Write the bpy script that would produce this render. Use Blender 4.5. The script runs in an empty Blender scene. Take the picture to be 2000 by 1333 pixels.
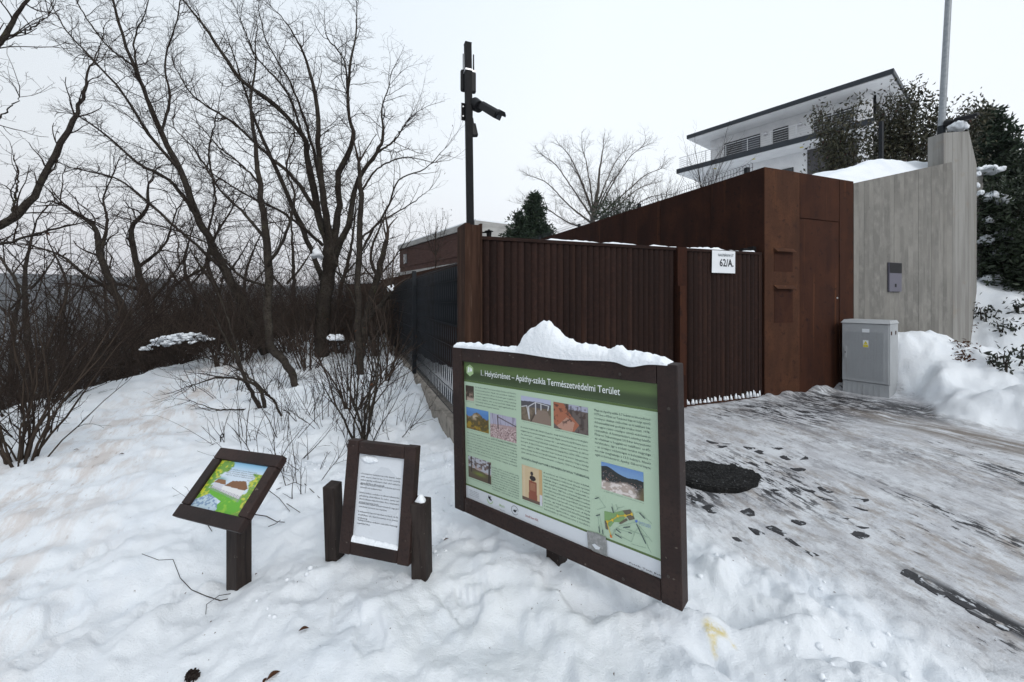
import bpy, math, random
import numpy as np
from mathutils import Vector, Matrix

SC = bpy.context.scene
COL = SC.collection
R = math.radians
EYE = 1.6
F = 800.0          # focal length in photo pixels (2000 wide)
HY = 585.0         # row of the horizon

# ---------------------------------------------------------------- camera
cam = bpy.data.cameras.new("camera"); co = bpy.data.objects.new("camera", cam); COL.objects.link(co)
co.location = (0, 0, EYE); co.rotation_euler = (R(90), 0, 0)
cam.sensor_width = 36; cam.lens = 36 * F / 2000; cam.shift_y = -(666.5 - HY) / 2000
cam.clip_start = 0.05; cam.clip_end = 6000
SC.camera = co
# ---------------------------------------------------------------- sky and sun
SUN = Vector((0.45, -0.72, 0.62)).normalized()
W = bpy.data.worlds.new("World"); SC.world = W; W.use_nodes = True
nt = W.node_tree; nt.nodes.clear()
def wn(t, **k):
    n = nt.nodes.new(t)
    for a, b in k.items(): setattr(n, a, b)
    return n
sky = wn('ShaderNodeTexSky', sky_type='NISHITA', sun_disc=False)
sky.sun_elevation = math.asin(SUN.z); sky.sun_rotation = math.atan2(SUN.x, SUN.y)
sky.dust_density = 4; sky.air_density = 1.5
tc = wn('ShaderNodeTexCoord'); sep = wn('ShaderNodeSeparateXYZ')
nt.links.new(tc.outputs['Generated'], sep.inputs[0])
el = wn('ShaderNodeValToRGB')      # the cloud layer by elevation
el.color_ramp.elements[0].position = 0.0; el.color_ramp.elements[0].color = (0.82, 0.78, 0.78, 1)
el.color_ramp.elements[1].position = 0.62; el.color_ramp.elements[1].color = (0.80, 0.875, 0.95, 1)
for pos, c in ((0.08, (0.83, 0.83, 0.865)), (0.25, (0.86, 0.90, 0.94))):
    e = el.color_ramp.elements.new(pos); e.color = (*c, 1)
nt.links.new(sep.outputs['Z'], el.inputs[0])
az = wn('ShaderNodeMapRange'); az.inputs['From Min'].default_value = -0.8; az.inputs['From Max'].default_value = 0.15
az.inputs['To Min'].default_value = 0.87; az.inputs['To Max'].default_value = 1.06
nt.links.new(sep.outputs['X'], az.inputs['Value'])
cn = wn('ShaderNodeTexNoise'); cn.inputs['Scale'].default_value = 1.6; cn.inputs['Detail'].default_value = 4
nt.links.new(tc.outputs['Generated'], cn.inputs['Vector'])
cm = wn('ShaderNodeMapRange'); cm.inputs['To Min'].default_value = 9.1; cm.inputs['To Max'].default_value = 9.9
nt.links.new(cn.outputs['Fac'], cm.inputs['Value'])
mm = wn('ShaderNodeMath', operation='MULTIPLY'); nt.links.new(az.outputs[0], mm.inputs[0]); nt.links.new(cm.outputs[0], mm.inputs[1])
vs = wn('ShaderNodeVectorMath', operation='SCALE'); nt.links.new(el.outputs[0], vs.inputs[0]); nt.links.new(mm.outputs[0], vs.inputs['Scale'])
mx = wn('ShaderNodeMix', data_type='RGBA'); mx.inputs['Factor'].default_value = 0.95
nt.links.new(sky.outputs[0], mx.inputs['A']); nt.links.new(vs.outputs[0], mx.inputs['B'])
bg = wn('ShaderNodeBackground'); bg.inputs['Strength'].default_value = 0.105
out = wn('ShaderNodeOutputWorld')
nt.links.new(mx.outputs['Result'], bg.inputs[0]); nt.links.new(bg.outputs[0], out.inputs[0])
sl = bpy.data.lights.new("sun", 'SUN'); sl.energy = 1.15; sl.angle = R(25); sl.color = (1, 0.97, 0.93)
so = bpy.data.objects.new("sun", sl); COL.objects.link(so); so.rotation_euler = (-SUN).to_track_quat('-Z', 'Y').to_euler()
SC.view_settings.view_transform = 'Standard'; SC.view_settings.look = 'None'
SC.view_settings.exposure = 0.2; SC.view_settings.gamma = 1.0; SC.view_settings.use_curve_mapping = False
SC.render.engine = 'CYCLES'
SC.cycles.max_bounces = 6; SC.cycles.diffuse_bounces = 3

# ---------------------------------------------------------------- coordinates
def P(px, py, Y): return Vector(((px - 1000) / F * Y, Y, EYE - (py - HY) / F * Y))
U = np.array([2063 / 800, 1.0]); U /= np.linalg.norm(U)      # along the gate, away to the right
V = np.array([-U[1], U[0]])                                   # into the property
G0 = np.array([3.456, 5.6])                                   # corner of the entrance block
def ab(a, b, z=0.0): return Vector((G0[0] + a * U[0] + b * V[0], G0[1] + a * U[1] + b * V[1], z))
def on_plane(P0, d, px, py=None):
    """where the line of sight of column px meets the vertical plane P0 + s d: (s, depth, z)"""
    k = (px - 1000) / F
    s = (k * P0[1] - P0[0]) / (d[0] - k * d[1]); Y = P0[1] + s * d[1]
    return s, Y, (EYE - (py - HY) / F * Y) if py is not None else None

# ---------------------------------------------------------------- noise (numpy)
def _h(ix, iy, seed):
    n = (ix.astype(np.int64) * 374761393 + iy.astype(np.int64) * 668265263 + seed * 1442695041) & 0xffffffff
    n = ((n ^ (n >> 13)) * 1274126177) & 0xffffffff
    return ((n ^ (n >> 16)) & 0xffff) / 65535.0
def vnoise(x, y, seed=0):
    x = np.asarray(x, float); y = np.asarray(y, float)
    ix = np.floor(x); iy = np.floor(y); fx = x - ix; fy = y - iy
    fx = fx * fx * fx * (fx * (fx * 6 - 15) + 10); fy = fy * fy * fy * (fy * (fy * 6 - 15) + 10)
    a = _h(ix, iy, seed); b = _h(ix + 1, iy, seed); c = _h(ix, iy + 1, seed); d = _h(ix + 1, iy + 1, seed)
    return (a + (b - a) * fx) * (1 - fy) + (c + (d - c) * fx) * fy - 0.5
def fbm(x, y, seed=0, oct=4, gain=0.5):
    s = 0; a = 1; f = 1
    for o in range(oct):
        s = s + a * vnoise(x * f + 17.3 * o, y * f - 9.1 * o, seed + o); a *= gain; f *= 2.03
    return s
def ss(a, b, x):
    t = np.clip((x - a) / (b - a), 0, 1); return t * t * (3 - 2 * t)

# ---------------------------------------------------------------- objects
def setp(o, label=None, cat=None, group=None, kind=None):
    if label: o['label'] = label
    if cat: o['category'] = cat
    if group: o['group'] = group
    if kind: o['kind'] = kind
    return o
def thing(name, label, cat, loc, group=None):
    o = bpy.data.objects.new(name, None); COL.objects.link(o); o.location = loc; o.empty_display_size = 0.1
    return setp(o, label, cat, group)
def link(name, me, parent=None, mat=None, smooth=False):
    if mat and not me.materials: me.materials.append(mat)
    if smooth: me.shade_smooth()
    o = bpy.data.objects.new(name, me); COL.objects.link(o)
    if parent is not None: attach(o, parent)
    return o
def wl(o):
    return Vector(o.location) if o.parent is None else wl(o.parent) + o.matrix_parent_inverse.translation + Vector(o.location)
def attach(o, parent):
    o.parent = parent; o.matrix_parent_inverse = Matrix.Translation(-wl(parent)); return o
class MB:
    def __init__(s): s.v = []; s.f = []
    def poly(s, pts):
        n = len(s.v); s.v += [tuple(p) for p in pts]; s.f.append(tuple(range(n, n + len(pts))))
    def hexa(s, b, t):
        """solid between bottom ring b and top ring t (same count, counter-clockwise)"""
        n = len(s.v); k = len(b); s.v += [tuple(p) for p in b] + [tuple(p) for p in t]
        s.f.append(tuple(range(n + k - 1, n - 1, -1))); s.f.append(tuple(range(n + k, n + 2 * k)))
        for i in range(k): j = (i + 1) % k; s.f.append((n + i, n + j, n + k + j, n + k + i))
    def box(s, o, e1, e2, e3, x, y, z):
        o = Vector(o); e1 = Vector(e1); e2 = Vector(e2); e3 = Vector(e3)
        q = lambda a, b, c: o + e1 * a + e2 * b + e3 * c
        s.hexa([q(x[0], y[0], z[0]), q(x[1], y[0], z[0]), q(x[1], y[1], z[0]), q(x[0], y[1], z[0])],
               [q(x[0], y[0], z[1]), q(x[1], y[0], z[1]), q(x[1], y[1], z[1]), q(x[0], y[1], z[1])])
    def cyl(s, p, q, r, r2=None, n=12):
        p = Vector(p); q = Vector(q); d = (q - p).normalized(); a = d.orthogonal().normalized(); b = d.cross(a); r2 = r if r2 is None else r2
        c = [(math.cos(2 * math.pi * i / n), math.sin(2 * math.pi * i / n)) for i in range(n)]
        s.hexa([p + (a * x + b * y) * r for x, y in c], [q + (a * x + b * y) * r2 for x, y in c])
    def mesh(s, name):
        me = bpy.data.meshes.new(name); me.from_pydata(s.v, [], s.f); me.update(); return me
    def loft(s, rings):
        n = len(s.v); k = len(rings[0])
        for r_ in rings: s.v += [tuple(p) for p in r_]
        s.f.append(tuple(range(n + k - 1, n - 1, -1))); m_ = n + (len(rings) - 1) * k; s.f.append(tuple(range(m_, m_ + k)))
        for a in range(len(rings) - 1):
            for i in range(k): j = (i + 1) % k; s.f.append((n + a * k + i, n + a * k + j, n + a * k + k + j, n + a * k + k + i))
    def build(s, name, mat, parent=None, smooth=False, bevel=0):
        o = link(name, s.mesh(name), parent, mat, smooth)
        if bevel:
            m = o.modifiers.new('bevel', 'BEVEL'); m.width = bevel; m.segments = 2; m.limit_method = 'ANGLE'
        return o
UV3 = Vector((U[0], U[1], 0)); VV3 = Vector((V[0], V[1], 0)); ZZ = Vector((0, 0, 1))
G3 = Vector((G0[0], G0[1], 0))
def abox(name, mat, parent, a, b, z, bevel=0):
    m = MB(); m.box(G3, UV3, VV3, ZZ, a, b, z); return m.build(name, mat, parent, bevel=bevel)
def npmesh(name, v, f):
    """v (n,3), f (m,3|4) numpy"""
    me = bpy.data.meshes.new(name); k = f.shape[1]
    me.vertices.add(len(v)); me.vertices.foreach_set('co', np.ascontiguousarray(v, np.float32).ravel())
    me.loops.add(f.size); me.loops.foreach_set('vertex_index', np.ascontiguousarray(f, np.int32).ravel())
    me.polygons.add(len(f)); me.polygons.foreach_set('loop_start', np.arange(0, f.size, k, dtype=np.int32))
    me.update(calc_edges=True); me.validate(); return me
# ---------------------------------------------------------------- materials
M = {}
def material(name, col, rough=0.8, spec=0.3, metal=0, noise=None, bump=None, var=None, streak=None):
    """var: (scale, colour2, amount) low frequency colour change; streak: (scale vector, colour2, lo, hi); bump: (scale, strength, distance)"""
    m = bpy.data.materials.new(name); m.use_nodes = True; n = m.node_tree.nodes; l = m.node_tree.links
    b = n['Principled BSDF']; b.inputs['Base Color'].default_value = (*col, 1); b.inputs['Roughness'].default_value = rough
    b.inputs['Specular IOR Level'].default_value = spec; b.inputs['Metallic'].default_value = metal
    tc0 = n.new('ShaderNodeTexCoord'); oi = n.new('ShaderNodeObjectInfo'); ms_ = n.new('ShaderNodeMath'); ms_.operation = 'MULTIPLY'; ms_.inputs[1].default_value = 37.0; l.new(oi.outputs['Random'], ms_.inputs[0])
    tcn = n.new('ShaderNodeVectorMath'); tcn.operation = 'ADD'; l.new(tc0.outputs['Object'], tcn.inputs[0]); l.new(ms_.outputs[0], tcn.inputs[1]); cur = None   # every copy gets its own grain
    def mix(fac, c2):
        nonlocal cur
        x = n.new('ShaderNodeMix'); x.data_type = 'RGBA'; l.new(fac, x.inputs['Factor'])
        if cur is None: x.inputs['A'].default_value = (*col, 1)
        else: l.new(cur, x.inputs['A'])
        x.inputs['B'].default_value = (*c2, 1); cur = x.outputs['Result']
    def ntex(scale, detail=4, vec=None, rough_=0.6):
        t = n.new('ShaderNodeTexNoise'); t.inputs['Detail'].default_value = detail; t.inputs['Roughness'].default_value = rough_
        if isinstance(scale, tuple):
            mp = n.new('ShaderNodeMapping'); mp.inputs['Scale'].default_value = scale; l.new(vec or tcn.outputs[0], mp.inputs[0]); l.new(mp.outputs[0], t.inputs['Vector']); t.inputs['Scale'].default_value = 1
        else:
            t.inputs['Scale'].default_value = scale; l.new(vec or tcn.outputs[0], t.inputs['Vector'])
        return t.outputs['Fac']
    def rng(o, lo, hi):
        r_ = n.new('ShaderNodeMapRange'); r_.inputs['From Min'].default_value = lo; r_.inputs['From Max'].default_value = hi; l.new(o, r_.inputs['Value']); return r_.outputs[0]
    for vv in (var or []): mix(rng(ntex(vv[0]), vv[2], vv[3]), vv[1])
    if cur: l.new(cur, b.inputs['Base Color'])
    if bump:
        bn = n.new('ShaderNodeBump'); bn.inputs['Strength'].default_value = bump[1]; bn.inputs['Distance'].default_value = bump[2]
        l.new(ntex(bump[0], 5), bn.inputs['Height']); l.new(bn.outputs[0], b.inputs['Normal'])
    M[name] = m; return m
material('snow', (0.82, 0.85, 0.885), 0.75, 0.25, bump=(45, 0.8, 0.014), var=[(3.0, (0.74, 0.78, 0.83), 0.45, 0.7)])
material('wood', (0.024, 0.0125, 0.0105), 0.62, 0.3, bump=((30, 30, 60), 0.6, 0.004), var=[(6, (0.036, 0.020, 0.016), 0.4, 0.7), (60, (0.010, 0.006, 0.0055), 0.5, 0.75), ((22, 22, 40), (0.115, 0.092, 0.078), 0.675, 0.71), (2.5, (0.014, 0.009, 0.008), 0.5, 0.7)])
material('wood_post', (0.021, 0.014, 0.012), 0.7, 0.25, bump=((40, 40, 8), 0.4, 0.003), var=[((10, 10, 3), (0.038, 0.029, 0.025), 0.45, 0.7), (38, (0.12, 0.10, 0.085), 0.68, 0.72), ((60, 60, 5), (0.010, 0.007, 0.006), 0.52, 0.66)])
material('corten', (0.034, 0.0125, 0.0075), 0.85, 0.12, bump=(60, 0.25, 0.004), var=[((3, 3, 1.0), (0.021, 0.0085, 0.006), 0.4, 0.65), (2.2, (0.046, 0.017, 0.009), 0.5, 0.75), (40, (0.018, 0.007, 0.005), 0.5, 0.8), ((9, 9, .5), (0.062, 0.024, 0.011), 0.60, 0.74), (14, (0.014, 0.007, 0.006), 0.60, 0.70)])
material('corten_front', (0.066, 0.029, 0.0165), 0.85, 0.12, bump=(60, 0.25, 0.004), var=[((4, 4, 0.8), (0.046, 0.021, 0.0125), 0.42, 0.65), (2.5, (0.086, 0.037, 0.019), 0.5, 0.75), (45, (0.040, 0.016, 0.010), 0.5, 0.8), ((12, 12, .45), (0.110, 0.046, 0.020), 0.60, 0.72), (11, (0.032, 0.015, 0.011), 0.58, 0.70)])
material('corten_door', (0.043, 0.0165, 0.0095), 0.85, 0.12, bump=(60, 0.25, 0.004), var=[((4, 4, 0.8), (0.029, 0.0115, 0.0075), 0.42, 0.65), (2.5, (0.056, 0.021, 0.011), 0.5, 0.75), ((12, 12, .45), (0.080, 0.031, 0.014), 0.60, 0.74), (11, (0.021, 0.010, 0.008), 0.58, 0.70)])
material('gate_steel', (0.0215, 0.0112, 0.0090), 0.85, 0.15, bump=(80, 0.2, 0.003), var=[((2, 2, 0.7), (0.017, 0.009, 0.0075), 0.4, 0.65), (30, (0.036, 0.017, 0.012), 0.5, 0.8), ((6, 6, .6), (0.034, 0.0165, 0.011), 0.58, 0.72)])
material('corten_post', (0.052, 0.026, 0.0165), 0.85, 0.15, bump=(50, 0.3, 0.004), var=[((14, 14, 1.2), (0.026, 0.0125, 0.008), 0.40, 0.6), ((30, 30, 2), (0.13, 0.085, 0.06), 0.60, 0.8)])
material('concrete', (0.205, 0.197, 0.181), 0.9, 0.2, bump=(22, 0.35, 0.005), var=[((1.6, 1.6, 0.7), (0.150, 0.145, 0.134), 0.40, 0.60), (26, (0.11, 0.106, 0.098), 0.66, 0.74), (5, (0.225, 0.217, 0.20), 0.48, 0.70), ((9, 9, 1.2), (0.135, 0.131, 0.122), 0.54, 0.74), (60, (0.08, 0.078, 0.072), 0.70, 0.76)])
material('concrete_light', (0.27, 0.265, 0.25), 0.9, 0.2, bump=((18, 18, 3), 0.3, 0.004), var=[((14, 14, 0.7), (0.20, 0.192, 0.18), 0.42, 0.62), (3, (0.22, 0.18, 0.14), 0.58, 0.8)])
material('footing', (0.30, 0.27, 0.235), 0.9, 0.2, bump=(30, 0.4, 0.01), var=[(8, (0.17, 0.15, 0.13), 0.45, 0.65)])
material('black_metal', (0.0055, 0.0055, 0.0065), 0.6, 0.15, var=[(12, (0.009, 0.009, 0.010), 0.4, 0.7)])
material('anthracite', (0.0095, 0.0115, 0.015), 0.55, 0.25, var=[(5, (0.014, 0.017, 0.021), 0.4, 0.7)])
material('fence_strip', (0.024, 0.030, 0.038), 0.42, 0.4, var=[((3, 3, 1), (0.036, 0.044, 0.054), 0.4, 0.7)])
material('black_plastic', (0.0075, 0.0075, 0.009), 0.5, 0.25)
material('galvanised', (0.27, 0.29, 0.31), 0.5, 0.5, 0.3, var=[(20, (0.2, 0.22, 0.24), 0.4, 0.7)])
material('cabinet_grey', (0.36, 0.375, 0.39), 0.6, 0.3, var=[(4, (0.32, 0.335, 0.35), 0.4, 0.7), (30, (0.39, 0.40, 0.41), 0.55, 0.8), ((20, 20, 2), (0.30, 0.295, 0.28), 0.62, 0.75)])
material('white_render', (0.76, 0.76, 0.765), 0.9, 0.15, var=[(1.5, (0.68, 0.68, 0.69), 0.4, 0.7)])
material('roof_metal', (0.016, 0.021, 0.028), 0.5, 0.35, var=[(2, (0.022, 0.028, 0.036), 0.4, 0.7)])
material('grey_cladding', (0.10, 0.095, 0.10), 0.8, 0.2, var=[((6, 6, 0.5), (0.07, 0.066, 0.07), 0.4, 0.6)])
material('glass', (0.02, 0.024, 0.03), 0.06, 0.6)
material('shutter', (0.035, 0.036, 0.038), 0.6, 0.3)
material('steel', (0.50, 0.51, 0.53), 0.35, 0.5, 0.6)
material('zinc', (0.10, 0.11, 0.13), 0.4, 0.5, 0.4)
material('intercom_grey', (0.11, 0.107, 0.135), 0.5, 0.4)
material('brick_brown', (0.085, 0.046, 0.038), 0.9, 0.1, var=[((1.5, 1.5, 8), (0.06, 0.033, 0.028), 0.4, 0.65)])
material('pale_stone', (0.38, 0.375, 0.36), 0.9, 0.1, var=[((1, 1, 3), (0.28, 0.275, 0.27), 0.4, 0.7)])
material('bark', (0.034, 0.028, 0.024), 0.95, 0.08, bump=((26, 26, 7), 0.9, 0.02), var=[(5, (0.060, 0.052, 0.042), 0.45, 0.7), (9, (0.055, 0.056, 0.030), 0.6, 0.75), (30, (0.012, 0.010, 0.009), 0.5, 0.7)])
material('twig', (0.030, 0.0225, 0.019), 0.95, 0.05, var=[(3, (0.047, 0.036, 0.030), 0.4, 0.7)])
material('twig_brown', (0.046, 0.034, 0.028), 0.95, 0.05, var=[(0.7, (0.082, 0.063, 0.052), 0.4, 0.65)])
material('twig_pale', (0.105, 0.090, 0.080), 0.9, 0.1, var=[(2, (0.07, 0.059, 0.052), 0.4, 0.7)])
material('bush_stem', (0.050, 0.038, 0.030), 0.95, 0.05, bump=((30, 30, 6), 0.4, 0.01), var=[(4, (0.026, 0.020, 0.017), 0.4, 0.7)])
material('dry_leaf', (0.060, 0.026, 0.015), 0.85, 0.1, var=[(8, (0.095, 0.045, 0.024), 0.4, 0.7)])
material('photinia_leaf', (0.030, 0.033, 0.018), 0.5, 0.3, var=[(7, (0.062, 0.056, 0.028), 0.45, 0.62), (12, (0.068, 0.017, 0.017), 0.60, 0.68)])
material('laurel_leaf', (0.012, 0.021, 0.009), 0.5, 0.3, var=[(6, (0.022, 0.036, 0.014), 0.4, 0.65)])
material('needle', (0.020, 0.034, 0.021), 0.8, 0.2, var=[(4, (0.036, 0.052, 0.030), 0.4, 0.65)])
material('rhodo_leaf', (0.016, 0.022, 0.014), 0.55, 0.3)
material('paper', (0.70, 0.73, 0.76), 0.5, 0.4)
material('ink', (0.02, 0.022, 0.028), 0.7, 0.2)
material('ink_grey', (0.09, 0.10, 0.10), 0.8, 0.2)
material('ink_soft', (0.055, 0.075, 0.085), 0.7, 0.2)
material('ink_white', (0.78, 0.82, 0.82), 0.5, 0.3)
material('ink_red', (0.30, 0.06, 0.05), 0.7, 0.2)
material('board_green', (0.42, 0.535, 0.405), 0.35, 0.45, var=[(2.5, (0.40, 0.52, 0.39), 0.4, 0.7)])
material('board_green_dark', (0.085, 0.135, 0.042), 0.4, 0.4)
material('board_white', (0.60, 0.63, 0.67), 0.35, 0.45)
material('sticker_grey', (0.23, 0.235, 0.235), 0.8, 0.2, var=[(60, (0.32, 0.32, 0.32), 0.45, 0.65)])
material('map_green', (0.20, 0.33, 0.14), 0.5); material('map_brown', (0.13, 0.115, 0.085), 0.5); material('map_yellow', (0.65, 0.45, 0.05), 0.5)
material('map_blue', (0.10, 0.18, 0.50), 0.5); material('orange', (0.6, 0.16, 0.03), 0.5); material('label_yellow', (0.60, 0.52, 0.06), 0.5)
material('hex_green', (0.36, 0.50, 0.26), 0.5)
material('rubber', (0.012, 0.012, 0.0125), 0.8, 0.2, bump=(75, 1.0, 0.03), var=[(55, (0.035, 0.034, 0.032), 0.5, 0.65), (90, (0.32, 0.33, 0.35), 0.68, 0.72), (12, (0.007, 0.007, 0.007), 0.45, 0.6)])
material('grit', (0.016, 0.016, 0.017), 0.7, 0.3, var=[(40, (0.045, 0.044, 0.042), 0.5, 0.7), (26, (0.5, 0.52, 0.55), 0.66, 0.70)])
material('cobble', (0.030, 0.030, 0.033), 0.7, 0.3, bump=(60, 0.5, 0.006), var=[(25, (0.055, 0.055, 0.06), 0.45, 0.7), (14, (0.50, 0.52, 0.55), 0.56, 0.62)])
material('lamp_glass', (0.6, 0.6, 0.62), 0.3, 0.4)
def mat_print():
    m = bpy.data.materials.new('printed_picture'); m.use_nodes = True; n = m.node_tree.nodes; l = m.node_tree.links
    a = n.new('ShaderNodeAttribute'); a.attribute_name = 'ink'; b = n['Principled BSDF']; l.new(a.outputs['Color'], b.inputs['Base Color'])
    b.inputs['Roughness'].default_value = 0.35; b.inputs['Specular IOR Level'].default_value = 0.4; M['print'] = m
mat_print()
def rough_snow(o, size, strength, levels=2):
    sd = o.modifiers.new('s', 'SUBSURF'); sd.levels = levels; sd.render_levels = levels
    for k, (f, a) in enumerate(((1.0, 1.0), (0.35, 0.45))):
        t = bpy.data.textures.new('lumps', 'CLOUDS'); t.noise_scale = size * f; t.noise_depth = 3; d = o.modifiers.new('d%d' % k, 'DISPLACE'); d.texture = t; d.strength = strength * a; d.mid_level = .5; d.texture_coords = 'LOCAL'

# ================================================================ terrain
def to_ab(x, y):
    dx = x - G0[0]; dy = y - G0[1]; return dx * U[0] + dy * U[1], dx * V[0] + dy * V[1]
EY = np.array([-60, 0, 3.0, 4.3, 7.2, 9, 12, 16, 20, 26, 60, 3000.]); EX = np.array([-6, -5.0, -5.1, -5.4, -7.3, -7.7, -8.6, -10.8, -10, -7, 2, 2])
rg = np.random.RandomState(7)
# footprints: x, y, angle, length, depth
FEET = [(rg.uniform(-3.2, 2.4), rg.uniform(1.2, 3.2), rg.uniform(0, 3.14), rg.uniform(0.12, 0.155), rg.uniform(0.012, 0.032)) for _ in range(26)]
FEET += [(rg.uniform(-1.6, 1.6), rg.uniform(3.4, 6.0), rg.uniform(0, 3.14), rg.uniform(0.10, 0.18), rg.uniform(0.01, 0.035)) for _ in range(40)]
FEET += [(-2.6 - 0.32 * i + rg.uniform(-.5, .5), 1.6 + 0.42 * i + rg.uniform(-.3, .3), 1.0 + rg.uniform(-.3, .3), 0.13, rg.uniform(.005, .014)) for i in range(26) for _ in range(3)]
def bank_d(x, y):
    a, b = to_ab(x, y); d = 2.2 - np.hypot(a - 3.1, (b + 1.5) * 1.05)
    return np.minimum(d, 1.2 * (a - 1.85 + 1.5 * np.clip(-0.75 - b, 0, 3))) + 0.22 * fbm(x * 2.1, y * 2.1, 5, 4)
def drive_mask(x, y):
    # signed distance past the verge line (positive on the driveway)
    n = np.array([0.80, 0.60]); d = (x - 1.32) * n[0] + (y - 2.75) * n[1]
    d = d + 0.22 * fbm(x * 1.6, y * 1.6, 31, 3)
    a, b = to_ab(x, y)
    m = ss(-0.16, 0.20, d) * ss(0.6, 0.2, b)
    return m * ss(0.16, -0.08, bank_d(x, y)) * np.where(b > -1.2, ss(3.0, 2.3, a), 1.0)
def path_mask(x, y):
    c = -2.9 - 0.62 * (y - 1.4) + 0.02 * (y - 1.4) ** 2
    w = 0.75 + 0.02 * y
    return np.exp(-((x - c) / w) ** 2) * ss(16, 8, y) * ss(-3, 0, y)
def base_h(x, y):
    a, b = to_ab(x, y)
    z = 0.0 + 0.25 * ss(1.8, 5.0, y + 0.35 * (x - 1)) * ss(-1.6, 1.0, x) + 0.0 * x
    z = z + 0.07 * np.exp(-(((x - 0.4) / 1.3) ** 2 + ((y - 2.15) / 0.55) ** 2))
    z = z - 0.09 * ss(-0.8, -2.2, x) + 0.03 * ss(-3, -6, x)
    # shallow hollow of the trodden path
    z = z - 0.05 * path_mask(x, y)
    # banks of cleared snow by the cabinet and on the right of the driveway
    z = z + 0.52 * np.exp(-(((x - 5.95) / 0.42) ** 2 + ((y - 6.22) / 0.36) ** 2)) + 0.30 * np.exp(-(((x - 6.6) / 0.5) ** 2 + ((y - 6.5) / 0.32) ** 2))
    z = z + 0.30 * ss(-0.05, 0.8, bank_d(x, y)) * (1 + 0.6 * fbm(x * 1.8, y * 1.8, 6, 4)) + 0.26 * np.exp(-(((x - 6.75) / 0.75) ** 2 + ((y - 5.75) / 0.65) ** 2)) + 0.22 * np.exp(-(((x - 7.6) / 0.9) ** 2 + ((y - 5.0) / 0.7) ** 2))
    fn = (x + .42) * U[0] + (y - 4.15) * U[1]; fs_ = (x + .42) * V[0] + (y - 4.15) * V[1]
    z = z + 0.34 * np.exp(-((fn + 0.34) / 0.36) ** 2) * ss(1.5, 3.2, fs_) * ss(16, 9, fs_) * (1 + 1.2 * fbm(x * 2.5, y * 2.5, 33, 3)) + 0.10 * np.exp(-((fn + 1.4) / 0.6) ** 2) * ss(1.0, 3.0, fs_) * ss(14, 8, fs_)
    # slope to the right of the concrete wall
    z = z + (1.35 * ss(4.62, 6.6, a + 0.1 * b) * ss(-2.0, 0.0, b) + 0.50 * np.clip(b, 0, 3) + 0.06 * np.clip(b, 3, 30)) * ss(4.62, 5.0, a)
    # mound under the trees
    z = z + 0.12 * ss(8, 13, y) * ss(1, -2, x)
    # edge of the hillside on the left
    ex = np.interp(y, EY, EX); d = ex - x
    d = d + 0.9 * fbm(x * 0.5, y * 0.5, 11, 2)
    s = np.where(d > 0, d * d / (d + 2.0), 0.0)
    r = np.hypot(x, y)
    fall = -0.62 * s
    floor_ = -32 + 10 * fbm(x / 90, y / 90, 3, 3)
    far = ss(260, 950, r)
    hills = 22 + 24 * fbm(x / 330, y / 330, 44, 4) + 8 * ss(-200, -900, x)
    z2 = np.maximum(fall, floor_)
    z = z + z2
    left = ss(60, -60, x)
    z = z * (1 - far) + far * (hills * (0.35 + 0.65 * left))
    return z
def snow_detail(x, y, z):
    dm = drive_mask(x, y); pm = path_mask(x, y)
    r = np.hypot(x, y); near = ss(26, 9, r)
    soft = 1 - dm
    z = z + near * soft * (0.10 * fbm(x * 0.9, y * 0.9, 1, 3) + 0.060 * fbm(x * 3.1, y * 3.1, 2, 3) + 0.026 * fbm(x * 10, y * 10, 8, 4) * (1 - 0.5 * pm) - 0.05 * np.abs(vnoise(x * 2.3 + .6 * fbm(x * 2, y * 2, 4, 2), y * 2.3, 81)))
    # banks along the verge of the driveway and lumps beside the fence
    z = z + near * soft * 0.12 * ss(0.0, 0.25, fbm(x * 1.7, y * 1.7, 51, 4)) * np.exp(-(((x - 0.9 + 0.55 * (y - 2.0)) / 0.8) ** 2)) * ss(6, 4.5, y)
    # trodden, clumpy snow between the signs and on the verge
    cl = ss(0.02, 0.30, fbm(x * 1.3, y * 1.3, 21, 2) + 0.22 * ss(-0.6, 1.0, x) + 0.05)
    v = vnoise(x * 7.5 + 0.9 * fbm(x * 6, y * 6, 71, 2), y * 7.5, 9); v2 = vnoise(x * 16, y * 16, 13)
    z = z + near * soft * cl * (0.050 * np.abs(v) + 0.034 * np.abs(v2) + 0.018 * np.abs(vnoise(x * 34, y * 34, 5)) - 0.014) * (1 - pm)
    for (fx, fy, an, L, dp) in FEET:
        c, s_ = math.cos(an), math.sin(an)
        sel = (np.abs(x - fx) < 0.5) & (np.abs(y - fy) < 0.5)
        if not sel.any(): continue
        xx = x[sel] - fx; yy = y[sel] - fy; p = (xx * c + yy * s_) / L; q = (-xx * s_ + yy * c) / (L * 0.5)
        rr = (np.abs(p) ** 3 + np.abs(q * (1 + .25 * p)) ** 3) ** (1 / 3) + 0.22 * fbm(x[sel] * 12, y[sel] * 12, 19, 2)
        z[sel] += soft[sel] * (-dp * ss(1.06, 0.84, rr) * (1 + .16 * np.sin(p * 22)) + 0.15 * dp * np.exp(-((rr - 1.35) / 0.35) ** 2))
    z = z + near * dm * (0.016 * fbm(x * 2.2, y * 2.2, 61, 4) + 0.004 * fbm(x * 14, y * 14, 62, 3))
    # snow piled where the driveway meets the gate and the entrance
    a, b = to_ab(x, y)
    z = z + 0.075 * np.exp(-((b + 0.02) / 0.10) ** 2) * ss(-0.5, 0.3, a) * ss(2.3, 1.8, a) * (0.6 + 1.6 * np.clip(fbm(a * 5, b * 2, 77, 2), -.3, .6))
    return z
def hgt(x, y):
    x = np.atleast_1d(np.asarray(x, float)); y = np.atleast_1d(np.asarray(y, float))
    return snow_detail(x, y, base_h(x, y))
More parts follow.
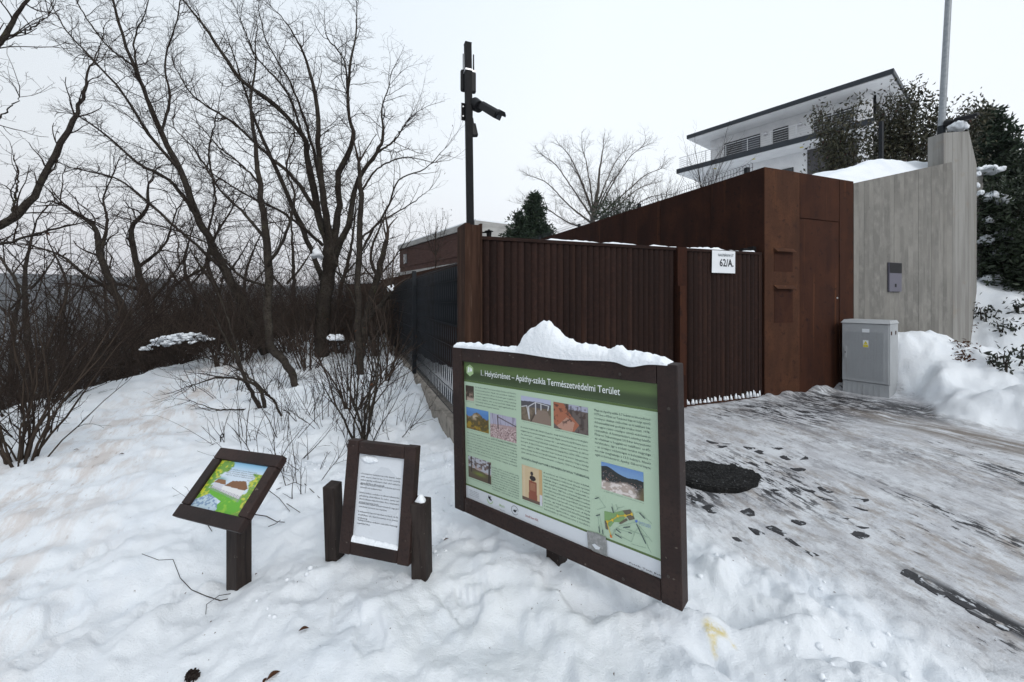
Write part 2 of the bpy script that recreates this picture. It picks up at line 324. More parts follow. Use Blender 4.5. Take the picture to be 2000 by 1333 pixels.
def gz(x, y): return float(hgt(x, y)[0])

def make_ground():
    th = np.concatenate([np.linspace(-62, 62, 560), np.linspace(62, 298, 60)[1:-1]]) * math.pi / 180
    r = [0.45]
    while r[-1] < 1250:
        q = r[-1]; r.append(q * (1.0095 if q < 9 else 1.016 if q < 30 else 1.045))
    r = np.array(r)
    T, Rr = np.meshgrid(th, r); X = np.sin(T) * Rr; Y = np.cos(T) * Rr
    Z = hgt(X.ravel(), Y.ravel())
    nT = len(th); nR = len(r)
    v = np.stack([X.ravel(), Y.ravel(), Z], 1)
    v = np.concatenate([v, [[0, 0, -0.01]]])
    i = np.arange(nR - 1)[:, None] * nT; j = np.arange(nT)[None, :]; jn = (j + 1) % nT
    f = np.stack([i + j, i + jn, i + nT + jn, i + nT + j], -1).reshape(-1, 4)[:, ::-1]
    dm = drive_mask(v[:, 0], v[:, 1]); pm = path_mask(v[:, 0], v[:, 1])
    fd = dm[f].mean(1); fp = pm[f].mean(1); rr = np.hypot(v[f, 0].mean(1), v[f, 1].mean(1))
    ex = np.interp(v[:, 1], EY, EX); bey = ss(0.4, 3.5, ex - v[:, 0] + 0.8 * fbm(v[:, 0], v[:, 1], 90, 2)); wild = bey[f].mean(1)
    sel = {'driveway': fd > 0.5}
    sel['footpath'] = (~sel['driveway']) & (fp > 0.45)
    sel['hills'] = (rr > 120) & ~sel['driveway']
    sel['snowy_ground'] = ~(sel['driveway'] | sel['footpath'] | sel['hills'])
    stain = np.zeros(len(v)); 
    for (sx, sy, w) in ((0.905, 1.865, 0.032), (0.885, 1.83, 0.024), (0.945, 1.85, 0.026), (0.975, 1.80, 0.014), (0.885, 1.785, 0.014)):
        stain += np.exp(-(((v[:, 0] - sx) / w) ** 2 + ((v[:, 1] - sy) / (w * 1.1)) ** 2))
    stain = np.clip(stain, 0, 1)
    for nm, s_ in sel.items():
        ff = f[s_]; used, inv = np.unique(ff, return_inverse=True); vv = v[used]
        me = npmesh(nm, vv, inv.reshape(ff.shape)[:, :])
        for an, arr in (('drive', dm), ('path', pm), ('wild', bey), ('stain', stain)):
            at = me.attributes.new(an, 'FLOAT', 'POINT'); at.data.foreach_set('value', arr[used].astype(np.float32))
        me.shade_smooth()
        o = link(nm, me, None, M['ground']); o['kind'] = 'structure'
def mat_ground():
    m = bpy.data.materials.new('snow_ground'); m.use_nodes = True; n = m.node_tree.nodes; l = m.node_tree.links; b = n['Principled BSDF']
    tcn = n.new('ShaderNodeTexCoord'); ob = tcn.outputs['Object']
    def A(x): a = n.new('ShaderNodeAttribute'); a.attribute_name = x; return a.outputs['Fac']
    def noise(scale, detail=4, rot=0, rough_=0.6, off=0):
        mp = n.new('ShaderNodeMapping'); mp.vector_type = 'POINT'; l.new(ob, mp.inputs[0])
        mp.inputs['Rotation'].default_value = (0, 0, -rot); mp.inputs['Location'].default_value = (off, off, 0)
        m2 = n.new('ShaderNodeMapping'); m2.inputs['Scale'].default_value = scale if isinstance(scale, tuple) else (scale,) * 3; l.new(mp.outputs[0], m2.inputs[0])
        t = n.new('ShaderNodeTexNoise'); t.inputs['Scale'].default_value = 1; t.inputs['Detail'].default_value = detail; t.inputs['Roughness'].default_value = rough_
        l.new(m2.outputs[0], t.inputs['Vector']); return t.outputs['Fac']
    def rng(o, lo, hi, a=0, b_=1):
        r_ = n.new('ShaderNodeMapRange'); r_.interpolation_type = 'SMOOTHSTEP'
        for k, v in (('From Min', lo), ('From Max', hi), ('To Min', a), ('To Max', b_)): r_.inputs[k].default_value = v
        l.new(o, r_.inputs['Value']); return r_.outputs[0]
    def mul(a, b_):
        x = n.new('ShaderNodeMath'); x.operation = 'MULTIPLY'; l.new(a, x.inputs[0])
        if isinstance(b_, float): x.inputs[1].default_value = b_
        else: l.new(b_, x.inputs[1])
        return x.outputs[0]
    def add(a, b_):
        x = n.new('ShaderNodeMath'); x.operation = 'ADD'; l.new(a, x.inputs[0]); l.new(b_, x.inputs[1]); return x.outputs[0]
    cur = None
    def mix(fac, c2, first=None):
        nonlocal cur
        x = n.new('ShaderNodeMix'); x.data_type = 'RGBA'; l.new(fac, x.inputs['Factor'])
        if cur is None: x.inputs['A'].default_value = (*first, 1)
        else: l.new(cur, x.inputs['A'])
        x.inputs['B'].default_value = (*c2, 1); cur = x.outputs['Result']
    rv = math.atan2(V[1], V[0])          # streaks run along the wheel tracks
    mix(rng(noise(2.0), 0.45, 0.7), (0.76, 0.80, 0.85), (0.82, 0.85, 0.885))
    # footpath: brown grit trodden into the snow
    pth = mul(A('path'), rng(noise((1.2, 4.5, 1), 6, R(122), 0.7), 0.44, 0.62)); mix(mul(pth, 0.65), (0.56, 0.48, 0.43))
    pth2 = mul(A('path'), rng(noise((6, 22, 1), 6, R(122), 0.75), 0.58, 0.68)); mix(mul(pth2, 0.6), (0.36, 0.27, 0.22))
    # driveway: packed snow, ice, grit and bare paving
    dr = A('drive')
    s1 = noise((2.0, 3.2, 1), 9, rv, 0.78); s2 = noise((4.2, 8.5, 1), 9, rv, 0.8, 7.0); s3 = noise((0.7, 1.1, 1), 4, rv, 0.55, 3.0); s4 = noise(26, 6, 0, 0.7)
    mix(mul(dr, rng(s1, 0.36, 0.60, 0.35, 0.95)), (0.50, 0.505, 0.53))
    mix(mul(dr, mul(rng(s2, 0.46, 0.60), rng(s3, 0.34, 0.56))), (0.36, 0.33, 0.31))
    mix(mul(mul(dr, rng(noise((1.4, 2.2, 1), 9, rv, 0.76, 31.0), 0.50, 0.64)), rng(noise(30, 6, 0, 0.75, 2.0), 0.40, 0.60, 0.2, 0.9)), (0.21, 0.21, 0.225))
    mix(mul(dr, rng(noise((3.5, 8, 1), 8, rv, 0.78, 11.0), 0.50, 0.64, 0, 0.7)), (0.30, 0.30, 0.32))
    mix(mul(dr, rng(s4, 0.56, 0.68, 0, 0.5)), (0.22, 0.20, 0.19))
    mix(mul(dr, mul(rng(noise((8, 22, 1), 6, rv, 0.75, 21.0), 0.575, 0.62), rng(noise(1.1, 3, 0, .5, 9.0), 0.44, 0.56))), (0.035, 0.035, 0.04))
    mix(mul(mul(dr, rng(noise((1.5, 2.2, 1), 9, rv, 0.74, 51.0), 0.50, 0.62)), rng(noise(18, 6, 0, 0.7, 6.0), 0.36, 0.54, 0.35, 0.95)), (0.70, 0.72, 0.75))
    # bare wet paving in the shelter of the entrance
    def blob(px, py, rx, ry):
        sp = n.new('ShaderNodeVectorMath'); sp.operation = 'SUBTRACT'; l.new(ob, sp.inputs[0]); sp.inputs[1].default_value = (px, py, 0)
        rt = n.new('ShaderNodeMapping'); rt.inputs['Rotation'].default_value = (0, 0, -rv); l.new(sp.outputs[0], rt.inputs[0])
        sc_ = n.new('ShaderNodeVectorMath'); sc_.operation = 'MULTIPLY'; l.new(rt.outputs[0], sc_.inputs[0]); sc_.inputs[1].default_value = (1 / rx, 1 / ry, 0)
        ln = n.new('ShaderNodeVectorMath'); ln.operation = 'LENGTH'; l.new(sc_.outputs[0], ln.inputs[0])
        return rng(ln.outputs['Value'], 1.0, 0.3)
    for (bx, by, rx, ry, lo) in ((4.3, 5.3, 1.0, 1.1, 0.45), (5.0, 4.85, 0.8, 0.6, 0.43), (3.3, 4.9, 0.8, 1.0, 0.49), (4.1, 2.9, 1.2, 0.3, 0.50), (2.9, 5.0, 0.4, 1.3, 0.53), (2.05, 3.3, 0.75, 0.5, 0.50), (2.38, 1.98, 0.55, 0.09, 0.38), (3.0, 2.7, 1.0, 0.12, 0.49), (1.3, 3.2, 0.5, 0.5, 0.47)):
        mix(mul(mul(blob(bx, by, rx, ry), rng(noise((7, 22, 1), 5, rv, 0.7, bx), lo, lo + 0.07)), dr), (0.032, 0.032, 0.036))
    mix(mul(mul(blob(4.5, 4.0, 1.6, 0.45), rng(noise((2, 10, 1), 6, rv, 0.7, 2.2), 0.36, 0.56)), dr), (0.22, 0.19, 0.165))
    mix(mul(rng(A('stain'), 0.05, 1.0), rng(noise(22, 5, 0, 0.65), 0.36, 0.60, 0.12, 0.85)), (0.70, 0.56, 0.16))
    # grit specks everywhere
    mix(rng(noise(55, 2), 0.735, 0.765, 0, 0.6), (0.25, 0.18, 0.14))
    # woodland floor beyond the edge: litter with old snow between
    fl = noise(1.1, 8, 0, 0.72); fs = noise(0.10, 9, 0, 0.75)
    mix(mul(A('wild'), rng(fl, 0.60, 0.46)), (0.040, 0.029, 0.023))
    gm = n.new('ShaderNodeNewGeometry'); ln = n.new('ShaderNodeVectorMath'); ln.operation = 'LENGTH'; l.new(ob, ln.inputs[0])
    farf = rng(ln.outputs['Value'], 14, 50)
    mix(farf, (0.026, 0.026, 0.026))
    mix(mul(farf, rng(noise(0.06, 10, 0, 0.8, 5.0), 0.58, 0.62, 0, 0.5)), (0.50, 0.53, 0.57))
    l.new(cur, b.inputs['Base Color'])
    b.inputs['Roughness'].default_value = 0.7; b.inputs['Specular IOR Level'].default_value = 0.25
    l.new(rng(dr, 0.3, 1, 0.75, 0.48), b.inputs['Roughness'])
    bn = n.new('ShaderNodeBump'); bn.inputs['Strength'].default_value = 0.55; bn.inputs['Distance'].default_value = 0.034
    l.new(add(mul(noise(30, 8, 0, 0.8), 1.0), mul(noise(130, 3, 0, 0.7), 0.5)), bn.inputs['Height']); l.new(bn.outputs[0], b.inputs['Normal'])
    M['ground'] = m
mat_ground(); make_ground()

def terrace():
    """raised snow-covered garden behind the entrance and the concrete wall"""
    aa = np.concatenate([np.linspace(0.14, 5.0, 70), np.linspace(5.4, 45, 40)]); bb = np.concatenate([np.linspace(0.27, 4, 50), np.linspace(4.3, 55, 50)])
    A_, B_ = np.meshgrid(aa, bb); X = G0[0] + A_ * U[0] + B_ * V[0]; Y = G0[1] + A_ * U[1] + B_ * V[1]
    crest = np.interp(A_, [.14, 1.2, 1.6, 2, 2.5, 3, 4, 5, 6.5], [3.36, 3.40, 3.48, 3.62, 3.84, 4.0, 4.22, 4.29, 4.2]) + 0.09 * fbm(A_ * 2.2, B_ * 1.5, 15, 4)
    lip = np.where(A_ < 1.93, 3.37, 3.37 + (A_ - 1.93) / 2.79 * 0.665) - .02
    back = 3.1 + 0.16 * np.minimum(A_, 40) + 0.06 * fbm(X, Y, 15, 4)
    Z = lip + (crest - lip) * ss(0.27, 0.62, B_); Z = Z + (back - Z) * ss(0.8, 3.0, B_)
    # to the right of the wall the garden falls to the slope
    Z = np.where(A_ > 5.6, np.minimum(Z, 1.4 + 0.55 * B_ + 0 * A_), Z)
    nb, na = A_.shape; i = np.arange(nb - 1)[:, None] * na; j = np.arange(na - 1)[None, :]
    f = np.stack([i + j, i + j + 1, i + na + j + 1, i + na + j], -1).reshape(-1, 4)
    me = npmesh('snowy_terrace', np.stack([X.ravel(), Y.ravel(), Z.ravel()], 1), f); me.shade_smooth()
    link('snowy_terrace', me, None, M['snow'])['kind'] = 'structure'
terrace()
# ================================================================ concrete wall, entrance block, gate
def piece(name, me, parent, loc, rot=0, mat=None):
    o = bpy.data.objects.new(name, me); COL.objects.link(o); o.location = loc; o.rotation_euler = (0, 0, rot)
    if mat and not me.materials: me.materials.append(mat)
    attach(o, parent); return o
ANG = math.atan2(U[1], U[0])
def walls():
    t = thing('concrete_wall', 'grey board-marked concrete retaining wall right of the rusty steel door', 'wall', ab(1.93, 0.0, 0.2))
    top = lambda a: 3.385 + (a - 1.93) / (4.72 - 1.93) * 0.665
    # backing wall, then the imprint of each shuttering board as a piece a few millimetres proud
    m = MB(); g = lambda a, b, z: ab(a, b, z)
    m.hexa([g(1.935, 0.008, 0), g(4.715, 0.008, 0), g(4.715, 0.26, 0), g(1.935, 0.26, 0)], [g(1.935, 0.008, top(1.935) - .006), g(4.715, 0.008, top(4.715) - .006), g(4.715, 0.26, top(4.715) - .006), g(1.935, 0.26, top(1.935) - .006)])
    m.build('wall_core', M['concrete'], t)
    rn = random.Random(4); a = 1.93
    mats = []
    for k in range(3):
        mm_ = M['concrete'].copy(); mm_.name = 'concrete_board_%s' % 'abc'[k]
        mats.append(mm_)
    for k, f_ in enumerate((0.95, 1.0, 1.045)):
        for nd in mats[k].node_tree.nodes:
            if nd.type == 'MIX':
                for s_ in ('A', 'B'):
                    c = nd.inputs[s_]
                    for c in [q for q in nd.inputs if q.name == s_ and q.type == 'RGBA']:
                        c.default_value = tuple(v * f_ for v in c.default_value[:3]) + (1,)
    while a < 4.71:
        w = min(rn.uniform(0.105, 0.165), 4.72 - a)
        if 4.72 - a - w < 0.07: w = 4.72 - a
        p = -rn.uniform(0.0, 0.0035); m = MB(); x0, x1 = a + .0006, a + w - .0006
        m.hexa([g(x0, p, 0), g(x1, p, 0), g(x1, .004, 0), g(x0, .004, 0)], [g(x0, p, top(x0)), g(x1, p, top(x1)), g(x1, .004, top(x1)), g(x0, .004, top(x0))])
        m.build('board_imprint', mats[rn.randrange(3)], t); a += w
    # tall light fin at the right-hand end
    A0 = ab(4.72, -0.004, 0); d1 = Vector((0.98, 0.2, 0)); d2 = Vector((0.80, 0.60, 0)); n1 = Vector((-0.2, 0.98, 0))
    f = thing('concrete_fin', 'tall pale concrete fin wall at the right end of the grey concrete wall', 'wall', A0)
    s_top = EYE + (HY - 256) / F * 7.3; c1 = A0 + d1 * 0.385; c2 = c1 + d2 * 1.15
    def prism(p, q, w, z0, z1, nm, e=0.0, zt2=None):
        nn = Vector((-(q - p).y, (q - p).x, 0)).normalized(); mb = MB(); zt2 = zt2 or z1
        mb.hexa([p + ZZ * z0 + nn * e, q + ZZ * z0 + nn * e, q + nn * w + ZZ * z0, p + nn * w + ZZ * z0], [p + ZZ * z1 + nn * e, q + ZZ * zt2 + nn * e, q + nn * w + ZZ * zt2, p + nn * w + ZZ * z1]); return mb.build(nm, M['concrete_light'], f, bevel=.006)
    prism(A0 + n1 * .0, c1, 0.24, -.1, s_top - .02, 'end_face', 0, s_top + .03)
    prism(c1 + d2 * .002, c2, 0.3, -.1, s_top + .02, 'side_face', 0, s_top - .35)
    bk = A0 - d1 * 0.21 + n1 * 0.0
    prism(bk, A0 - d1 * .002, 0.24, 3.9, s_top - .05, 'upper_return', 0, s_top - .022)
    # second low wall behind, on the right
    q = P(1904, 330, 8.6); z1 = q.z
    m = MB(); m.box((q.x, q.y, 0), (0.93, 0.36, 0), (-.36, .93, 0), ZZ, (0, 0.35), (0, .3), (1.0, z1)); w2 = m.build('low_concrete_wall', M['concrete_light'], bevel=.01)
    setp(w2, 'short pale concrete wall end behind the fin, snow on its top', 'wall')
    global FIN_TOP; FIN_TOP = (A0, c1, s_top)
walls()
BLK_TOP = 3.41
def entrance():
    t = thing('entrance_block', 'rust-brown steel entrance block with a flush door and letterbox panel', 'entrance', ab(0, 0, 0.2))
    z0 = 0.20
    # panels on the front face (towards the driveway), joints recessed by 6 mm
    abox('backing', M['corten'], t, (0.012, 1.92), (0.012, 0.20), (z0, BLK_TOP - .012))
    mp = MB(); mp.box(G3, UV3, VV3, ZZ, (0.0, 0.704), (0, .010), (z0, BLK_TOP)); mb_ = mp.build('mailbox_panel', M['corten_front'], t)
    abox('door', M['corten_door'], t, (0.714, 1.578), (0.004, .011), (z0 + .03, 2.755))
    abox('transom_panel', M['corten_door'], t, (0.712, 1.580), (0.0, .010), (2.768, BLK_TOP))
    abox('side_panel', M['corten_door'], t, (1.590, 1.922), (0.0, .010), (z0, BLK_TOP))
    m = MB(); p = ab(1.535, -0.006, 1.62); m.cyl(p, p + VV3 * .012, .012); m.build('door_lock', M['steel'], t)
    # letterbox flaps and the seam of the collection door
    pl = (G0[0], G0[1])
    for (py, h, top) in ((489, 0.05, 1), (561, 0.055, 0)):
        s0, Y0, z = on_plane(pl, U, 1511, py); s1, Y1, _ = on_plane(pl, U, 1549, py)
        zc = EYE - (py - HY) / F * (Y0 + Y1) / 2; m = MB()
        g = lambda a, b, z: ab(a, b, z)
        m.hexa([g(s0, -.055, zc - .03), g(s1, -.055, zc - .03), g(s1, -.002, zc + .018), g(s0, -.002, zc + .018)], [g(s0, -.058, zc - .026), g(s1, -.058, zc - .026), g(s1, -.002, zc + .026), g(s0, -.002, zc + .026)])
        m.build('letterbox_flap', M['corten_front'], mb_)
        m = MB(); m.box(G3, UV3, VV3, ZZ, (s0 + .01, s1 - .01), (-.0035, -.0005), (zc - (.30 if top else .50), zc - .035)); m.build('letterbox_plate', M['corten_door'], mb_)
    # long side wall running back behind the gate, panel by panel
    w = thing('steel_garden_wall', 'long dark rust-brown steel panel wall rising behind the gate', 'wall', ab(0, 0.1, 0.2))
    b = 0.0; seams = [0.0]
    for px in (1387, 1290, 1217, 1163): seams.append(on_plane(pl, V, px)[0])
    while seams[-1] < 9.2: seams.append(seams[-1] + 1.12)
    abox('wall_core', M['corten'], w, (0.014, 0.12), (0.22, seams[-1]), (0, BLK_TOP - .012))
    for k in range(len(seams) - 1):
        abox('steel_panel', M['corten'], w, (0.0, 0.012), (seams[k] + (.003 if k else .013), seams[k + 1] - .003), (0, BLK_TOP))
    # security wire fence standing in the garden just behind the wall
    f = thing('garden_wire_fence', 'fine grey wire mesh fence above the dark steel wall', 'fence', ab(0.5, 0.4, 3))
    m = MB(); bb = 0.5
    zt = lambda b_: 3.66
    while bb < 12: m.box(G3, UV3, VV3, ZZ, (0.40, 0.404), (bb, bb + .004), (3.1, zt(bb))); bb += 0.055
    for k, zz in enumerate((3.46, 3.60)): m.box(G3, UV3, VV3, ZZ, (0.405, 0.410), (0.5, 12), (zz, zz + .006))
    bb = 0.5
    while bb < 12: # bent tips
        p = ab(.402, bb, zt(bb)); m.box(p, UV3, VV3, ZZ, (-.05, 0), (0, .004), (-.0, .004)); bb += .055
    wires = m.build('wire_panel', M['anthracite'], f); wires['kind'] = 'stuff'
    for px in (1457,):
        s, Y, _ = on_plane(tuple(ab(.43, 0)[:2]), V, px); abox('fence_post', M['anthracite'], f, (.42, .48), (s - .03, s + .03), (3, 3.64))
    for bq in (3.2, 5.7, 8.2): abox('fence_post', M['anthracite'], f, (.42, .48), (bq - .03, bq + .03), (3, 3.64))
entrance()
GATE_B = 0.06
def gate():
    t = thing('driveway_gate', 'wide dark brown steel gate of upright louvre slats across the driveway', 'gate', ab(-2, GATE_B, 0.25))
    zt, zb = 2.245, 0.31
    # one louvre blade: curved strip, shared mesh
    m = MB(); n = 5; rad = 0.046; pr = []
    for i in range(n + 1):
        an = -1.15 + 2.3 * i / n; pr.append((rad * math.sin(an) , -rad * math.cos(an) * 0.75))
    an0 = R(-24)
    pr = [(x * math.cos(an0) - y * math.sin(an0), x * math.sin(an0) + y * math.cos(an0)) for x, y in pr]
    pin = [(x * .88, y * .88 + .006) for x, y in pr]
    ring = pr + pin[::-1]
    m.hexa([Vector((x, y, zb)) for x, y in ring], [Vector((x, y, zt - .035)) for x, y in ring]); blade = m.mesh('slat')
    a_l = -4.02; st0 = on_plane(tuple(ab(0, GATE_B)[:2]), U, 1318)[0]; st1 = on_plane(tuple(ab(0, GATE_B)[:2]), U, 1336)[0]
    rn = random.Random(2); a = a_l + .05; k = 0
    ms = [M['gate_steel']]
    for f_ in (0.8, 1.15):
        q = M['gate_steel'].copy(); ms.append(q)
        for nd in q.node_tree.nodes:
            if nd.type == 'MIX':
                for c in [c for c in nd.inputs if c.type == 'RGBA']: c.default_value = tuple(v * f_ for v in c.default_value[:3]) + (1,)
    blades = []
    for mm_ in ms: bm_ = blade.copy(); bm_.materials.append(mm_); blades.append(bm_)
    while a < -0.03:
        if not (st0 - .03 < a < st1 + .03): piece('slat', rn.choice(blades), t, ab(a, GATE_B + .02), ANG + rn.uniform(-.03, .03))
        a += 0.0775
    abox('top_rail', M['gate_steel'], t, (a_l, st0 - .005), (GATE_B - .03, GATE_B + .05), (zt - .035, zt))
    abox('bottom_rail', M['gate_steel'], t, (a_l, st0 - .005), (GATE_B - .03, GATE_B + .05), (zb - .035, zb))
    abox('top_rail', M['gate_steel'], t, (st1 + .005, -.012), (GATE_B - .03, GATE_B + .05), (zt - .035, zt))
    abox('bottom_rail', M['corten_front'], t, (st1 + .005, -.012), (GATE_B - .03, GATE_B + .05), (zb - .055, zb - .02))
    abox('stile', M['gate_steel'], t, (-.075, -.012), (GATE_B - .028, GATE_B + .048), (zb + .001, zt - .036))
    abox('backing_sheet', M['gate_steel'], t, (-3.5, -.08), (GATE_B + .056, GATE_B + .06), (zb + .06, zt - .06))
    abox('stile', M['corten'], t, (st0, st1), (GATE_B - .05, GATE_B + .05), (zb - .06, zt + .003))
    h0 = on_plane(tuple(ab(0, GATE_B - .09)[:2]), U, 1327)[0]; h1 = on_plane(tuple(ab(0, GATE_B - .09)[:2]), U, 1338)[0]
    zh = lambda py: EYE - (py - HY) / F * 5.12
    abox('pull_handle', M['corten_door'], t, (h0, h1), (GATE_B - .10, GATE_B - .055), (zh(731), zh(559)))
    # latch bracket behind the gate on the right
    m = MB(); m.box(ab(-.16, .14, 2.25), UV3, VV3, ZZ, (-.1, .10), (-.03, .03), (-.03, .05)); m.box(ab(-.16, .14, 2.25), UV3, VV3, ZZ, (.06, .12), (-.04, .04), (0, .08)); m.build('gate_hinge_bracket', M['black_metal'], t)
    # heavy corten post at the left end
    c = thing('gate_post', 'rust-streaked steel H-section gate post carrying the black camera pole', 'post', ab(-4.15, 0, 0))
    pl = tuple(ab(0, -.02)[:2]); x0 = on_plane(pl, U, 908)[0]; x1 = on_plane(pl, U, 942)[0]
    zt2 = EYE + (HY - 437) / F * 4.1
    w = x1 - x0; xm = x0 + w * .30
    abox('flange', M['corten_post'], c, (x0, xm), (-.02, .30), (0, zt2))
    abox('web', M['corten_post'], c, (xm + .001, x1 - .022), (.03, .10), (0, zt2 - .004))
    abox('web', M['corten_post'], c, (xm + .001, x1 - .022), (-.012, .022), (0, zt2 - .012))
    abox('flange', M['corten_post'], c, (x1 - .021, x1), (-.02, .22), (0, zt2 + .003))
    # small lamp on a bracket just inside the post
    q = P(955, 458, 4.5); l = thing('bracket_lamp', 'small black lantern on a short arm beside the top of the gate post', 'lamp', q)
    m = MB(); m.cyl(q + Vector((-.10, 0, .02)), q + Vector((.0, 0, .02)), .008, n=8); m.build('arm', M['black_metal'], l)
    m = MB(); m.cyl(q + Vector((0, 0, -.05)), q + Vector((0, 0, .03)), .024, .030, 14); m.cyl(q + Vector((0, 0, .03)), q + Vector((0, 0, .036)), .05, .045, 14); m.cyl(q + Vector((0, 0, .0362)), q + Vector((0, 0, .052)), .018, .012, 10); m.build('shade', M['black_metal'], l)
    # snow lying on the gate and caught between the slats
    def ridge(name, a0, a1, bb, z, h, wd, seed, label, thr=-1):
        N = 240; k = 6; vs = []; fs = []
        for i in range(N + 1):
            a = a0 + (a1 - a0) * i / N; hh = h * max(0.0, 0.75 + 1.3 * float(fbm(a * 5, 1.0, seed, 3)) + 0.6 * float(vnoise(a * 23, 2, seed)))
            if float(vnoise(a * 1.9, 5.5, seed)) < thr: hh *= 0.05
            for j in range(k + 1):
                u = j / k; vs.append(ab(a, bb + wd * (u - .5), z + hh * math.sin(math.pi * u) ** .6 - .002))
        for i in range(N):
            for j in range(k): q = i * (k + 1) + j; fs.append((q, q + k + 1, q + k + 2, q + 1))
        me = bpy.data.meshes.new(name); me.from_pydata([tuple(v) for v in vs], [], fs); me.update()
        o = link(name, me, None, M['snow'], True); setp(o, label, 'snow', kind='stuff')
    ridge('snow_line', a_l + .5, st0 + .01, GATE_B + .01, zt + .002, .016, .07, 5, 'thin line of snow lying along the top rail of the wide gate leaf', -.25)
    ridge('snow_line', st1, -.14, GATE_B + .01, zt + .002, .022, .07, 6, 'thin broken line of snow on the top rail beside the paper number', -.2)
    m = MB(); rn = random.Random(8); a = st1 + .03
    while a < -.05:
        for q in range(2):
            r_ = rn.uniform(.012, .026); hh = rn.uniform(.02, .085) * (1.2 if a > -.35 else .8); p = ab(a + rn.uniform(-.012, .012), GATE_B - .035 + rn.uniform(-.01, .01), zb - .03)
            k = 7; ring0 = [p + Vector((math.cos(i * 6.283 / k), math.sin(i * 6.283 / k), 0)) * r_ * rn.uniform(.8, 1.2) for i in range(k)]
            ring1 = [p + Vector((math.cos(i * 6.283 / k), math.sin(i * 6.283 / k), 0)) * r_ * rn.uniform(.2, .6) + ZZ * hh * rn.uniform(.85, 1.1) for i in range(k)]
            m.hexa(ring0, ring1)
        a += rn.uniform(.05, .08)
    o = m.build('snow_clumps', M['snow'], smooth=True); setp(o, 'small peaks of snow caught between the slats at the foot of the gate', 'snow', kind='stuff')
    # paper with the house number
    pz = lambda py, Y: EYE - (py - HY) / F * Y
    pl = tuple(ab(0, GATE_B - .045)[:2]); p0 = on_plane(pl, U, 1391, 489); p1 = on_plane(pl, U, 1436, 535)
    s0, s1 = p0[0], p1[0]; zt_ = pz(489, p0[1]); zb_ = pz(533, p0[1]); n = thing('house_number_paper', 'white paper sheet with the number 62/A. hung on the gate', 'sign', ab(s0, GATE_B - .045, zb_))
    m = MB(); N = 8; 
    fr = []; 
    for i in range(N + 1):
        u = i / N; fr.append((s0 + (s1 - s0) * u, math.sin(u * 3.1) * -.006))
    w = s1 - s0
    for i in range(N):
        (a0, d0), (a1, d1) = fr[i], fr[i + 1]
        m.hexa([ab(a0 - (.006), GATE_B - .045 + d0, zb_), ab(a1 - .002, GATE_B - .045 + d1, zb_ - .001), ab(a1, GATE_B - .043 + d1, zb_), ab(a0, GATE_B - .043 + d0, zb_)],
               [ab(a0, GATE_B - .045 + d0, zt_), ab(a1, GATE_B - .045 + d1, zt_), ab(a1, GATE_B - .043 + d1, zt_), ab(a0, GATE_B - .043 + d0, zt_)])
    m.build('sheet', M['paper'], n)
    text_obj('house_number', ['62/A.'], ab(s0, GATE_B - .054, zb_), UV3, ZZ, [(w * .30, w * .90, (zt_ - zb_) * .30, (zt_ - zb_) * .33)], M['ink'], n, bold=.6)
    text_obj('street_name', ['NAGYBÁNYAI ÚT'], ab(s0, GATE_B - .054, zb_), UV3, ZZ, [(w * .24, w * .90, (zt_ - zb_) * .74, (zt_ - zb_) * .12)], M['ink_soft'], n, bold=.2)

# ---------------------------------------------------------------- lettering
FONTCACHE = {}
def text_obj(name, lines, o, e1, e2, rows, mat, parent, bold=0.0, res=2):
    """each line is scaled to fill its row: (x0, x1, y_baseline, cap height) in the plane o + x e1 + y e2"""
    vs = []; fs = []; o = Vector(o); e1 = Vector(e1); e2 = Vector(e2)
    for ln, (x0, x1, yb, ch) in zip(lines, rows):
        cu = bpy.data.curves.new('t', 'FONT'); cu.body = ln; cu.resolution_u = res; cu.size = 1.0; cu.offset = 0.012 * bold * 2; cu.fill_mode = 'FRONT'
        ob = bpy.data.objects.new('t', cu); COL.objects.link(ob)
        TXT.append((ob, cu, ln, x0, x1, yb, ch, vs, fs))
    PENDING.append((name, TXT[-len(lines):], o, e1, e2, mat, parent, vs, fs))
TXT = []; PENDING = []
def flush_text():
    dg = bpy.context.evaluated_depsgraph_get(); dg.update()
    for (name, items, o, e1, e2, mat, parent, vs, fs) in PENDING:
        e3 = e1.cross(e2).normalized()
        for (ob, cu, ln, x0, x1, yb, ch, _, _) in items:
            ev = ob.evaluated_get(dg); me = ev.to_mesh()
            if me is None or not len(me.vertices): continue
            n0 = len(vs); c = [v.co.copy() for v in me.vertices]
            mx_ = max(v.x for v in c); mn = min(v.x for v in c); sx = (x1 - x0) / max(mx_ - mn, 1e-6); sy = ch / 0.70
            if ln.endswith('\u200a'): sx = sy
            vs += [tuple(o + e1 * (x0 + (v.x - mn) * sx) + e2 * (yb + v.y * sy)) for v in c]
            fs += [tuple(n0 + i for i in p.vertices) for p in me.polygons]
            ev.to_mesh_clear()
        me = bpy.data.meshes.new(name); me.from_pydata(vs, [], fs); me.update(); link(name, me, parent, mat)
    for it in TXT: bpy.data.objects.remove(it[0]); bpy.data.curves.remove(it[1])
gate()

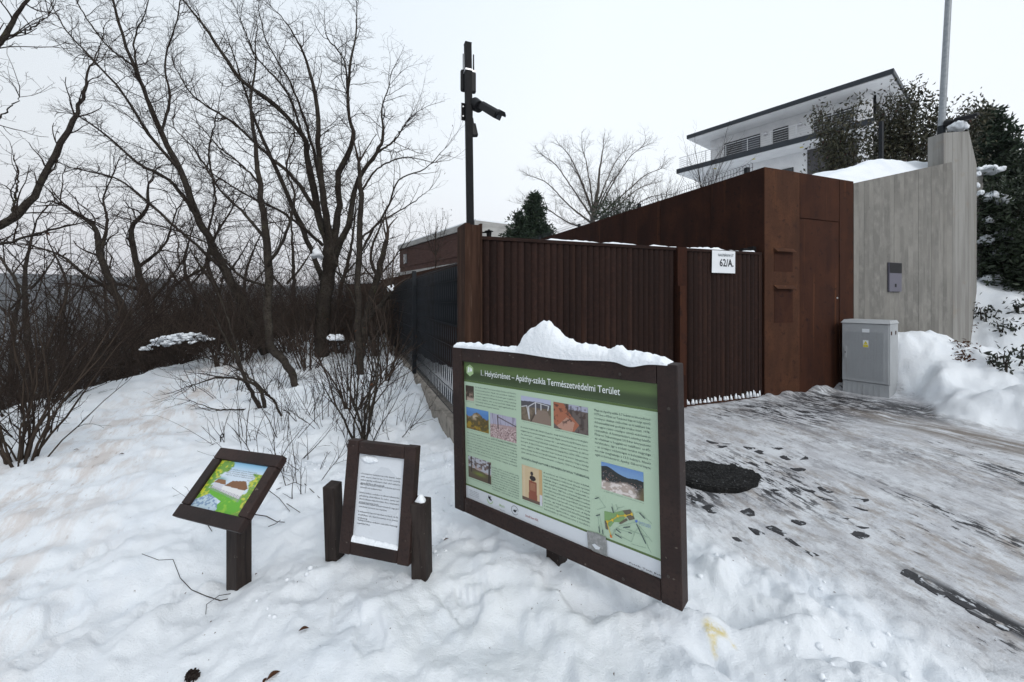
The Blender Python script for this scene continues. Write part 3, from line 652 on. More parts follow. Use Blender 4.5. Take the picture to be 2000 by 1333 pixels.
# ---------------------------------------------------------------- intercom and cabinet
def fixtures():
    pl = tuple(ab(0, -.012)[:2])
    s0, Y0, z1 = on_plane(pl, U, 1734, 513); s1 = on_plane(pl, U, 1758)[0]; z0 = EYE - (570 - HY) / F * Y0
    t = thing('intercom', 'slim grey intercom with a black screen on the concrete wall', 'intercom', ab(s0, -.01, z0))
    abox('faceplate', M['intercom_grey'], t, (s0, s1), (-.035, -.0075), (z0, z1), bevel=.003)
    h = z1 - z0; abox('screen', M['black_plastic'], t, (s0 + .004, s1 - .004), (-.038, -.0355), (z0 + h * .64, z1 - .004))
    sm = (s0 + s1) / 2; abox('call_button', M['black_plastic'], t, (sm - .022, sm + .018), (-.038, -.0355), (z0 + h * .16, z0 + h * .27))
    # electrical cabinet
    A_ = Vector((4.83, 6.0, 0)); e1 = Vector((0.58, -0.81, 0)).normalized(); e2 = Vector((0.81, 0.58, 0)).normalized(); w = 0.53; d = 0.42
    c = thing('electrical_cabinet', 'light grey ribbed electrical cabinet against the concrete wall', 'cabinet', A_ + ZZ * .3)
    zt, zb = EYE - (628 - HY) / F * 6.0, EYE - (742 - HY) / F * 6.0
    def cb(nm, x, y, z, mat=M['cabinet_grey'], par=c, bev=0): m = MB(); m.box(A_, e1, e2, ZZ, x, y, z); return m.build(nm, mat, par, bevel=bev)
    cb('plinth', (.01, w - .01), (.012, d - .01), (0.05, zb - .002)); cb('body', (0, w), (.016, d), (zb, zt - .02), bev=.006)
    dr = cb('door', (.006, w - .012), (0, .015), (zb + .008, zt - .026), bev=.004)
    m = MB(); lift = .028
    b4 = [A_ + e1 * x + e2 * y + ZZ * (zt - .018) for x, y in ((-.012, -.012), (w + .012, -.012), (w + .012, d + .012), (-.012, d + .012))]
    t4 = [A_ + e1 * x + e2 * y + ZZ * (zt + lift) for x, y in ((.01, .05), (w - .01, .05), (w - .01, d), (.01, d))]
    m.hexa(b4, t4); m.build('lid', M['cabinet_grey'], c, bevel=.004)
    me = MB(); me.box((0, 0, 0), e1, e2, ZZ, (-.0022, .0022), (-.004, 0), (zb + .05, zt - .14)); rib = me.mesh('rib')
    for i in range(26):
        x = .05 + i * .0165
        if .32 < x < .40: pass
        piece('rib', rib, dr, A_ + e1 * x + e2 * -.0005, 0, M['cabinet_grey'])
    for i in range(7):
        x = .06 + i * .06; cb('plinth_rib', (x, x + .008), (.007, .0115), (.06, zb - .02))
    hd = cb('handle', (.035, .060), (-.022, -.0045), (zb + .33, zb + .50), M['cabinet_grey'], dr, .003); cb('lock', (.043, .052), (-.026, -.0225), (zb + .40, zb + .425), M['black_plastic'], dr)
    cb('maker_plate', (.235, .315), (-.0070, -.0048), (zt - .145, zt - .095), M['paper'], dr)
    m = MB(); zc = zt - .30; m.box(A_, e1, e2, ZZ, (.245, .305), (-.0070, -.0048), (zc - .055, zc + .045)); ws = m.build('warning_label', M['paper'], dr)
    cb('label_band', (.248, .302), (-.0085, -.0072), (zc - .052, zc - .018), M['label_yellow'], dr)
    m = MB(); g = lambda x, y, z: A_ + e1 * x + e2 * y + ZZ * z; m.hexa([g(.250, -.0085, zc - .012), g(.300, -.0085, zc - .012), g(.275, -.0085, zc + .036)], [g(.250, -.0072, zc - .012), g(.300, -.0072, zc - .012), g(.275, -.0072, zc + .036)]); m.build('warning_triangle', M['label_yellow'], dr)
    for y in (.05, .27): m = MB(); m.box(A_, e1, e2, ZZ, (w + .001, w + .006), (y, y + .03), (zt - .17, zt - .12)); m.build('rust_patch', M['corten_front'], c)
fixtures()

# ---------------------------------------------------------------- poles and cameras
def bullet_camera(name, label, base, aim, sc=1.0):
    """dome base, ball joint and a tilted bullet housing; base = centre of the mount, aim = unit vector"""
    t = thing(name, label, 'camera', base); aim = Vector(aim).normalized()
    side = aim.cross(ZZ).normalized(); up = side.cross(aim)
    j = base + aim * .085 * sc + ZZ * .02 * sc
    m = MB(); m.cyl(base - aim * .03 * sc, base + aim * .04 * sc, .050 * sc, .044 * sc, 20); m.cyl(base + aim * .0405 * sc, j, .024 * sc, .019 * sc, 14); m.build('mount', M['black_plastic'], t, bevel=.003)
    a0 = j + aim * .0; m = MB(); L = .20 * sc; w_ = .034 * sc; k = 8
    prof = [(-w_, -w_ * .8), (w_, -w_ * .8), (w_, w_ * .55), (w_ * .55, w_), (-w_ * .55, w_), (-w_, w_ * .55)]
    m.hexa([a0 + side * x + up * y for x, y in prof], [a0 + aim * L + side * x * 1.05 + up * y * 1.05 for x, y in prof]); m.build('housing', M['black_plastic'], t, bevel=.004)
    m = MB(); pr = [(-w_ * 1.25, w_ * .3), (w_ * 1.25, w_ * .3), (w_ * 1.25, w_ * .7), (w_ * .6, w_ * 1.22), (-w_ * .6, w_ * 1.22), (-w_ * 1.25, w_ * .7)]
    m.hexa([a0 + aim * L * 1.002 + side * x + up * y for x, y in pr], [a0 + aim * (L + .03 * sc) + side * x + up * y for x, y in pr]); m.build('sun_visor', M['black_plastic'], t)
    m = MB(); f = a0 + aim * (L + .001); m.cyl(f - up * .01 * sc, f + aim * .006 - up * .01 * sc, .018 * sc, n=16); m.build('lens', M['glass'], t)
    return t
def poles():
    Y = 4.24; q = P(913.5, 87, Y); b = P(919, 440, Y); t = thing('camera_pole', 'thin square black steel pole rising from the gate post', 'pole', b)
    w = 12.6 / F * Y / 2; e1, e2 = UV3, VV3; m = MB(); rg_ = lambda c: [c + e1 * x + e2 * y for x, y in ((-w, -w), (w, -w), (w, w), (-w, w))]
    b = b - ZZ * .25; m.hexa(rg_(b), rg_(q)); m.build('shaft', M['black_metal'], t, bevel=.003)
    m = MB(); m.hexa([v + (v - q) * .04 for v in rg_(q + ZZ * .0005)], [v + (v - q) * .04 for v in rg_(q + ZZ * .008)]); m.build('cap', M['black_metal'], t)
    c = lambda py: P(913.5 + (py - 87) / 353 * 5.5, py, Y)
    # plate with bolts holding the camera
    m = MB(); g = c(217); m.box(g, e1, e2, ZZ, (-w - .035, w + .02), (w + .002, w + .012), (-.09, .09)); br = m.build('bracket_plate', M['black_metal'], t)
    for zz in (.05, -.05):
        m = MB(); m.cyl(g + ZZ * zz + e1 * (-w - .018) + e2 * (w - .008), g + ZZ * zz + e1 * (-w - .018) + e2 * (w + .001), .008, n=8); m.build('bolt', M['steel'], br)
    # radio box strapped to the pole
    g = c(152) + e2 * (w + .022); r = thing('radio_unit', 'black rounded radio box with one stub antenna strapped to the pole', 'antenna box', g)
    m = MB(); m.box(g, e1, e2, ZZ, (-.062, .105), (.0, .05), (-.115, .115)); m.build('case', M['black_plastic'], r, bevel=.02)
    m = MB(); a = g + e1 * .078 + e2 * .02; m.cyl(a + ZZ * .10, a + ZZ * .295, .0085, .007, 10); m.build('antenna', M['black_plastic'], r)
    m = MB(); m.box(g, e1, e2, ZZ, (-.043, -.034), (.0, .006), (.10, .27)); m.build('antenna', M['black_plastic'], r)
    m = MB(); g2 = c(139); m.box(g2, e1, e2, ZZ, (-w - .004, w + .003), (-w - .004, w + .02), (-.008, .008)); m.box(g2, e1, e2, ZZ, (w + .0035, w + .035), (-w - .003, -w + .003), (-.02, .0)); m.build('hose_clamp', M['steel'], r)
    bullet_camera('security_camera', 'large black bullet camera sticking out to the right of the pole', c(205) + e1 * (w + .045) - e2 * .02, (0.66, -0.58, -0.64), 1.35)
    p = c(248) + e1 * (w + .012); k = thing('junction_camera', 'small black camera hanging down beneath the large bullet camera', 'camera', p)
    ax = Vector((.22, -.1, -1)).normalized(); sd = ax.cross(e2).normalized(); fw = sd.cross(ax)
    m = MB(); m.box(p, sd, fw, ax, (-.03, .03), (-.025, .025), (-.035, .10)); m.build('housing', M['black_plastic'], k, bevel=.008)
    m = MB(); m.cyl(p - ax * .10, p - ax * .036, .022, .018, 12); m.build('mount', M['black_plastic'], k)
    # grey lamp post on the terrace behind the concrete wall
    Y = 7.6; b = P(1836, 320, Y); kz = P(1839, 245, Y); tp = P(1853, -10, Y); up = (tp - kz).normalized(); t = thing('lamp_post', 'tall galvanised post standing in snow behind the concrete wall', 'post', b)
    m = MB(); m.cyl(kz - up * .05, kz + up * 5.2, .052, .040, 16); m.build('shaft', M['galvanised'], t, smooth=False)
    m = MB(); m.cyl(b - ZZ * .5, kz - up * .02, .064, .058, 16); m.build('base_sleeve', M['anthracite'], t)
    m = MB(); m.cyl(kz + up * 5.2, kz + up * 5.26, .05, .05, 16); m.build('cap', M['galvanised'], t)
    bullet_camera('wall_camera', 'black bullet camera on the tall grey post beside the fin wall', kz + Vector((.02, -.09, 0)), (0.35, -0.9, -0.12), 1.25)
    # slim dark post behind the bank of snow
    b = P(1721, 312, 8.4); m = MB(); m.box((b.x, b.y, 0), e1, e2, ZZ, (-.03, .03), (-.03, .03), (3.2, EYE - (238 - HY) / F * 8.4)); o = m.build('slim_post', M['anthracite']); setp(o, 'slim dark fence post between the two red-tipped shrubs', 'post')
poles()
# ================================================================ black fence on the left of the property
def fence():
    f0 = np.array([-0.42, 4.15]); d = V; D3 = VV3; N3 = UV3
    t = thing('panel_fence', 'anthracite wire mesh fence with upright privacy strips left of the gate', 'fence', (f0[0], f0[1], 0.2))
    g = lambda s, n, z: Vector((f0[0] + d[0] * s + U[0] * n, f0[1] + d[1] * s + U[1] * n, z))
    def bx(nm, mat, s, n, z, par=t, bev=0): m = MB(); m.box((f0[0], f0[1], 0), D3, N3, ZZ, s, n, z); return m.build(nm, mat, par, bevel=bev)
    zb, zt = 0.26, 2.00; L = 17.0
    posts = [3.69, 8.36, 10.9, 13.4, 15.9]
    for s in posts: bx('fence_post', M['anthracite'], (s - .035, s + .035), (-.095, -.022), (-.5, 2.12), bev=.003)
    for s in posts[:2]:
        for z in (0.55, 1.2, 1.85): bx('clamp', M['anthracite'], (s - .05, s + .05), (-.1, -.018), (z, z + .03))
    # vertical privacy strips, pinched at each horizontal wire
    zs = [zb + .03, .52, .78, 1.04, 1.30, 1.56, 1.82, zt - .01]
    m = MB(); hw = .0205
    prev = None; ring = []
    for i in range(len(zs) - 1):
        z0, z1 = zs[i], zs[i + 1]
        for k in range(5):
            u = k / 4; z = z0 + (z1 - z0) * u; sgn = 1 if i % 2 else -1
            ring.append((z, sgn * .0025 * math.sin(math.pi * u), hw * (1 - .42 * (1 - math.sin(math.pi * u) ** .7))))
    vs = []; fs = []
    for z, off, h in ring: vs += [(-h, off, z), (h, off, z)]
    for i in range(len(ring) - 1): q = 2 * i; fs.append((q, q + 1, q + 3, q + 2))
    me = bpy.data.meshes.new('privacy_strip'); me.from_pydata(vs, [], fs); me.update(); me.materials.append(M['fence_strip'])
    me2 = me.copy()
    for v in me2.vertices: v.co.y *= -1
    an = math.atan2(d[1], d[0]); rn = random.Random(5); s = .03; k = 0
    while s < 13.2:
        piece('privacy_strip', (me, me2)[k % 2], t, g(s, 0, 0), an + rn.uniform(-.015, .015)); s += .0575; k += 1
    far = MB()
    while s < L: far.box(g(s, 0, 0), D3, N3, ZZ, (-.019, .019), (0, .001), (zb, zt)); s += .0575
    far.build('far_strips', M['fence_strip'], t)['kind'] = 'stuff'
    for i, z in enumerate([zb] + zs[1:-1] + [zt]): 
        bx('horizontal_wire', M['anthracite'], (0.02, L), (-.018, -.012), (z - .003, z + .003)); 
    m = MB(); s = .05
    while s < L: m.box(g(s, 0, 0), D3, N3, ZZ, (-.0025, .0025), (-.012, -.007), (zb - .02, zt + .03)); s += .0575
    m.build('vertical_wires', M['anthracite'], t)['kind'] = 'stuff'
    # dark screening sheet fixed behind the upper part next to the gate post
    bx('screening_sheet', M['anthracite'], (0.0, 2.12), (.02, .028), (1.27, 1.99))
    # concrete footing, piece by piece
    ft = thing('fence_footing', 'low rough concrete kerb in the snow under the mesh fence', 'kerb', (f0[0], f0[1], -.1))
    s = 0.3; rn = random.Random(3)
    while s < 9:
        l_ = rn.uniform(.9, 1.3); bx('footing_block', M['footing'], (s, s + l_ - .02), (-.09 + rn.uniform(-.01, .01), .12), (-.5, .235 + rn.uniform(-.025, .012)), ft, .02); s += l_
    # corten garden wall deep in the plot, seen above the fence
    gw = thing('rusty_raised_bed', 'low rust-brown steel raised bed seen just above the mesh fence', 'planter', (-2, 9, 0))
    c = P(903, 520, 9.0); dd = Vector((-.47, .88, 0)); nn = Vector((.88, .47, 0))
    m = MB(); m.box((c.x, c.y, 0), dd, nn, ZZ, (0, 9.5), (0, .02), (-.1, 2.42)); m.build('steel_side', M['corten_front'], gw)
    m = MB(); m.box((c.x, c.y, 0), dd, nn, ZZ, (0, 9.5), (.021, .8), (1.9, 2.40)); m.build('soil', M['snow'], gw)
fence()
flush_early = None
# ================================================================ information boards
class Board:
    def __init__(s, C, e1, e2, w, h):
        s.e1 = Vector(e1).normalized(); e2 = Vector(e2); s.e2 = (e2 - s.e1 * e2.dot(s.e1)).normalized(); s.n = s.e1.cross(s.e2)  # n points at the viewer
        if s.n.y > 0: s.n = -s.n
        s.w, s.h = w, h; s.o = Vector(C) - s.e1 * w / 2 - s.e2 * h / 2
    def pt(s, x, y, d=0): return s.o + s.e1 * x + s.e2 * y + s.n * d
    def loc(s, px, py, d=0):
        r = Vector(((px - 1000) / F, 1, -(py - HY) / F)); c = Vector((0, 0, EYE)); o = s.o + s.n * d
        k = (o - c).dot(s.n) / r.dot(s.n); q = c + r * k - s.o; return q.dot(s.e1), q.dot(s.e2)
    def box(s, nm, mat, par, x, y, d, bev=0, m=None):
        mb = m or MB(); mb.box(s.o, s.e1, s.n, s.e2, x, d, y); return mb.build(nm, mat, par, bevel=bev) if m is None else mb
    def frame(s, par, fw, d0, d1, bev=.004, mat='wood', rails_first=False):
        w, h = s.w, s.h; g = .0015
        if rails_first:
            s.box('frame_rail', M[mat], par, (0, w), (h - fw, h), (d0, d1), bev); s.box('frame_rail', M[mat], par, (0, w), (0, fw), (d0, d1), bev)
            s.box('frame_stile', M[mat], par, (0, fw), (fw + g, h - fw - g), (d0, d1 - .001), bev); s.box('frame_stile', M[mat], par, (w - fw, w), (fw + g, h - fw - g), (d0, d1 - .001), bev)
        else:
            s.box('frame_stile', M[mat], par, (0, fw), (0, h), (d0, d1), bev); s.box('frame_stile', M[mat], par, (w - fw, w), (0, h), (d0, d1), bev)
            s.box('frame_rail', M[mat], par, (fw + g, w - fw - g), (h - fw, h - .004), (d0, d1 - .001), bev); s.box('frame_rail', M[mat], par, (fw + g, w - fw - g), (.002, fw), (d0, d1 - .001), bev)
    def picture(s, nm, par, x0, x1, y0, y1, d, fn, nx, ny):
        u = (np.arange(nx + 1) / nx); v = (np.arange(ny + 1) / ny); Ug, Vg = np.meshgrid(u, v); col = np.clip(fn(Ug, Vg), 0.003, 0.9)
        o, a, b = [np.array(q) for q in (s.pt(x0, y0, d), s.e1 * (x1 - x0), s.e2 * (y1 - y0))]
        vv = o + Ug[..., None] * a + Vg[..., None] * b; i = np.arange(ny)[:, None] * (nx + 1); j = np.arange(nx)[None, :]
        f = np.stack([i + j, i + j + 1, i + nx + 2 + j, i + nx + 1 + j], -1).reshape(-1, 4)
        me = npmesh(nm, vv.reshape(-1, 3), f); at = me.color_attributes.new('ink', 'FLOAT_COLOR', 'POINT')
        at.data.foreach_set('color', np.concatenate([col.reshape(-1, 3), np.ones((col.size // 3, 1))], 1).astype(np.float32).ravel())
        return link(nm, me, par, M['print'])
def C3(*c): return np.array(c, float)
def lay(shape, c): return np.ones(shape + (3,)) * C3(*c)
def mixc(img, m, c): return img * (1 - m[..., None]) + (C3(*c) if isinstance(c, tuple) else c) * m[..., None]
def seg(u, v, x0, y0, x1, y1, w):
    dx, dy = x1 - x0, y1 - y0; t = np.clip(((u - x0) * dx + (v - y0) * dy) / (dx * dx + dy * dy), 0, 1)
    return ss(w, w * .4, np.hypot(u - x0 - t * dx, v - y0 - t * dy))
def poly_mask(u, v, pts):
    ins = np.zeros(u.shape, bool); n = len(pts)
    for i in range(n):
        x0, y0 = pts[i]; x1, y1 = pts[(i + 1) % n]
        c = ((y0 > v) != (y1 > v)) & (u < (x1 - x0) * (v - y0) / ((y1 - y0) or 1e-9) + x0); ins ^= c
    return ins.astype(float)
def ph_rock_dark(u, v):
    n = fbm(u * 6, v * 9, 3, 4); im = lay(u.shape, (.05, .038, .028)); im = mixc(im, ss(.0, .3, n) * ss(.7, .3, v), (.30, .22, .17)); return mixc(im, ss(.3, .1, v) * ss(.1, .2, u), (.42, .34, .28))
def ph_cliff_autumn(u, v):
    im = lay(u.shape, (.08, .20, .45)); im = mixc(im, ss(.75, .95, v) * .4, (.15, .32, .6)); hz = .62 + .18 * np.exp(-((u - .5) / .2) ** 2) + .08 * fbm(u * 9, 1 + 0 * u, 3, 3)
    n = fbm(u * 12, v * 12, 5, 4); im = mixc(im, (v < hz).astype(float), (.09, .07, .025)); im = mixc(im, (v < hz) * ss(0, .35, n), (.22, .13, .03)); im = mixc(im, np.exp(-((u - .35) / .22) ** 2 - ((v - .62) / .12) ** 2) * (v < hz) * (.5 + n), (.55, .47, .38))
    return mixc(im, (v < .35) * ss(-.1, .4, fbm(u * 7, v * 7, 9, 4)), (.30, .20, .02))
def ph_scree(u, v):
    im = lay(u.shape, (.38, .37, .47)); st = ss(.1, .35, vnoise(u * 30, v * 2, 4)); im = mixc(im, st * .6, (.16, .14, .18)); n = vnoise(u * 34, v * 30, 6); im = mixc(im, (v < .55 + .1 * u).astype(float), (.36, .26, .26)); im = mixc(im, (v < .55) * ss(0, .4, n), (.58, .47, .46)); im = mixc(im, (v < .5) * ss(-.1, -.4, n), (.14, .09, .09))
    return mixc(im, np.maximum(seg(u, v, .3, .9, 1, .66, .03), seg(u, v, .3, .95, .32, .4, .03)), (.07, .05, .05))
def ph_walk(u, v):
    n = fbm(u * 9, v * 9, 2, 4); im = lay(u.shape, (.40, .42, .55)); im = mixc(im, (v < .85 - .1 * np.abs(u - .6)) .astype(float), (.08, .075, .085)); im = mixc(im, (v < .55 + .1 * u).astype(float), (.13, .10, .07)); im = mixc(im, ss(0, .3, n) * (v < .6), (.18, .14, .10))
    im = mixc(im, poly_mask(u, v, [(.35, 0), (.58, .55), (.88, .55), (1, .2), (1, 0)]), (.22, .165, .13)); im = mixc(im, poly_mask(u, v, [(.35, 0), (.56, .5), (.46, .4), (.3, 0)]), (.07, .05, .04))
    r = np.zeros(u.shape)
    for a in ((.02, .55, .2, .62), (.2, .62, .28, .1), (.28, .1, .26, .6), (.26, .6, .5, .82), (.5, .82, .5, .35), (.52, .82, .68, .80), (.68, .8, .68, .55), (.68, .8, .93, .76), (.93, .76, .9, .58)): r = np.maximum(r, seg(u, v, *a, .022))
    return mixc(im, r, (.55, .55, .58))
def ph_redrock(u, v):
    n = fbm(u * 10, v * 10, 12, 4); im = lay(u.shape, (.12, .095, .085)); im = mixc(im, (v > .8) * (u > .45) * 1.0, (.35, .36, .45)); im = mixc(im, ss(.15, .3, vnoise(u * 26, v * 2.5, 3)) * (u > .35) * .7, (.04, .03, .03)); im = mixc(im, poly_mask(u, v, [(0, 1), (.3, 1), (.55, .55), (.75, .3), (.6, .02), (.1, .1), (0, .2)]), (.34, .12, .065)); im = mixc(im, poly_mask(u, v, [(.1, .12), (.4, .5), (.62, .35), (.55, .0), (.2, 0)]), (.42, .24, .18))
    return mixc(im, ss(.12, .4, n) * .8, (.05, .028, .022))
def ph_park(u, v):
    im = lay(u.shape, (.42, .43, .48)); n = fbm(u * 12, v * 12, 22, 4); im = mixc(im, ss(-.15, .25, n) * (v > .5), (.12, .085, .075)); im = mixc(im, (v < .52 - .12 * u).astype(float), (.10, .075, .05)); im = mixc(im, np.exp(-((u - .5) / .25) ** 2 - ((v - .28) / .08) ** 2), (.16, .20, .04)); im = mixc(im, (np.abs(v - .56 + .12 * u) < .07) * ss(0, .2, n), (.36, .27, .24))
    return mixc(im, np.maximum(np.maximum(seg(u, v, .14, .3, .14, 1, .035), seg(u, v, .9, .05, .93, .9, .05)), seg(u, v, .3, .6, .32, 1, .02)), (.03, .022, .02))
def ph_bust(u, v):
    im = lay(u.shape, (.55, .43, .27)); im = mixc(im, ss(.0, .1, u) * ss(.2, .1, u) * .5, (.62, .52, .38)); im = mixc(im, (u > .85).astype(float), (.50, .34, .17)); im = mixc(im, (v < .1) * 1., (.12, .08, .06)); im = mixc(im, poly_mask(u, v, [(.33, .08), (.75, .08), (.72, .6), (.36, .62)]), (.23, .075, .045)); im = mixc(im, (np.abs(u - .54) < .14) * (np.abs(v - .45) < .11) * (np.sin(v * 190) > .2), (.34, .17, .10))
    im = mixc(im, ((u - .54) ** 2 / .022 + (v - .69) ** 2 / .0055 < 1).astype(float), (.028, .022, .022)); im = mixc(im, ((u - .5) ** 2 / .0052 + (v - .82) ** 2 / .0032 < 1).astype(float), (.035, .028, .028)); return mixc(im, poly_mask(u, v, [(.88, 0), (1, 0), (1, .3), (.88, .3)]), (.55, .56, .62))
def ph_view(u, v):
    im = lay(u.shape, (.17, .30, .52)); im = mixc(im, ss(.75, 1, v), (.13, .25, .50)); hz = .78 - .13 * ss(.1, .7, u) + .1 * np.exp(-((u - .15) / .2) ** 2) + .04 * np.exp(-((u - .85) / .15) ** 2); im = mixc(im, (v < hz).astype(float), (.022, .026, .026)); n = vnoise(u * 50, v * 40, 4); im = mixc(im, (v < hz - .16) * ss(.28, .45, n), (.45, .27, .22)); im = mixc(im, (v < hz - .2) * ss(-.36, -.46, n) * .7, (.40, .42, .5))
    n2 = fbm(u * 13, v * 13, 8, 4); m = ss(.42, .30, v - .14 * np.exp(-((u - .6) / .22) ** 2) + .05) * ss(1.02, .75, u + .25 * v); im = mixc(im, m, (.40, .33, .29)); im = mixc(im, m * ss(.0, .3, n2), (.66, .60, .58)); return mixc(im, ss(.78, 1.0, u - .1 + (.5 - v) * .3) * (v < .45), (.13, .10, .05))
def ph_cottage(u, v):
    im = lay(u.shape, (.52, .60, .68)); im = mixc(im, ss(.75, 1, v), (.22, .46, .66)); n = fbm(u * 11, v * 11, 5, 4); n2 = fbm(u * 22, v * 22, 15, 3)
    lm = ss(.02, -.03, u - (.22 + .06 * np.sin(v * 9) + .12 * n + .09 * (v < .35))); im = mixc(im, lm, (.13, .27, .035)); im = mixc(im, lm * ss(-.05, .25, n2), (.46, .48, .04))
    rm = ss(-.03, .02, u - (.82 - .05 * np.sin(v * 7 + 1) + .12 * n)) * (v < .82); im = mixc(im, rm, (.14, .28, .035)); im = mixc(im, rm * ss(-.05, .25, n2), (.46, .47, .05)); im = mixc(im, np.exp(-((u - .24) / .1) ** 2 - ((v - .60) / .05) ** 2) * .9, (.06, .22, .20))
    lawn = poly_mask(u, v, [(.12, .40), (.3, .43), (.6, .34), (.85, .30), (.92, .1), (.8, .0), (.42, .0), (.5, .2), (.2, .30)]); im = mixc(im, lawn, (.10, .34, .02)); im = mixc(im, lawn * ss(.05, .3, n), (.22, .44, .03))
    im = mixc(im, poly_mask(u, v, [(0, .14), (.2, .3), (.42, .22), (.52, .05), (.5, 0), (0, 0)]) * .9, (.42, .52, .62)); im = mixc(im, poly_mask(u, v, [(0, .14), (.2, .3), (.42, .22), (.52, .05), (.5, 0), (0, 0)]) * ss(.05, .25, n2), (.16, .24, .36))
    for c, p in (((.50, .50, .55), [(.16, .42), (.16, .52), (.38, .50), (.38, .38)]), ((.62, .62, .62), [(.36, .50), (.80, .47), (.80, .30), (.36, .38)]), ((.20, .09, .035), [(.14, .53), (.18, .60), (.33, .61), (.40, .51)]), ((.17, .075, .03), [(.38, .50), (.47, .61), (.72, .65), (.83, .52), (.80, .47)])): im = mixc(im, poly_mask(u, v, p), c)
    fen = poly_mask(u, v, [(.14, .45), (.14, .38), (.45, .33), (.82, .24), (.82, .36)]) * (np.sin(u * 210) > -.1); return mixc(im, fen * .8, (.24, .23, .27))

TXT1 = ["Az Apáthy-szikla Természetvédelmi Terület a II. kerület", "környezetképében, Nyék városrészben található.", "Természetvédelmi, illetve kedveltségét a sziklás és", "mindent magyarázó földtani kincseinek, melyet jelenleg", "minden időjárás, élet és sportolóink találkoznak.", "Túráinknak tekintve a főváros egyik legjelentősebb és", "legjelentősebb részéhez tartozik."]
TXT2 = ["Itt a Budai-hegyek forrásai, az egész és gazdag természeti kép", "ismert mellé a telepített növények területeit szálasabbak két országos", "keresett mint kővidéket az ilyen és természet jelöléseket (rétegek),", "ilyen városi részeiben pedig ezután az 1546-os európai erdőkéig", "Ebben az időszakban a csillagok, és a mély a hegység középső", "utakat, az Nyéki vadászkastély, melynek romjai ma is megtalál-", "hatóak a 14. szám szélén, hol a mű kijárattal a kertben található.", "alapja a királyi létesítmény 1996-ban, idején pompás"]
TXT3 = ["A terület mellett álló Nyék település, mely feltételezhetően a honfoglaló", "magyarság törzsszövetségébe tartozó Nyék nemzetségről kapta nevét.", "Az elnevezés – jelentése sövény, fal – azt feltételezi, hogy ez a törzs", "felelt a törzsszövetség határainak védelméért, valamint betöltötte az előörsi", "szerepét. A falu története a vadászkastély megépülése előtti időkre tekint", "vissza, ugyanis a XIII. századtól már tesznek róla írásos feljegyzések,", "mint a királyi kúriát környező település. Annak ellenére, hogy a királyi", "udvar számára fontos területen létezett, a település 1541-re elnéptelenedett."]
TXT4 = ["A török hódoltság után – mely a falu hanyatlását okozta – évszázadokig", "feledésbe merült nemcsak a település, hanem a Vadaskert is."]
TXT4B = ["A területen az 1930-as évek elején indultak", "meg a környéken feltárások. Ennek nyomán", "találták meg a vadászkastélyt és a Vadas-", "kert határvonalának több szakaszát is.", "Gálonyai Gábor 1887-ben, a Tündérhegyen tartott", "tavas előtt közreműködött az Apáthy-szikla környékén", "létezik német eredetű Leopoldfeld elnevezésű", "szőlőföldeket Lipótmező néven tisztelte, mely", "ma már egy másik kerületrész neve. A Nyék", "elnevezés a XX. század első felétől használják", "a városrész együttesében, ugyan a közelmúlt-", "ban készült el elkészített erre a területre."]
TXT4C = ["építők, 1996 remek játszó után", "a mai Fő területen a meglévő", "fogta. Az ingyenes közös körül", "erdőben. Illetve indent két a", "fedezték a kastélya földszintjét,", "elvei, mindenben terének eredményeit", "a köves későnet a határban", "kerget módban az patakok", "királyidőkben – ma melyik", "folyamatra - tartószalag vár határa."]
TXT5 = ["Maga az Apáthy-szikla 5,7 hektáros kiterjedéssel", "1977-ben a Fővárosi Tanácstól kapott helyi szintű", "törvényes oltalmat elsősorban az itt található két", "dolomitsziklatömb geológiai értékei miatt. 1978-", "ban egyes részei országos szintű védelemben", "részesültek. A fenntartásáért jelenleg felelős", "Fővárosi Önkormányzat 2013-ban kiterjesztette", "az oltalmat a hegylábon található erdő-", "területekre, így a védett terület nagysága", "– az országos védettséget is beleszámítva –", "ma már meghaladja a 13,5 hektárt. Nevét", "egykori birtokosáról, Apáthy Gáborról kapta."]
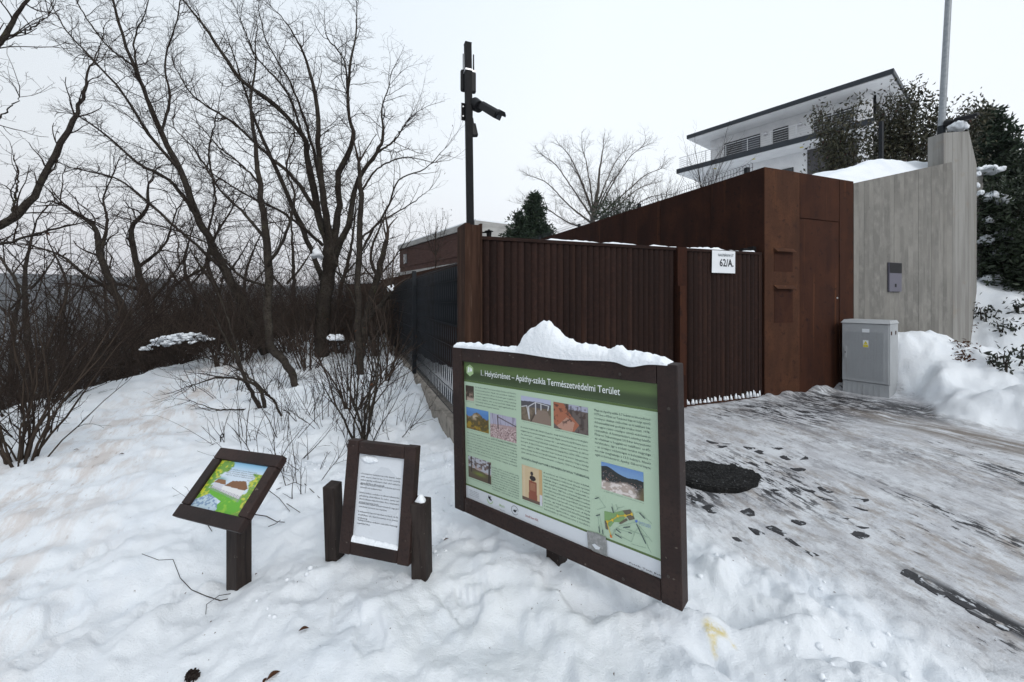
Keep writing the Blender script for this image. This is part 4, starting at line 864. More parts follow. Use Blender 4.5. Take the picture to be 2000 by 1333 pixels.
def big_board():
    B = Board((0.1717, 2.28, 0.7529), (0.7663, -0.64224, 0.0176), (-.0186, .0052, .9998), 1.482, 1.086)
    t = thing('information_board', 'large green trail information board in a dark brown timber frame', 'information board', B.pt(B.w / 2, 0, -.05))
    fw = .094; B.frame(t, fw, -.085, 0.0, .005)
    Z = lambda zx, zy: B.loc(860 + zx / 2.38, 660 + zy / 2.38, D)      # crop pixels of the photograph to board coordinates
    D = -.022
    pan = B.box('panel', M['board_green'], t, (fw - .01, B.w - fw + .01), (fw - .01, B.h - fw + .01), (D - .012, D))
    X0, X1, Y0, Y1 = fw - .005, B.w - fw + .005, fw - .005, B.h - fw + .005
    hb = Z(102, 188)[1]; hb2 = Z(995, 338)[1]; hy = (hb + hb2) / 2; hh = Y1 - hy
    def hd(u, v): 
        c = lay(u.shape, (.052, .080, .030)); c = mixc(c, ss(.35, .62, v), (.098, .150, .052)); c = mixc(c, ss(.55, .3, v) * .6, (.036, .056, .024)); c = mixc(c, ss(.25, .0, v) * .6, (.07, .11, .05)); return c
    head = B.picture('header_band', pan, X0, X1, hy, Y1, D + .0008, hd, 4, 40)
    B.box('header_edge', M['board_green_dark'], pan, (X0, X1), (hy - .012, hy - .0005), (D + .0003, D + .0009))
    fy = (Z(122, 678)[1] + Z(1008, 1042)[1]) / 2; B.box('footer_band', M['board_white'], pan, (X0, X1), (Y0, fy), (D + .0003, D + .0008)); B.box('footer_edge', M['board_green_dark'], pan, (X0, X1), (fy + .0003, fy + .011), (D + .0003, D + .0009))
    # hexagon badge with a pale rock emblem
    hx, hy_ = Z(138, 152); k = .036
    m = MB(); ring = [(hx + k * math.cos(R(90 + 60 * i)) , hy_ + k * 1.08 * math.sin(R(90 + 60 * i))) for i in range(6)]; m.hexa([B.pt(x, y, D + .001) for x, y in ring], [B.pt(x, y, D + .002) for x, y in ring]); hx_o = m.build('hexagon_badge', M['hex_green'], pan)
    m = MB()
    for pts in ([(-.55, -.35), (-.30, -.4), (-.22, .1), (-.1, .55), (-.35, .62), (-.5, .1)], [(-.05, -.3), (.1, -.35), (.12, .3), (.2, .6), (.0, .5)], [(.14, -.1), (.45, -.2), (.6, .1), (.5, .42), (.25, .5)]):
        r_ = [(hx + x * k, hy_ + y * k) for x, y in pts]; m.hexa([B.pt(x, y, D + .0022) for x, y in r_], [B.pt(x, y, D + .003) for x, y in r_])
    m.build('emblem', M['ink_white'], hx_o)
    def rows(lines, x0, x1, ytop, ybot, ch, last=None, first_indent=0, ascent=True):
        n = len(lines); out_ = []
        for i in range(n):
            yb = ytop - ch - (ytop - ybot - ch) * (i / max(n - 1, 1)); xe = x1 if not (last and i == n - 1) else x0 + (x1 - x0) * last
            out_.append((x0, xe, yb, ch))
        return out_
    def block(nm, lines, a, b, mat, ch, last=None, bold=.0):
        xa, ya = Z(*a); xb, yb = Z(*b); text_obj(nm, lines, B.pt(0, 0, D + .0014), B.e1, B.e2, rows(lines, xa, xb, ya, yb, ch, last), mat, pan, bold, 1)
    x0, y0 = Z(190, 172); x1, y1 = Z(836, 272); text_obj('title_text', ['1. Helytörténet – Apáthy-szikla Természetvédelmi Terület'], B.pt(0, 0, D + .0016), B.e1, B.e2, [(x0, x1, (y0 + y1) / 2, .036)], M['ink_white'], pan, .12, 4)
    for nm, a, b, fn, nx, ny in (('trail_photo', (118, 220), (157, 296), ph_rock_dark, 20, 36), ('trail_photo', (121, 321), (226, 446), ph_cliff_autumn, 60, 50), ('trail_photo', (231, 348), (355, 492), ph_scree, 70, 50), ('trail_photo', (130, 546), (238, 684), ph_park, 60, 50),
                                 ('trail_photo', (375, 268), (516, 411), ph_walk, 80, 60), ('trail_photo', (526, 297), (689, 455), ph_redrock, 80, 60), ('trail_photo', (379, 588), (476, 784), ph_bust, 50, 90), ('trail_photo', (748, 575), (947, 762), ph_view, 100, 80)):
        tl = Z(*a); br = Z(*b); B.picture(nm, pan, tl[0], br[0], br[1], tl[1], D + .0010, fn, nx, ny)
        w_ = br[0] - tl[0]; B_ = [(tl[0] + w_ * .05, br[0], br[1] - .010, .0036)]
        text_obj('photo_caption', ['Az Apáthy-szikla és környezete a Természetvédelmi Területen'], B.pt(0, 0, D + .0014), B.e1, B.e2, B_, M['ink_soft'], pan, 0, 1)
    block('body_text', TXT1, (163, 226), (354, 352), M['ink_soft'], .0082, .6)
    block('body_text', TXT2, (126, 436), (358, 600), M['ink_soft'], .0078)
    block('body_text', TXT4C, (240, 598), (368, 752), M['ink_soft'], .0078)
    block('body_text', TXT3, (374, 410), (690, 622), M['ink_soft'], .0088)
    block('body_text', TXT4, (378, 556), (692, 652), M['ink_soft'], .0088)
    block('body_text', TXT4B, (480, 622), (698, 880), M['ink_soft'], .0088)
    block('body_text', TXT5, (716, 330), (980, 612), M['ink_soft'], .0112)
    for nm, ln, a, b in (('bold_text', 'Apáthy-szikla', (761, 340), (829, 362)), ('bold_text', 'Nyék település,', (460, 432), (522, 452))): pass
    # the map
    q = lambda zx, zy: Z(zx, zy)
    def shape(nm, pts, mat, d=.0012): m = MB(); r_ = [q(*p) for p in pts]; m.hexa([B.pt(x, y, D + d) for x, y in r_], [B.pt(x, y, D + d + .0006) for x, y in r_]); return m.build(nm, mat, pan)
    T = lambda x, y: (860 + 0, 0)
    z2 = lambda x, y: ((1100 + x / 4.936 - 860) * 2.38, (890 + y / 4.936 - 660) * 2.38)    # from the closer crop
    shape('map_wood', [z2(*p) for p in ((398, 535), (480, 552), (575, 530), (605, 575), (575, 645), (495, 640), (455, 690), (400, 630))], M['map_green'])
    shape('map_area', [z2(*p) for p in ((575, 530), (650, 520), (692, 612), (640, 625))], M['map_brown'], .002); shape('map_area', [z2(*p) for p in ((400, 628), (428, 632), (436, 715), (412, 708))], M['map_brown'], .002); shape('map_area', [z2(*p) for p in ((538, 650), (610, 602), (625, 625), (555, 662))], M['map_brown'], .0028)
    m = MB(); m2 = MB(); m3 = MB()
    def line(mb, p0, p1, w, d): 
        a = Vector(q(*z2(*p0))); b = Vector(q(*z2(*p1))); n_ = Vector((-(b - a).y, (b - a).x)).normalized() * w / 2
        mb.hexa([B.pt(*(a - n_), D + d), B.pt(*(b - n_), D + d), B.pt(*(b + n_), D + d), B.pt(*(a + n_), D + d)], [B.pt(*(a - n_), D + d + .0005), B.pt(*(b - n_), D + d + .0005), B.pt(*(b + n_), D + d + .0005), B.pt(*(a + n_), D + d + .0005)])
    yl = [(465, 775), (432, 670), (428, 635), (478, 620), (530, 580), (602, 578), (665, 562)]
    for a, b in zip(yl, yl[1:]): line(m, a, b, .0035, .0036)
    for (x, y) in yl[:1] + yl[2:]: line(m, (x - 8, y), (x + 8, y), .013, .0042)
    m.build('map_trail', M['map_yellow'], pan)
    m = MB(); line(m, (457, 775), (473, 775), .014, .005); m.build('map_start', M['orange'], pan)
    rn = random.Random(3); k_ = 0
    for a, b in (((340, 400), (410, 500)), ((410, 500), (330, 520)), ((350, 570), (390, 760)), ((335, 580), (355, 740)), ((470, 460), (490, 550)), ((490, 550), (540, 500)), ((510, 470), (530, 530)), ((700, 545), (740, 545)), ((740, 545), (860, 660)), ((700, 640), (850, 940)), ((470, 770), (540, 680)), ((540, 680), (700, 640)), ((510, 700), (640, 740)), ((500, 750), (660, 830)), ((660, 830), (690, 740)), ((690, 740), (740, 680)), ((660, 850), (800, 890)), ((600, 700), (830, 790)), ((590, 490), (520, 510)), ((480, 740), (510, 700)), ((740, 680), (860, 830))): line(m2, a, b, .0016, .0010 + .00012 * k_); k_ += 1
    m2.build('map_streets', M['map_grey'], pan)['kind'] = 'stuff'
    for a, b in (((474, 490), (490, 550)), ((740, 548), (795, 605)), ((712, 655), (802, 845)), ((515, 705), (562, 742)), ((505, 752), (570, 792)), ((585, 690), (650, 682)), ((635, 735), (668, 745)), ((350, 678), (358, 740)), ((385, 710), (390, 755)), ((322, 575), (362, 565)), ((312, 410), (348, 402))): line(m3, a, b, .0045, .0044 + .0001 * k_); k_ += 1
    m3.build('map_street_names', M['ink_soft'], pan)['kind'] = 'stuff'
    text_obj('map_caption', ['Apáthy-szikla', 'Természetvédelmi', 'Terület'], B.pt(0, 0, D + .0022), B.e1, B.e2, [(lambda a: (a[0], a[0] + .06, a[1], .0045))(q(*z2(728, 638 + 12 * i))) for i in range(3)], M['map_blue'], pan, 0, 1)
    shape('map_badge', [z2(*p) for p in ((695, 620), (718, 622), (718, 640), (707, 648), (695, 638))], M['map_blue'])
    # torn grey sticker with a hole
    shape('torn_sticker', [(684, 895), (735, 908), (772, 925), (775, 960), (778, 1020), (730, 1000), (690, 972)], M['sticker_grey'], .0062)
    shape('sticker_hole', [(708, 958), (722, 955), (735, 966), (747, 972), (742, 982), (725, 980)], M['board_white'], .0072)
    # footer logos and lines
    sx = lambda p: q(860 * 0 + p[0], p[1])
    def ring_(cx, cy, r_, mat, nm, w=.0035, a0=0, a1=360, d=.002):
        m = MB(); x, y = sx((cx, cy)); n_ = 18
        for i in range(n_):
            t0 = R(a0 + (a1 - a0) * i / n_); t1 = R(a0 + (a1 - a0) * (i + 1) / n_); pp = [(r_, t0), (r_, t1), (r_ - w, t1), (r_ - w, t0)]
            c_ = [(x + rr * math.cos(tt), y + rr * math.sin(tt)) for rr, tt in pp]; m.hexa([B.pt(*c, D + d) for c in c_], [B.pt(*c, D + d + .0005) for c in c_])
        return m.build(nm, mat, pan)
    ring_(232, 752, .026, M['hex_green'], 'footer_logo', .005, 180, 350); ring_(347, 802, .027, M['ink_grey'], 'footer_logo', .002, 0, 330)
    def blob_(nm, cx, cy, pts, s_, mat): x, y = sx((cx, cy)); m = MB(); m.hexa([B.pt(x + a * s_, y + b * s_, D + .003) for a, b in pts], [B.pt(x + a * s_, y + b * s_, D + .0036) for a, b in pts]); m.build(nm, mat, pan)
    blob_('footer_logo', 232, 745, [(-.8, -.1), (-.2, -.5), (.7, -.8), (.9, -.4), (.2, 0), (.4, .7), (-.1, .4), (-.6, .8)], .018, M['ink']); blob_('footer_logo', 348, 803, [(-.9, -.1), (-.2, -.6), (.4, -.5), (1, .6), (.3, .2), (-.3, .3)], .016, M['ink'])
    def ft(nm, ls, a, w_, mat, ch, dy, bold=0): x, y = sx(a); text_obj(nm, ls, B.pt(0, 0, D + .0016), B.e1, B.e2, [(x, x + w_, y - dy * i, ch) for i in range(len(ls))], mat, pan, bold, 1)
    ft('footer_text', ['Kiadja a Fővárosi', 'Önkormányzat', 'természetvédelem', 'Budapest területe'], (137, 708), .085, M['ink_soft'], .0055, .0105); ft('footer_text', ['Myék'], (275, 782), .045, M['hex_green'], .016, .01, .2); ft('footer_text', ['közösségi ház'], (275, 797), .045, M['ink_soft'], .004, .01)
    ft('footer_text', ['Smell kert Kft.'], (396, 830), .095, M['ink_red'], .014, .01, .3); ft('footer_text', ['Fotók: Tenk Balázs', 'Szöveg és előkészület: Tomecz Bea'], (880, 1048), .175, M['ink'], .0075, .0145, .3)
    # screws, post
    for zx, zy in ((835, 170), (180, 85), (1062, 330), (850, 1122), (1060, 1110)):
        x, y = B.loc(860 + zx / 2.38, 660 + zy / 2.38); m = MB(); m.cyl(B.pt(x, y, -.001), B.pt(x, y, .002), .007, n=10); m.build('bolt_head', M['bolt'], t)
    x, y = B.loc(1087, 1075, -.13); m = MB(); m.box(B.pt(x, 0, -.09), B.e1, -B.n, ZZ, (-.045, .045), (0, .09), (-.75, .9)); m.build('post', M['wood_post'], t, bevel=.004)
    # snow lying on the top rail
    prof = [(0, .01), (.03, .03), (.12, .028), (.2, .036), (.3, .028), (.45, .022), (.56, .032), (.594, .095), (.63, .15), (.69, .185), (.735, .215), (.775, .205), (.82, .16), (.86, .11), (.93, .085), (1.05, .064), (1.15, .058), (1.2, .070), (1.25, .056), (1.33, .042), (1.40, .026), (1.44, .010)]
    xs = np.array([p[0] for p in prof]); hs = np.array([p[1] for p in prof]); N = 220; K = 14; vs = []; fs = []
    for i in range(N + 1):
        x = .02 + 1.42 * i / N; h_ = float(np.interp(x, xs, hs)) * 0.92 + .006 * float(fbm(x * 30, 3, 8, 3)); h_ = max(h_, .003)
        wv = .047 + .004 * float(fbm(x * 14, 9, 4, 2)); lump = math.exp(-((x - .72) / .09) ** 2); over = .014 * math.exp(-((x - 1.27) / .06) ** 2) + .010 * math.exp(-((x - .9) / .2) ** 2)
        for j in range(K + 1):
            u = j / K; an = math.pi * u; c = math.cos(an); s_ = math.sin(an)
            px_ = -.043 + c * (wv + over) * (1 + .15 * lump); hh_ = h_ * (abs(s_) ** (.55 + .5 * lump)) - (.002 + over * 1.3 * max(0.0, c) ** 2)
            hh_ += .016 * float(fbm(x * 22 + 5, u * 4, 6, 4)) * s_ + .010 * float(fbm(x * 60, u * 9, 7, 3)) * s_
            vs.append(B.pt(x, B.h - .003 + hh_, px_))
    for i in range(N):
        for j in range(K): q0 = i * (K + 1) + j; fs.append((q0, q0 + K + 1, q0 + K + 2, q0 + 1))
    me = bpy.data.meshes.new('snow_ridge'); me.from_pydata([tuple(v) for v in vs], [], fs); me.update(); o = link('snow_ridge', me, None, M['snow'], True)
    setp(o, 'ridge of snow with a tall peak lying along the top of the large board', 'snow')
material('map_grey', (0.26, 0.36, 0.29), .6); material('bolt', (0.055, 0.045, 0.04), .6, .4, .3)
def lectern():
    B = Board((-1.5962, 2.3, 0.5563), (0.91989, -0.38829, 0.055), (0.22943, 0.64659, 0.72752), .551, .396)
    t = thing('picture_lectern', 'small slanted lectern board with a painted cottage picture on one post', 'sign', B.pt(B.w / 2, 0, -.1))
    fw = .066; B.frame(t, fw, -.040, 0, .005, rails_first=True); D = -.020
    B.box('back_board', M['wood'], t, (.01, B.w - .01), (.01, B.h - .01), (-.052, -.041))
    pan = B.picture('painted_panel', t, fw - .002, B.w - fw + .002, fw - .002, B.h - fw + .002, D, ph_cottage, 150, 100)
    x0, x1 = fw + .10, B.w - fw - .07; ls = ['Nyéki településen, a kertes házak között', 'réges-régi tanyák álltak itt, a dombok', 'szélén, és a patak völgyében a malom', 'zúgott. Vajon ki lakhatott itt?']
    text_obj('poem_text', ls + ['Nyék'], B.pt(0, 0, D + .001), B.e1, B.e2, [(x0 + .003 * i, x1, B.h - fw - .045 - .0105 * i, .0052) for i in range(4)] + [(x1 - .04, x1 - .01, B.h - fw - .09, .005)], M['ink'], pan, 0, 1)
    c = P(467, 1080, 2.42); hd = Vector((B.e1.x, B.e1.y, 0)).normalized(); bk = Vector((-hd.y, hd.x, 0))
    m = MB(); m.box((c.x, c.y, 0), hd, bk, ZZ, (-.055, .045), (-.042, .048), (-.45, .470)); m.build('post', M['wood_post'], t, bevel=.006)
lectern()
def rules():
    B = Board((-0.7689, 2.33, 0.4537), (0.96415, -0.26524, -0.00847), (0.04057, 0.11577, .99245), .447, .630)
    t = thing('rules_board', 'narrow white text board in a brown frame held between two short posts', 'sign', B.pt(B.w / 2, 0, -.05))
    fw = .072; B.frame(t, fw, -.060, 0, .005); D = -.022
    pan = B.box('text_panel', M['board_white'], t, (fw - .008, B.w - fw + .008), (fw - .008, B.h - fw + .008), (D - .012, D))
    Zz = lambda zx, zy: B.loc(680 + zx / 6.66, 880 + zy / 6.66, D)
    bl = [(['• A középkori vadaskertek több faunát, vadat', 'több ezeren éltek itt ha / 2,3 hold) területű,', 'melyet gazdag erdőségek adtak, ahol szabadon', 'gazdálkodhattak'], (166, 285), (688, 445), .62), (['talán minden középkori uralkodó területéhez tartozott,', 'jellemző volt vadászterület'], (170, 425), (680, 512), .55),
          (['• Jelenkorunkban a vadaskert az ellátott vadászterület', 'gyűszűvirág, élősködőknek, őz, muflon, szarvas vad-', 'állatok vadászata céljából körülzárt, illetve telepítésükre', 'területet kerítettek körül.'], (140, 530), (672, 695), .5), (['Kiszakították mellett vadászterületekről, vagy járó', 'vadvadászati szervezet vett telepítését.'], (148, 672), (660, 780), .72),
          (['• A vadasparkok hasonló bekerített területek, de ők', 'az elsődleges cél a fajok bemutatása és az oktatási', 'tevékenység.'], (120, 775), (650, 892), .25), (['Vadasparkokban vadászni csak külön hatósági', 'engedéllyel lehet.'], (130, 890), (640, 965), .33)]
    for ls, a, b, last in bl:
        xa, ya = Zz(*a); xb, yb = Zz(*b); xb = B.w - fw - .022; xa = fw + .022; ch = .0088; n = len(ls); pit = .0175; rr = []
        for i in range(n): rr.append((xa if not (i == 0 and ls[0][0] == '•') else xa - .008, xb if i < n - 1 else xa + (xb - xa) * last, ya - ch - pit * i, ch))
        text_obj('body_text', ls, B.pt(0, 0, D + .0012), B.e1, B.e2, rr, M['ink'], pan, .15, 1)
    # ghost outline of a worn print behind the text
    m = MB(); 
    c0 = (B.w / 2 + .02, B.h * .53); rad = .13; pts = [(c0[0] + rad * math.cos(R(a)), c0[1] + rad * 1.25 * math.sin(R(a))) for a in (-60, -10, 40, 80, 100, 150, 190, 240)]
    m.hexa([B.pt(x, y, D + .0002) for x, y in pts], [B.pt(x, y, D + .0006) for x, y in pts]); m.build('faded_print', M['faded'], pan)
    # posts
    for px, py0, py1, Y, w, dx in ((658, 940, 1106, 2.52, .080, 0), (826, 972, 1122, 2.30, .088, 0)):
        b = P(px, py1, Y); tp = P(px, py0 + 6, Y); hd = Vector((B.e1.x, B.e1.y, 0)).normalized(); bk = Vector((-hd.y, hd.x, 0)); m = MB(); pass
        c = [(-w / 2, -w / 2), (w / 2, -w / 2), (w / 2, w / 2), (-w / 2, w / 2)]
        lean = Vector((-.028 if px < 700 else -.012, 0.0, 0)) 
        zl = Vector((0, 0, 1)); m.hexa([b - ZZ * .3 - lean * .0 + hd * x + bk * y for x, y in c], [tp + lean + hd * x + bk * y + zl * (.012 * y / w) for x, y in c]); m.build('post', M['wood_post'], t, bevel=.005)
        if px > 700:
            m = MB(); k = 9; rn = random.Random(5); q = tp + lean - ZZ * .004; r0 = [q + Vector((math.cos(i * 6.283 / k), math.sin(i * 6.283 / k), 0)) * .034 * rn.uniform(.7, 1.1) for i in range(k)]; r1 = [q + Vector((math.cos(i * 6.283 / k), math.sin(i * 6.283 / k), 0)) * .010 + ZZ * .038 for i in range(k)]; m.hexa(r0, r1); o = m.build('snow_tuft', M['snow'], smooth=True, bevel=.004); setp(o, 'small peak of icy snow on the right post of the rules board', 'snow')
    # snow stuck in the frame: along the bottom and the top left corner
    def drift(nm, x0, x1, y0, hfun, d0, d1, lab):
        vs = []; fs = []; N = 60; K = 5
        for i in range(N + 1):
            x = x0 + (x1 - x0) * i / N; h_ = hfun(i / N) 
            for j in range(K + 1): u = j / K; vs.append(B.pt(x, y0 + h_ * math.sin(u * math.pi / 2 + .0) ** 1.0 , d1 + (d0 - d1) * (1 - math.cos(u * math.pi / 2))))
        for i in range(N):
            for j in range(K): q0 = i * (K + 1) + j; fs.append((q0, q0 + K + 1, q0 + K + 2, q0 + 1))
        me = bpy.data.meshes.new(nm); me.from_pydata([tuple(v) for v in vs], [], fs); me.update(); o = link(nm, me, None, M['snow'], True); setp(o, lab, 'snow')
    drift('snow_drift', fw + .002, B.w - fw - .002, fw - .001, lambda u: .012 + .016 * (1 - u) * (.6 + float(vnoise(u * 14, 2, 4)) + .3 * float(vnoise(u * 40, 2, 4))) + .006, D + .0008, -.003, 'frosty snow along the bottom inside edge of the narrow text board')
    vs = []; 
    m = MB(); k = 14; rn = random.Random(9); cx, cy = fw + .07, B.h - fw - .03
    for (ox, oy, rx, ry, hh) in ((0, 0, .062, .026, .013),):
        r0 = [B.pt(cx + ox + rx * math.cos(i * 6.283 / k) * rn.uniform(.85, 1.1), cy + oy + ry * math.sin(i * 6.283 / k) * rn.uniform(.85, 1.1), D + .0008) for i in range(k)]; r1 = [B.pt(cx + ox + rx * .55 * math.cos(i * 6.283 / k), cy + oy + ry * .5 * math.sin(i * 6.283 / k), D + hh) for i in range(k)]; m.hexa(r0, r1)
    o = m.build('ice_patch', M['snow'], smooth=True, bevel=.004); setp(o, 'patch of frozen snow in the top left corner of the narrow text board', 'snow')
material('faded', (0.53, 0.56, 0.60), .4, .4)
rules(); big_board(); flush_text()
# ================================================================ vegetation
class Tubes:
    """collects polylines with radii and turns them into one light mesh"""
    def __init__(s): s.g = {}
    def add(s, pts, rad, sides): s.g.setdefault((len(pts), sides), []).append((pts, rad))
    def count(s): return sum(len(v) for v in s.g.values())
    def mesh(s, name):
        V_ = []; F_ = []; n0 = 0
        for (n, k), items in s.g.items():
            p = np.array([i[0] for i in items], float).reshape(-1, n, 3); r = np.array([i[1] for i in items], float).reshape(-1, n)
            t = np.gradient(p, axis=1); t /= np.linalg.norm(t, axis=2, keepdims=True) + 1e-9
            ref = np.array([0.31, 0.95, 0.05]); a = np.cross(t, ref); a /= np.linalg.norm(a, axis=2, keepdims=True) + 1e-9; b = np.cross(t, a)
            an = np.arange(k) * 2 * math.pi / k
            ring = p[:, :, None, :] + (a[:, :, None, :] * np.cos(an)[:, None] + b[:, :, None, :] * np.sin(an)[:, None]) * r[:, :, None, None]
            m = len(items); V_.append(ring.reshape(-1, 3))
            mi = np.arange(m)[:, None, None] * n * k; ni = np.arange(n - 1)[None, :, None] * k; ki = np.arange(k)[None, None, :]; kj = (ki + 1) % k
            q = np.stack([mi + ni + ki, mi + ni + kj, mi + ni + k + kj, mi + ni + k + ki], -1).reshape(-1, 4) + n0; F_.append(q); n0 += m * n * k
        if not V_: return None
        me = npmesh(name, np.concatenate(V_), np.concatenate(F_)); me.shade_smooth(); return me
def grow(rn, p, d, L, r, n, wig, trop, bend=(0, 0, 0)):
    """one wandering polyline"""
    pts = [p]; x, y, z = p; dx, dy, dz = d; st = L / (n - 1)
    for i in range(n - 1):
        dx += rn.gauss(0, wig) + bend[0]; dy += rn.gauss(0, wig) + bend[1]; dz += rn.gauss(0, wig) + trop + bend[2]
        q = math.sqrt(dx * dx + dy * dy + dz * dz); dx /= q; dy /= q; dz /= q
        x += dx * st; y += dy * st; z += dz * st; pts.append((x, y, z))
    return pts
def rand_perp(rn, d, ang):
    dx, dy, dz = d; ax = (rn.gauss(0, 1), rn.gauss(0, 1), rn.gauss(0, 1)); k = ax[0] * dx + ax[1] * dy + ax[2] * dz
    qx, qy, qz = ax[0] - k * dx, ax[1] - k * dy, ax[2] - k * dz; q = math.sqrt(qx * qx + qy * qy + qz * qz) + 1e-9; s = math.sin(ang) / q; c = math.cos(ang)
    return (dx * c + qx * s, dy * c + qy * s, dz * c + qz * s)
def branch_out(rn, T, pts, rads, lv, cfg, ends=None):
    """side branches along a polyline; cfg[lv] = (per metre, length, angle, points, sides, wiggle, tropism, start fraction, radius)"""
    if lv >= len(cfg): return
    per, Lm, ang, n, sides, wig, trop, t0, rr = cfg[lv]
    cum = [0.0]
    for a, b in zip(pts, pts[1:]): cum.append(cum[-1] + math.dist(a, b))
    tot = cum[-1]; cnt = int(per * tot * (1 - t0) + rn.random())
    for c in range(cnt):
        s = tot * (t0 + (1 - t0) * (c + rn.random()) / max(cnt, 1)); s = min(s, tot * .999)
        i = 0
        while cum[i + 1] < s: i += 1
        u = (s - cum[i]) / (cum[i + 1] - cum[i] + 1e-9); a = pts[i]; b = pts[i + 1]; p = tuple(a[k] + (b[k] - a[k]) * u for k in range(3))
        d = [b[k] - a[k] for k in range(3)]; q = math.sqrt(sum(v * v for v in d)) + 1e-9; d = [v / q for v in d]
        f = s / tot; L = Lm * rn.uniform(.55, 1.25) * (1.15 - .55 * f); rp = rads[i] + (rads[i + 1] - rads[i]) * u
        r0 = min(rp * .62, rr * rn.uniform(.8, 1.2)); nd = rand_perp(rn, d, ang * rn.uniform(.65, 1.25))
        if nd[2] < -0.25 and rn.random() < .6: nd = (nd[0], nd[1], -nd[2] * .5)
        pp = grow(rn, p, nd, L, r0, n, wig, trop); r1 = max(r0 * .35, .0016); rs = [r0 + (r1 - r0) * k / (n - 1) for k in range(n)]
        T[min(lv, len(T) - 1)].add(pp, rs, sides)
        if ends is not None and lv == len(cfg) - 1: ends.append((pp[-1], nd))
        branch_out(rn, T, pp, rs, lv + 1, cfg, ends)
def smooth_line(ctrl, n):
    """Catmull-Rom through (x, y, z, r)"""
    c = [2 * np.array(ctrl[0]) - np.array(ctrl[1])] + [np.array(q, float) for q in ctrl] + [2 * np.array(ctrl[-1]) - np.array(ctrl[-2])]
    out_ = []; m = len(ctrl) - 1
    for i in range(m):
        k = max(2, int(round(n / m)))
        for j in range(k): 
            t = j / k; a, b, d, e = c[i:i + 4]; out_.append(0.5 * ((2 * b) + (-a + d) * t + (2 * a - 5 * b + 4 * d - e) * t * t + (-a + 3 * b - 3 * d + e) * t ** 3))
    out_.append(c[-2]); return out_
def TP(px, py, Y, w): p = P(px, py, Y); return (p.x, p.y, p.z, w / F * Y / 2 * 0.60)
BUILT = 0
def tree(name, label, cat, guides, cfg, seed, mats=('bark', 'twig'), group=None, leaves=None, wob=.02):
    """guides: list of (kind, [control points]); the first is the trunk. mesh parts: trunk, limb ..., twigs"""
    global BUILT
    rn = random.Random(seed); g0 = guides[0][1][0]
    t = thing(name, label, cat, (g0[0], g0[1], g0[2]), group)
    T = [Tubes(), Tubes(), Tubes()]; ends = []
    trunk_o = None
    for kind, ctrl in guides:
        ln = smooth_line(ctrl, 26); k = len(ln)
        pts = []; rads = []
        for i, q in enumerate(ln):
            j = wob * (1 if 0 < i < k - 1 else 0) * (0.4 + 3 * q[3]); pts.append((q[0] + rn.gauss(0, j), q[1] + rn.gauss(0, j), q[2] + rn.gauss(0, j * .5))); rads.append(max(q[3] * (1 + rn.gauss(0, .05)), .003))
        tb = Tubes(); tb.add(pts, rads, 10 if rads[0] > .05 else 6); me = tb.mesh(kind); o = link(kind, me, t, M[mats[0]])
        branch_out(rn, T, pts, rads, 0, cfg, ends)
        if rads[-1] < .06:                      # the tip forks on
            per, Lm, ang, n_, sides, wig, trop, t0, rr_ = cfg[0]; d = [pts[-1][w_] - pts[-2][w_] for w_ in range(3)]; q = math.sqrt(sum(v * v for v in d)) + 1e-9; d = tuple(v / q for v in d)
            for c_ in range(3):
                r0 = max(rads[-1] * (1.0 if c_ == 0 else .7), .004); pp = grow(rn, pts[-1], rand_perp(rn, d, .12 if c_ == 0 else .5), Lm * rn.uniform(.6, 1.1), r0, n_, wig, trop)
                rs_ = [r0 * (1 - .7 * k2 / (n_ - 1)) for k2 in range(n_)]; T[0].add(pp, rs_, sides); branch_out(rn, T, pp, rs_, 1, cfg, ends)
    for nm, tt in zip(('branches', 'twigs', 'twigs'), T):
        me = tt.mesh(nm)
        if me: o = link(nm, me, t, M[mats[1]]); o['kind'] = 'stuff'; BUILT += len(me.polygons) * 2
    if leaves:
        dens, size, mat, cond = leaves; m = []; 
        for (p, d) in ends:
            if rn.random() < dens and cond(p): m.append(p)
        me = leaf_mesh('dry_leaves', m, size, rn); 
        if me: o = link('dry_leaves', me, t, M[mat]); o['kind'] = 'stuff'
    return t
def leaf_mesh(name, pos, size, rn, droop=True, w=.42, dirs=None):
    if not pos: return None
    n = len(pos); rs = np.random.RandomState(rn.randrange(10 ** 6)); p = np.array(pos); a = rs.normal(size=(n, 3)); 
    if dirs is not None: a = np.array(dirs) + a * .35
    if droop: a[:, 2] -= .8
    a /= np.linalg.norm(a, axis=1, keepdims=True); b = np.cross(a, rs.normal(size=(n, 3))); b /= np.linalg.norm(b, axis=1, keepdims=True); c = np.cross(a, b)
    L = size * rs.uniform(.6, 1.25, (n, 1)); W_ = L * w * .5
    v = np.stack([p, p + a * L * .45 + b * W_ + c * W_ * .5, p + a * L + c * W_ * -.4, p + a * L * .45 - b * W_ + c * W_ * .5], 1).reshape(-1, 3)
    i = np.arange(n)[:, None] * 4; f = np.concatenate([i + np.array([[0, 1, 2]]), i + np.array([[0, 2, 3]])]); return npmesh(name, v, f)
CFG_BIG = [(5.0, 1.25, .85, 7, 3, .21, .03, .10, .0125), (8.5, .55, .95, 5, 3, .28, .02, .10, .0068), (11, .21, .95, 4, 3, .34, .02, .1, .0046)]
CFG_MED = [(5.4, 1.1, .85, 6, 3, .21, .03, .12, .011), (9, .46, .95, 5, 3, .28, .02, .1, .006), (9.5, .19, .95, 3, 3, .33, .02, .1, .0038)]
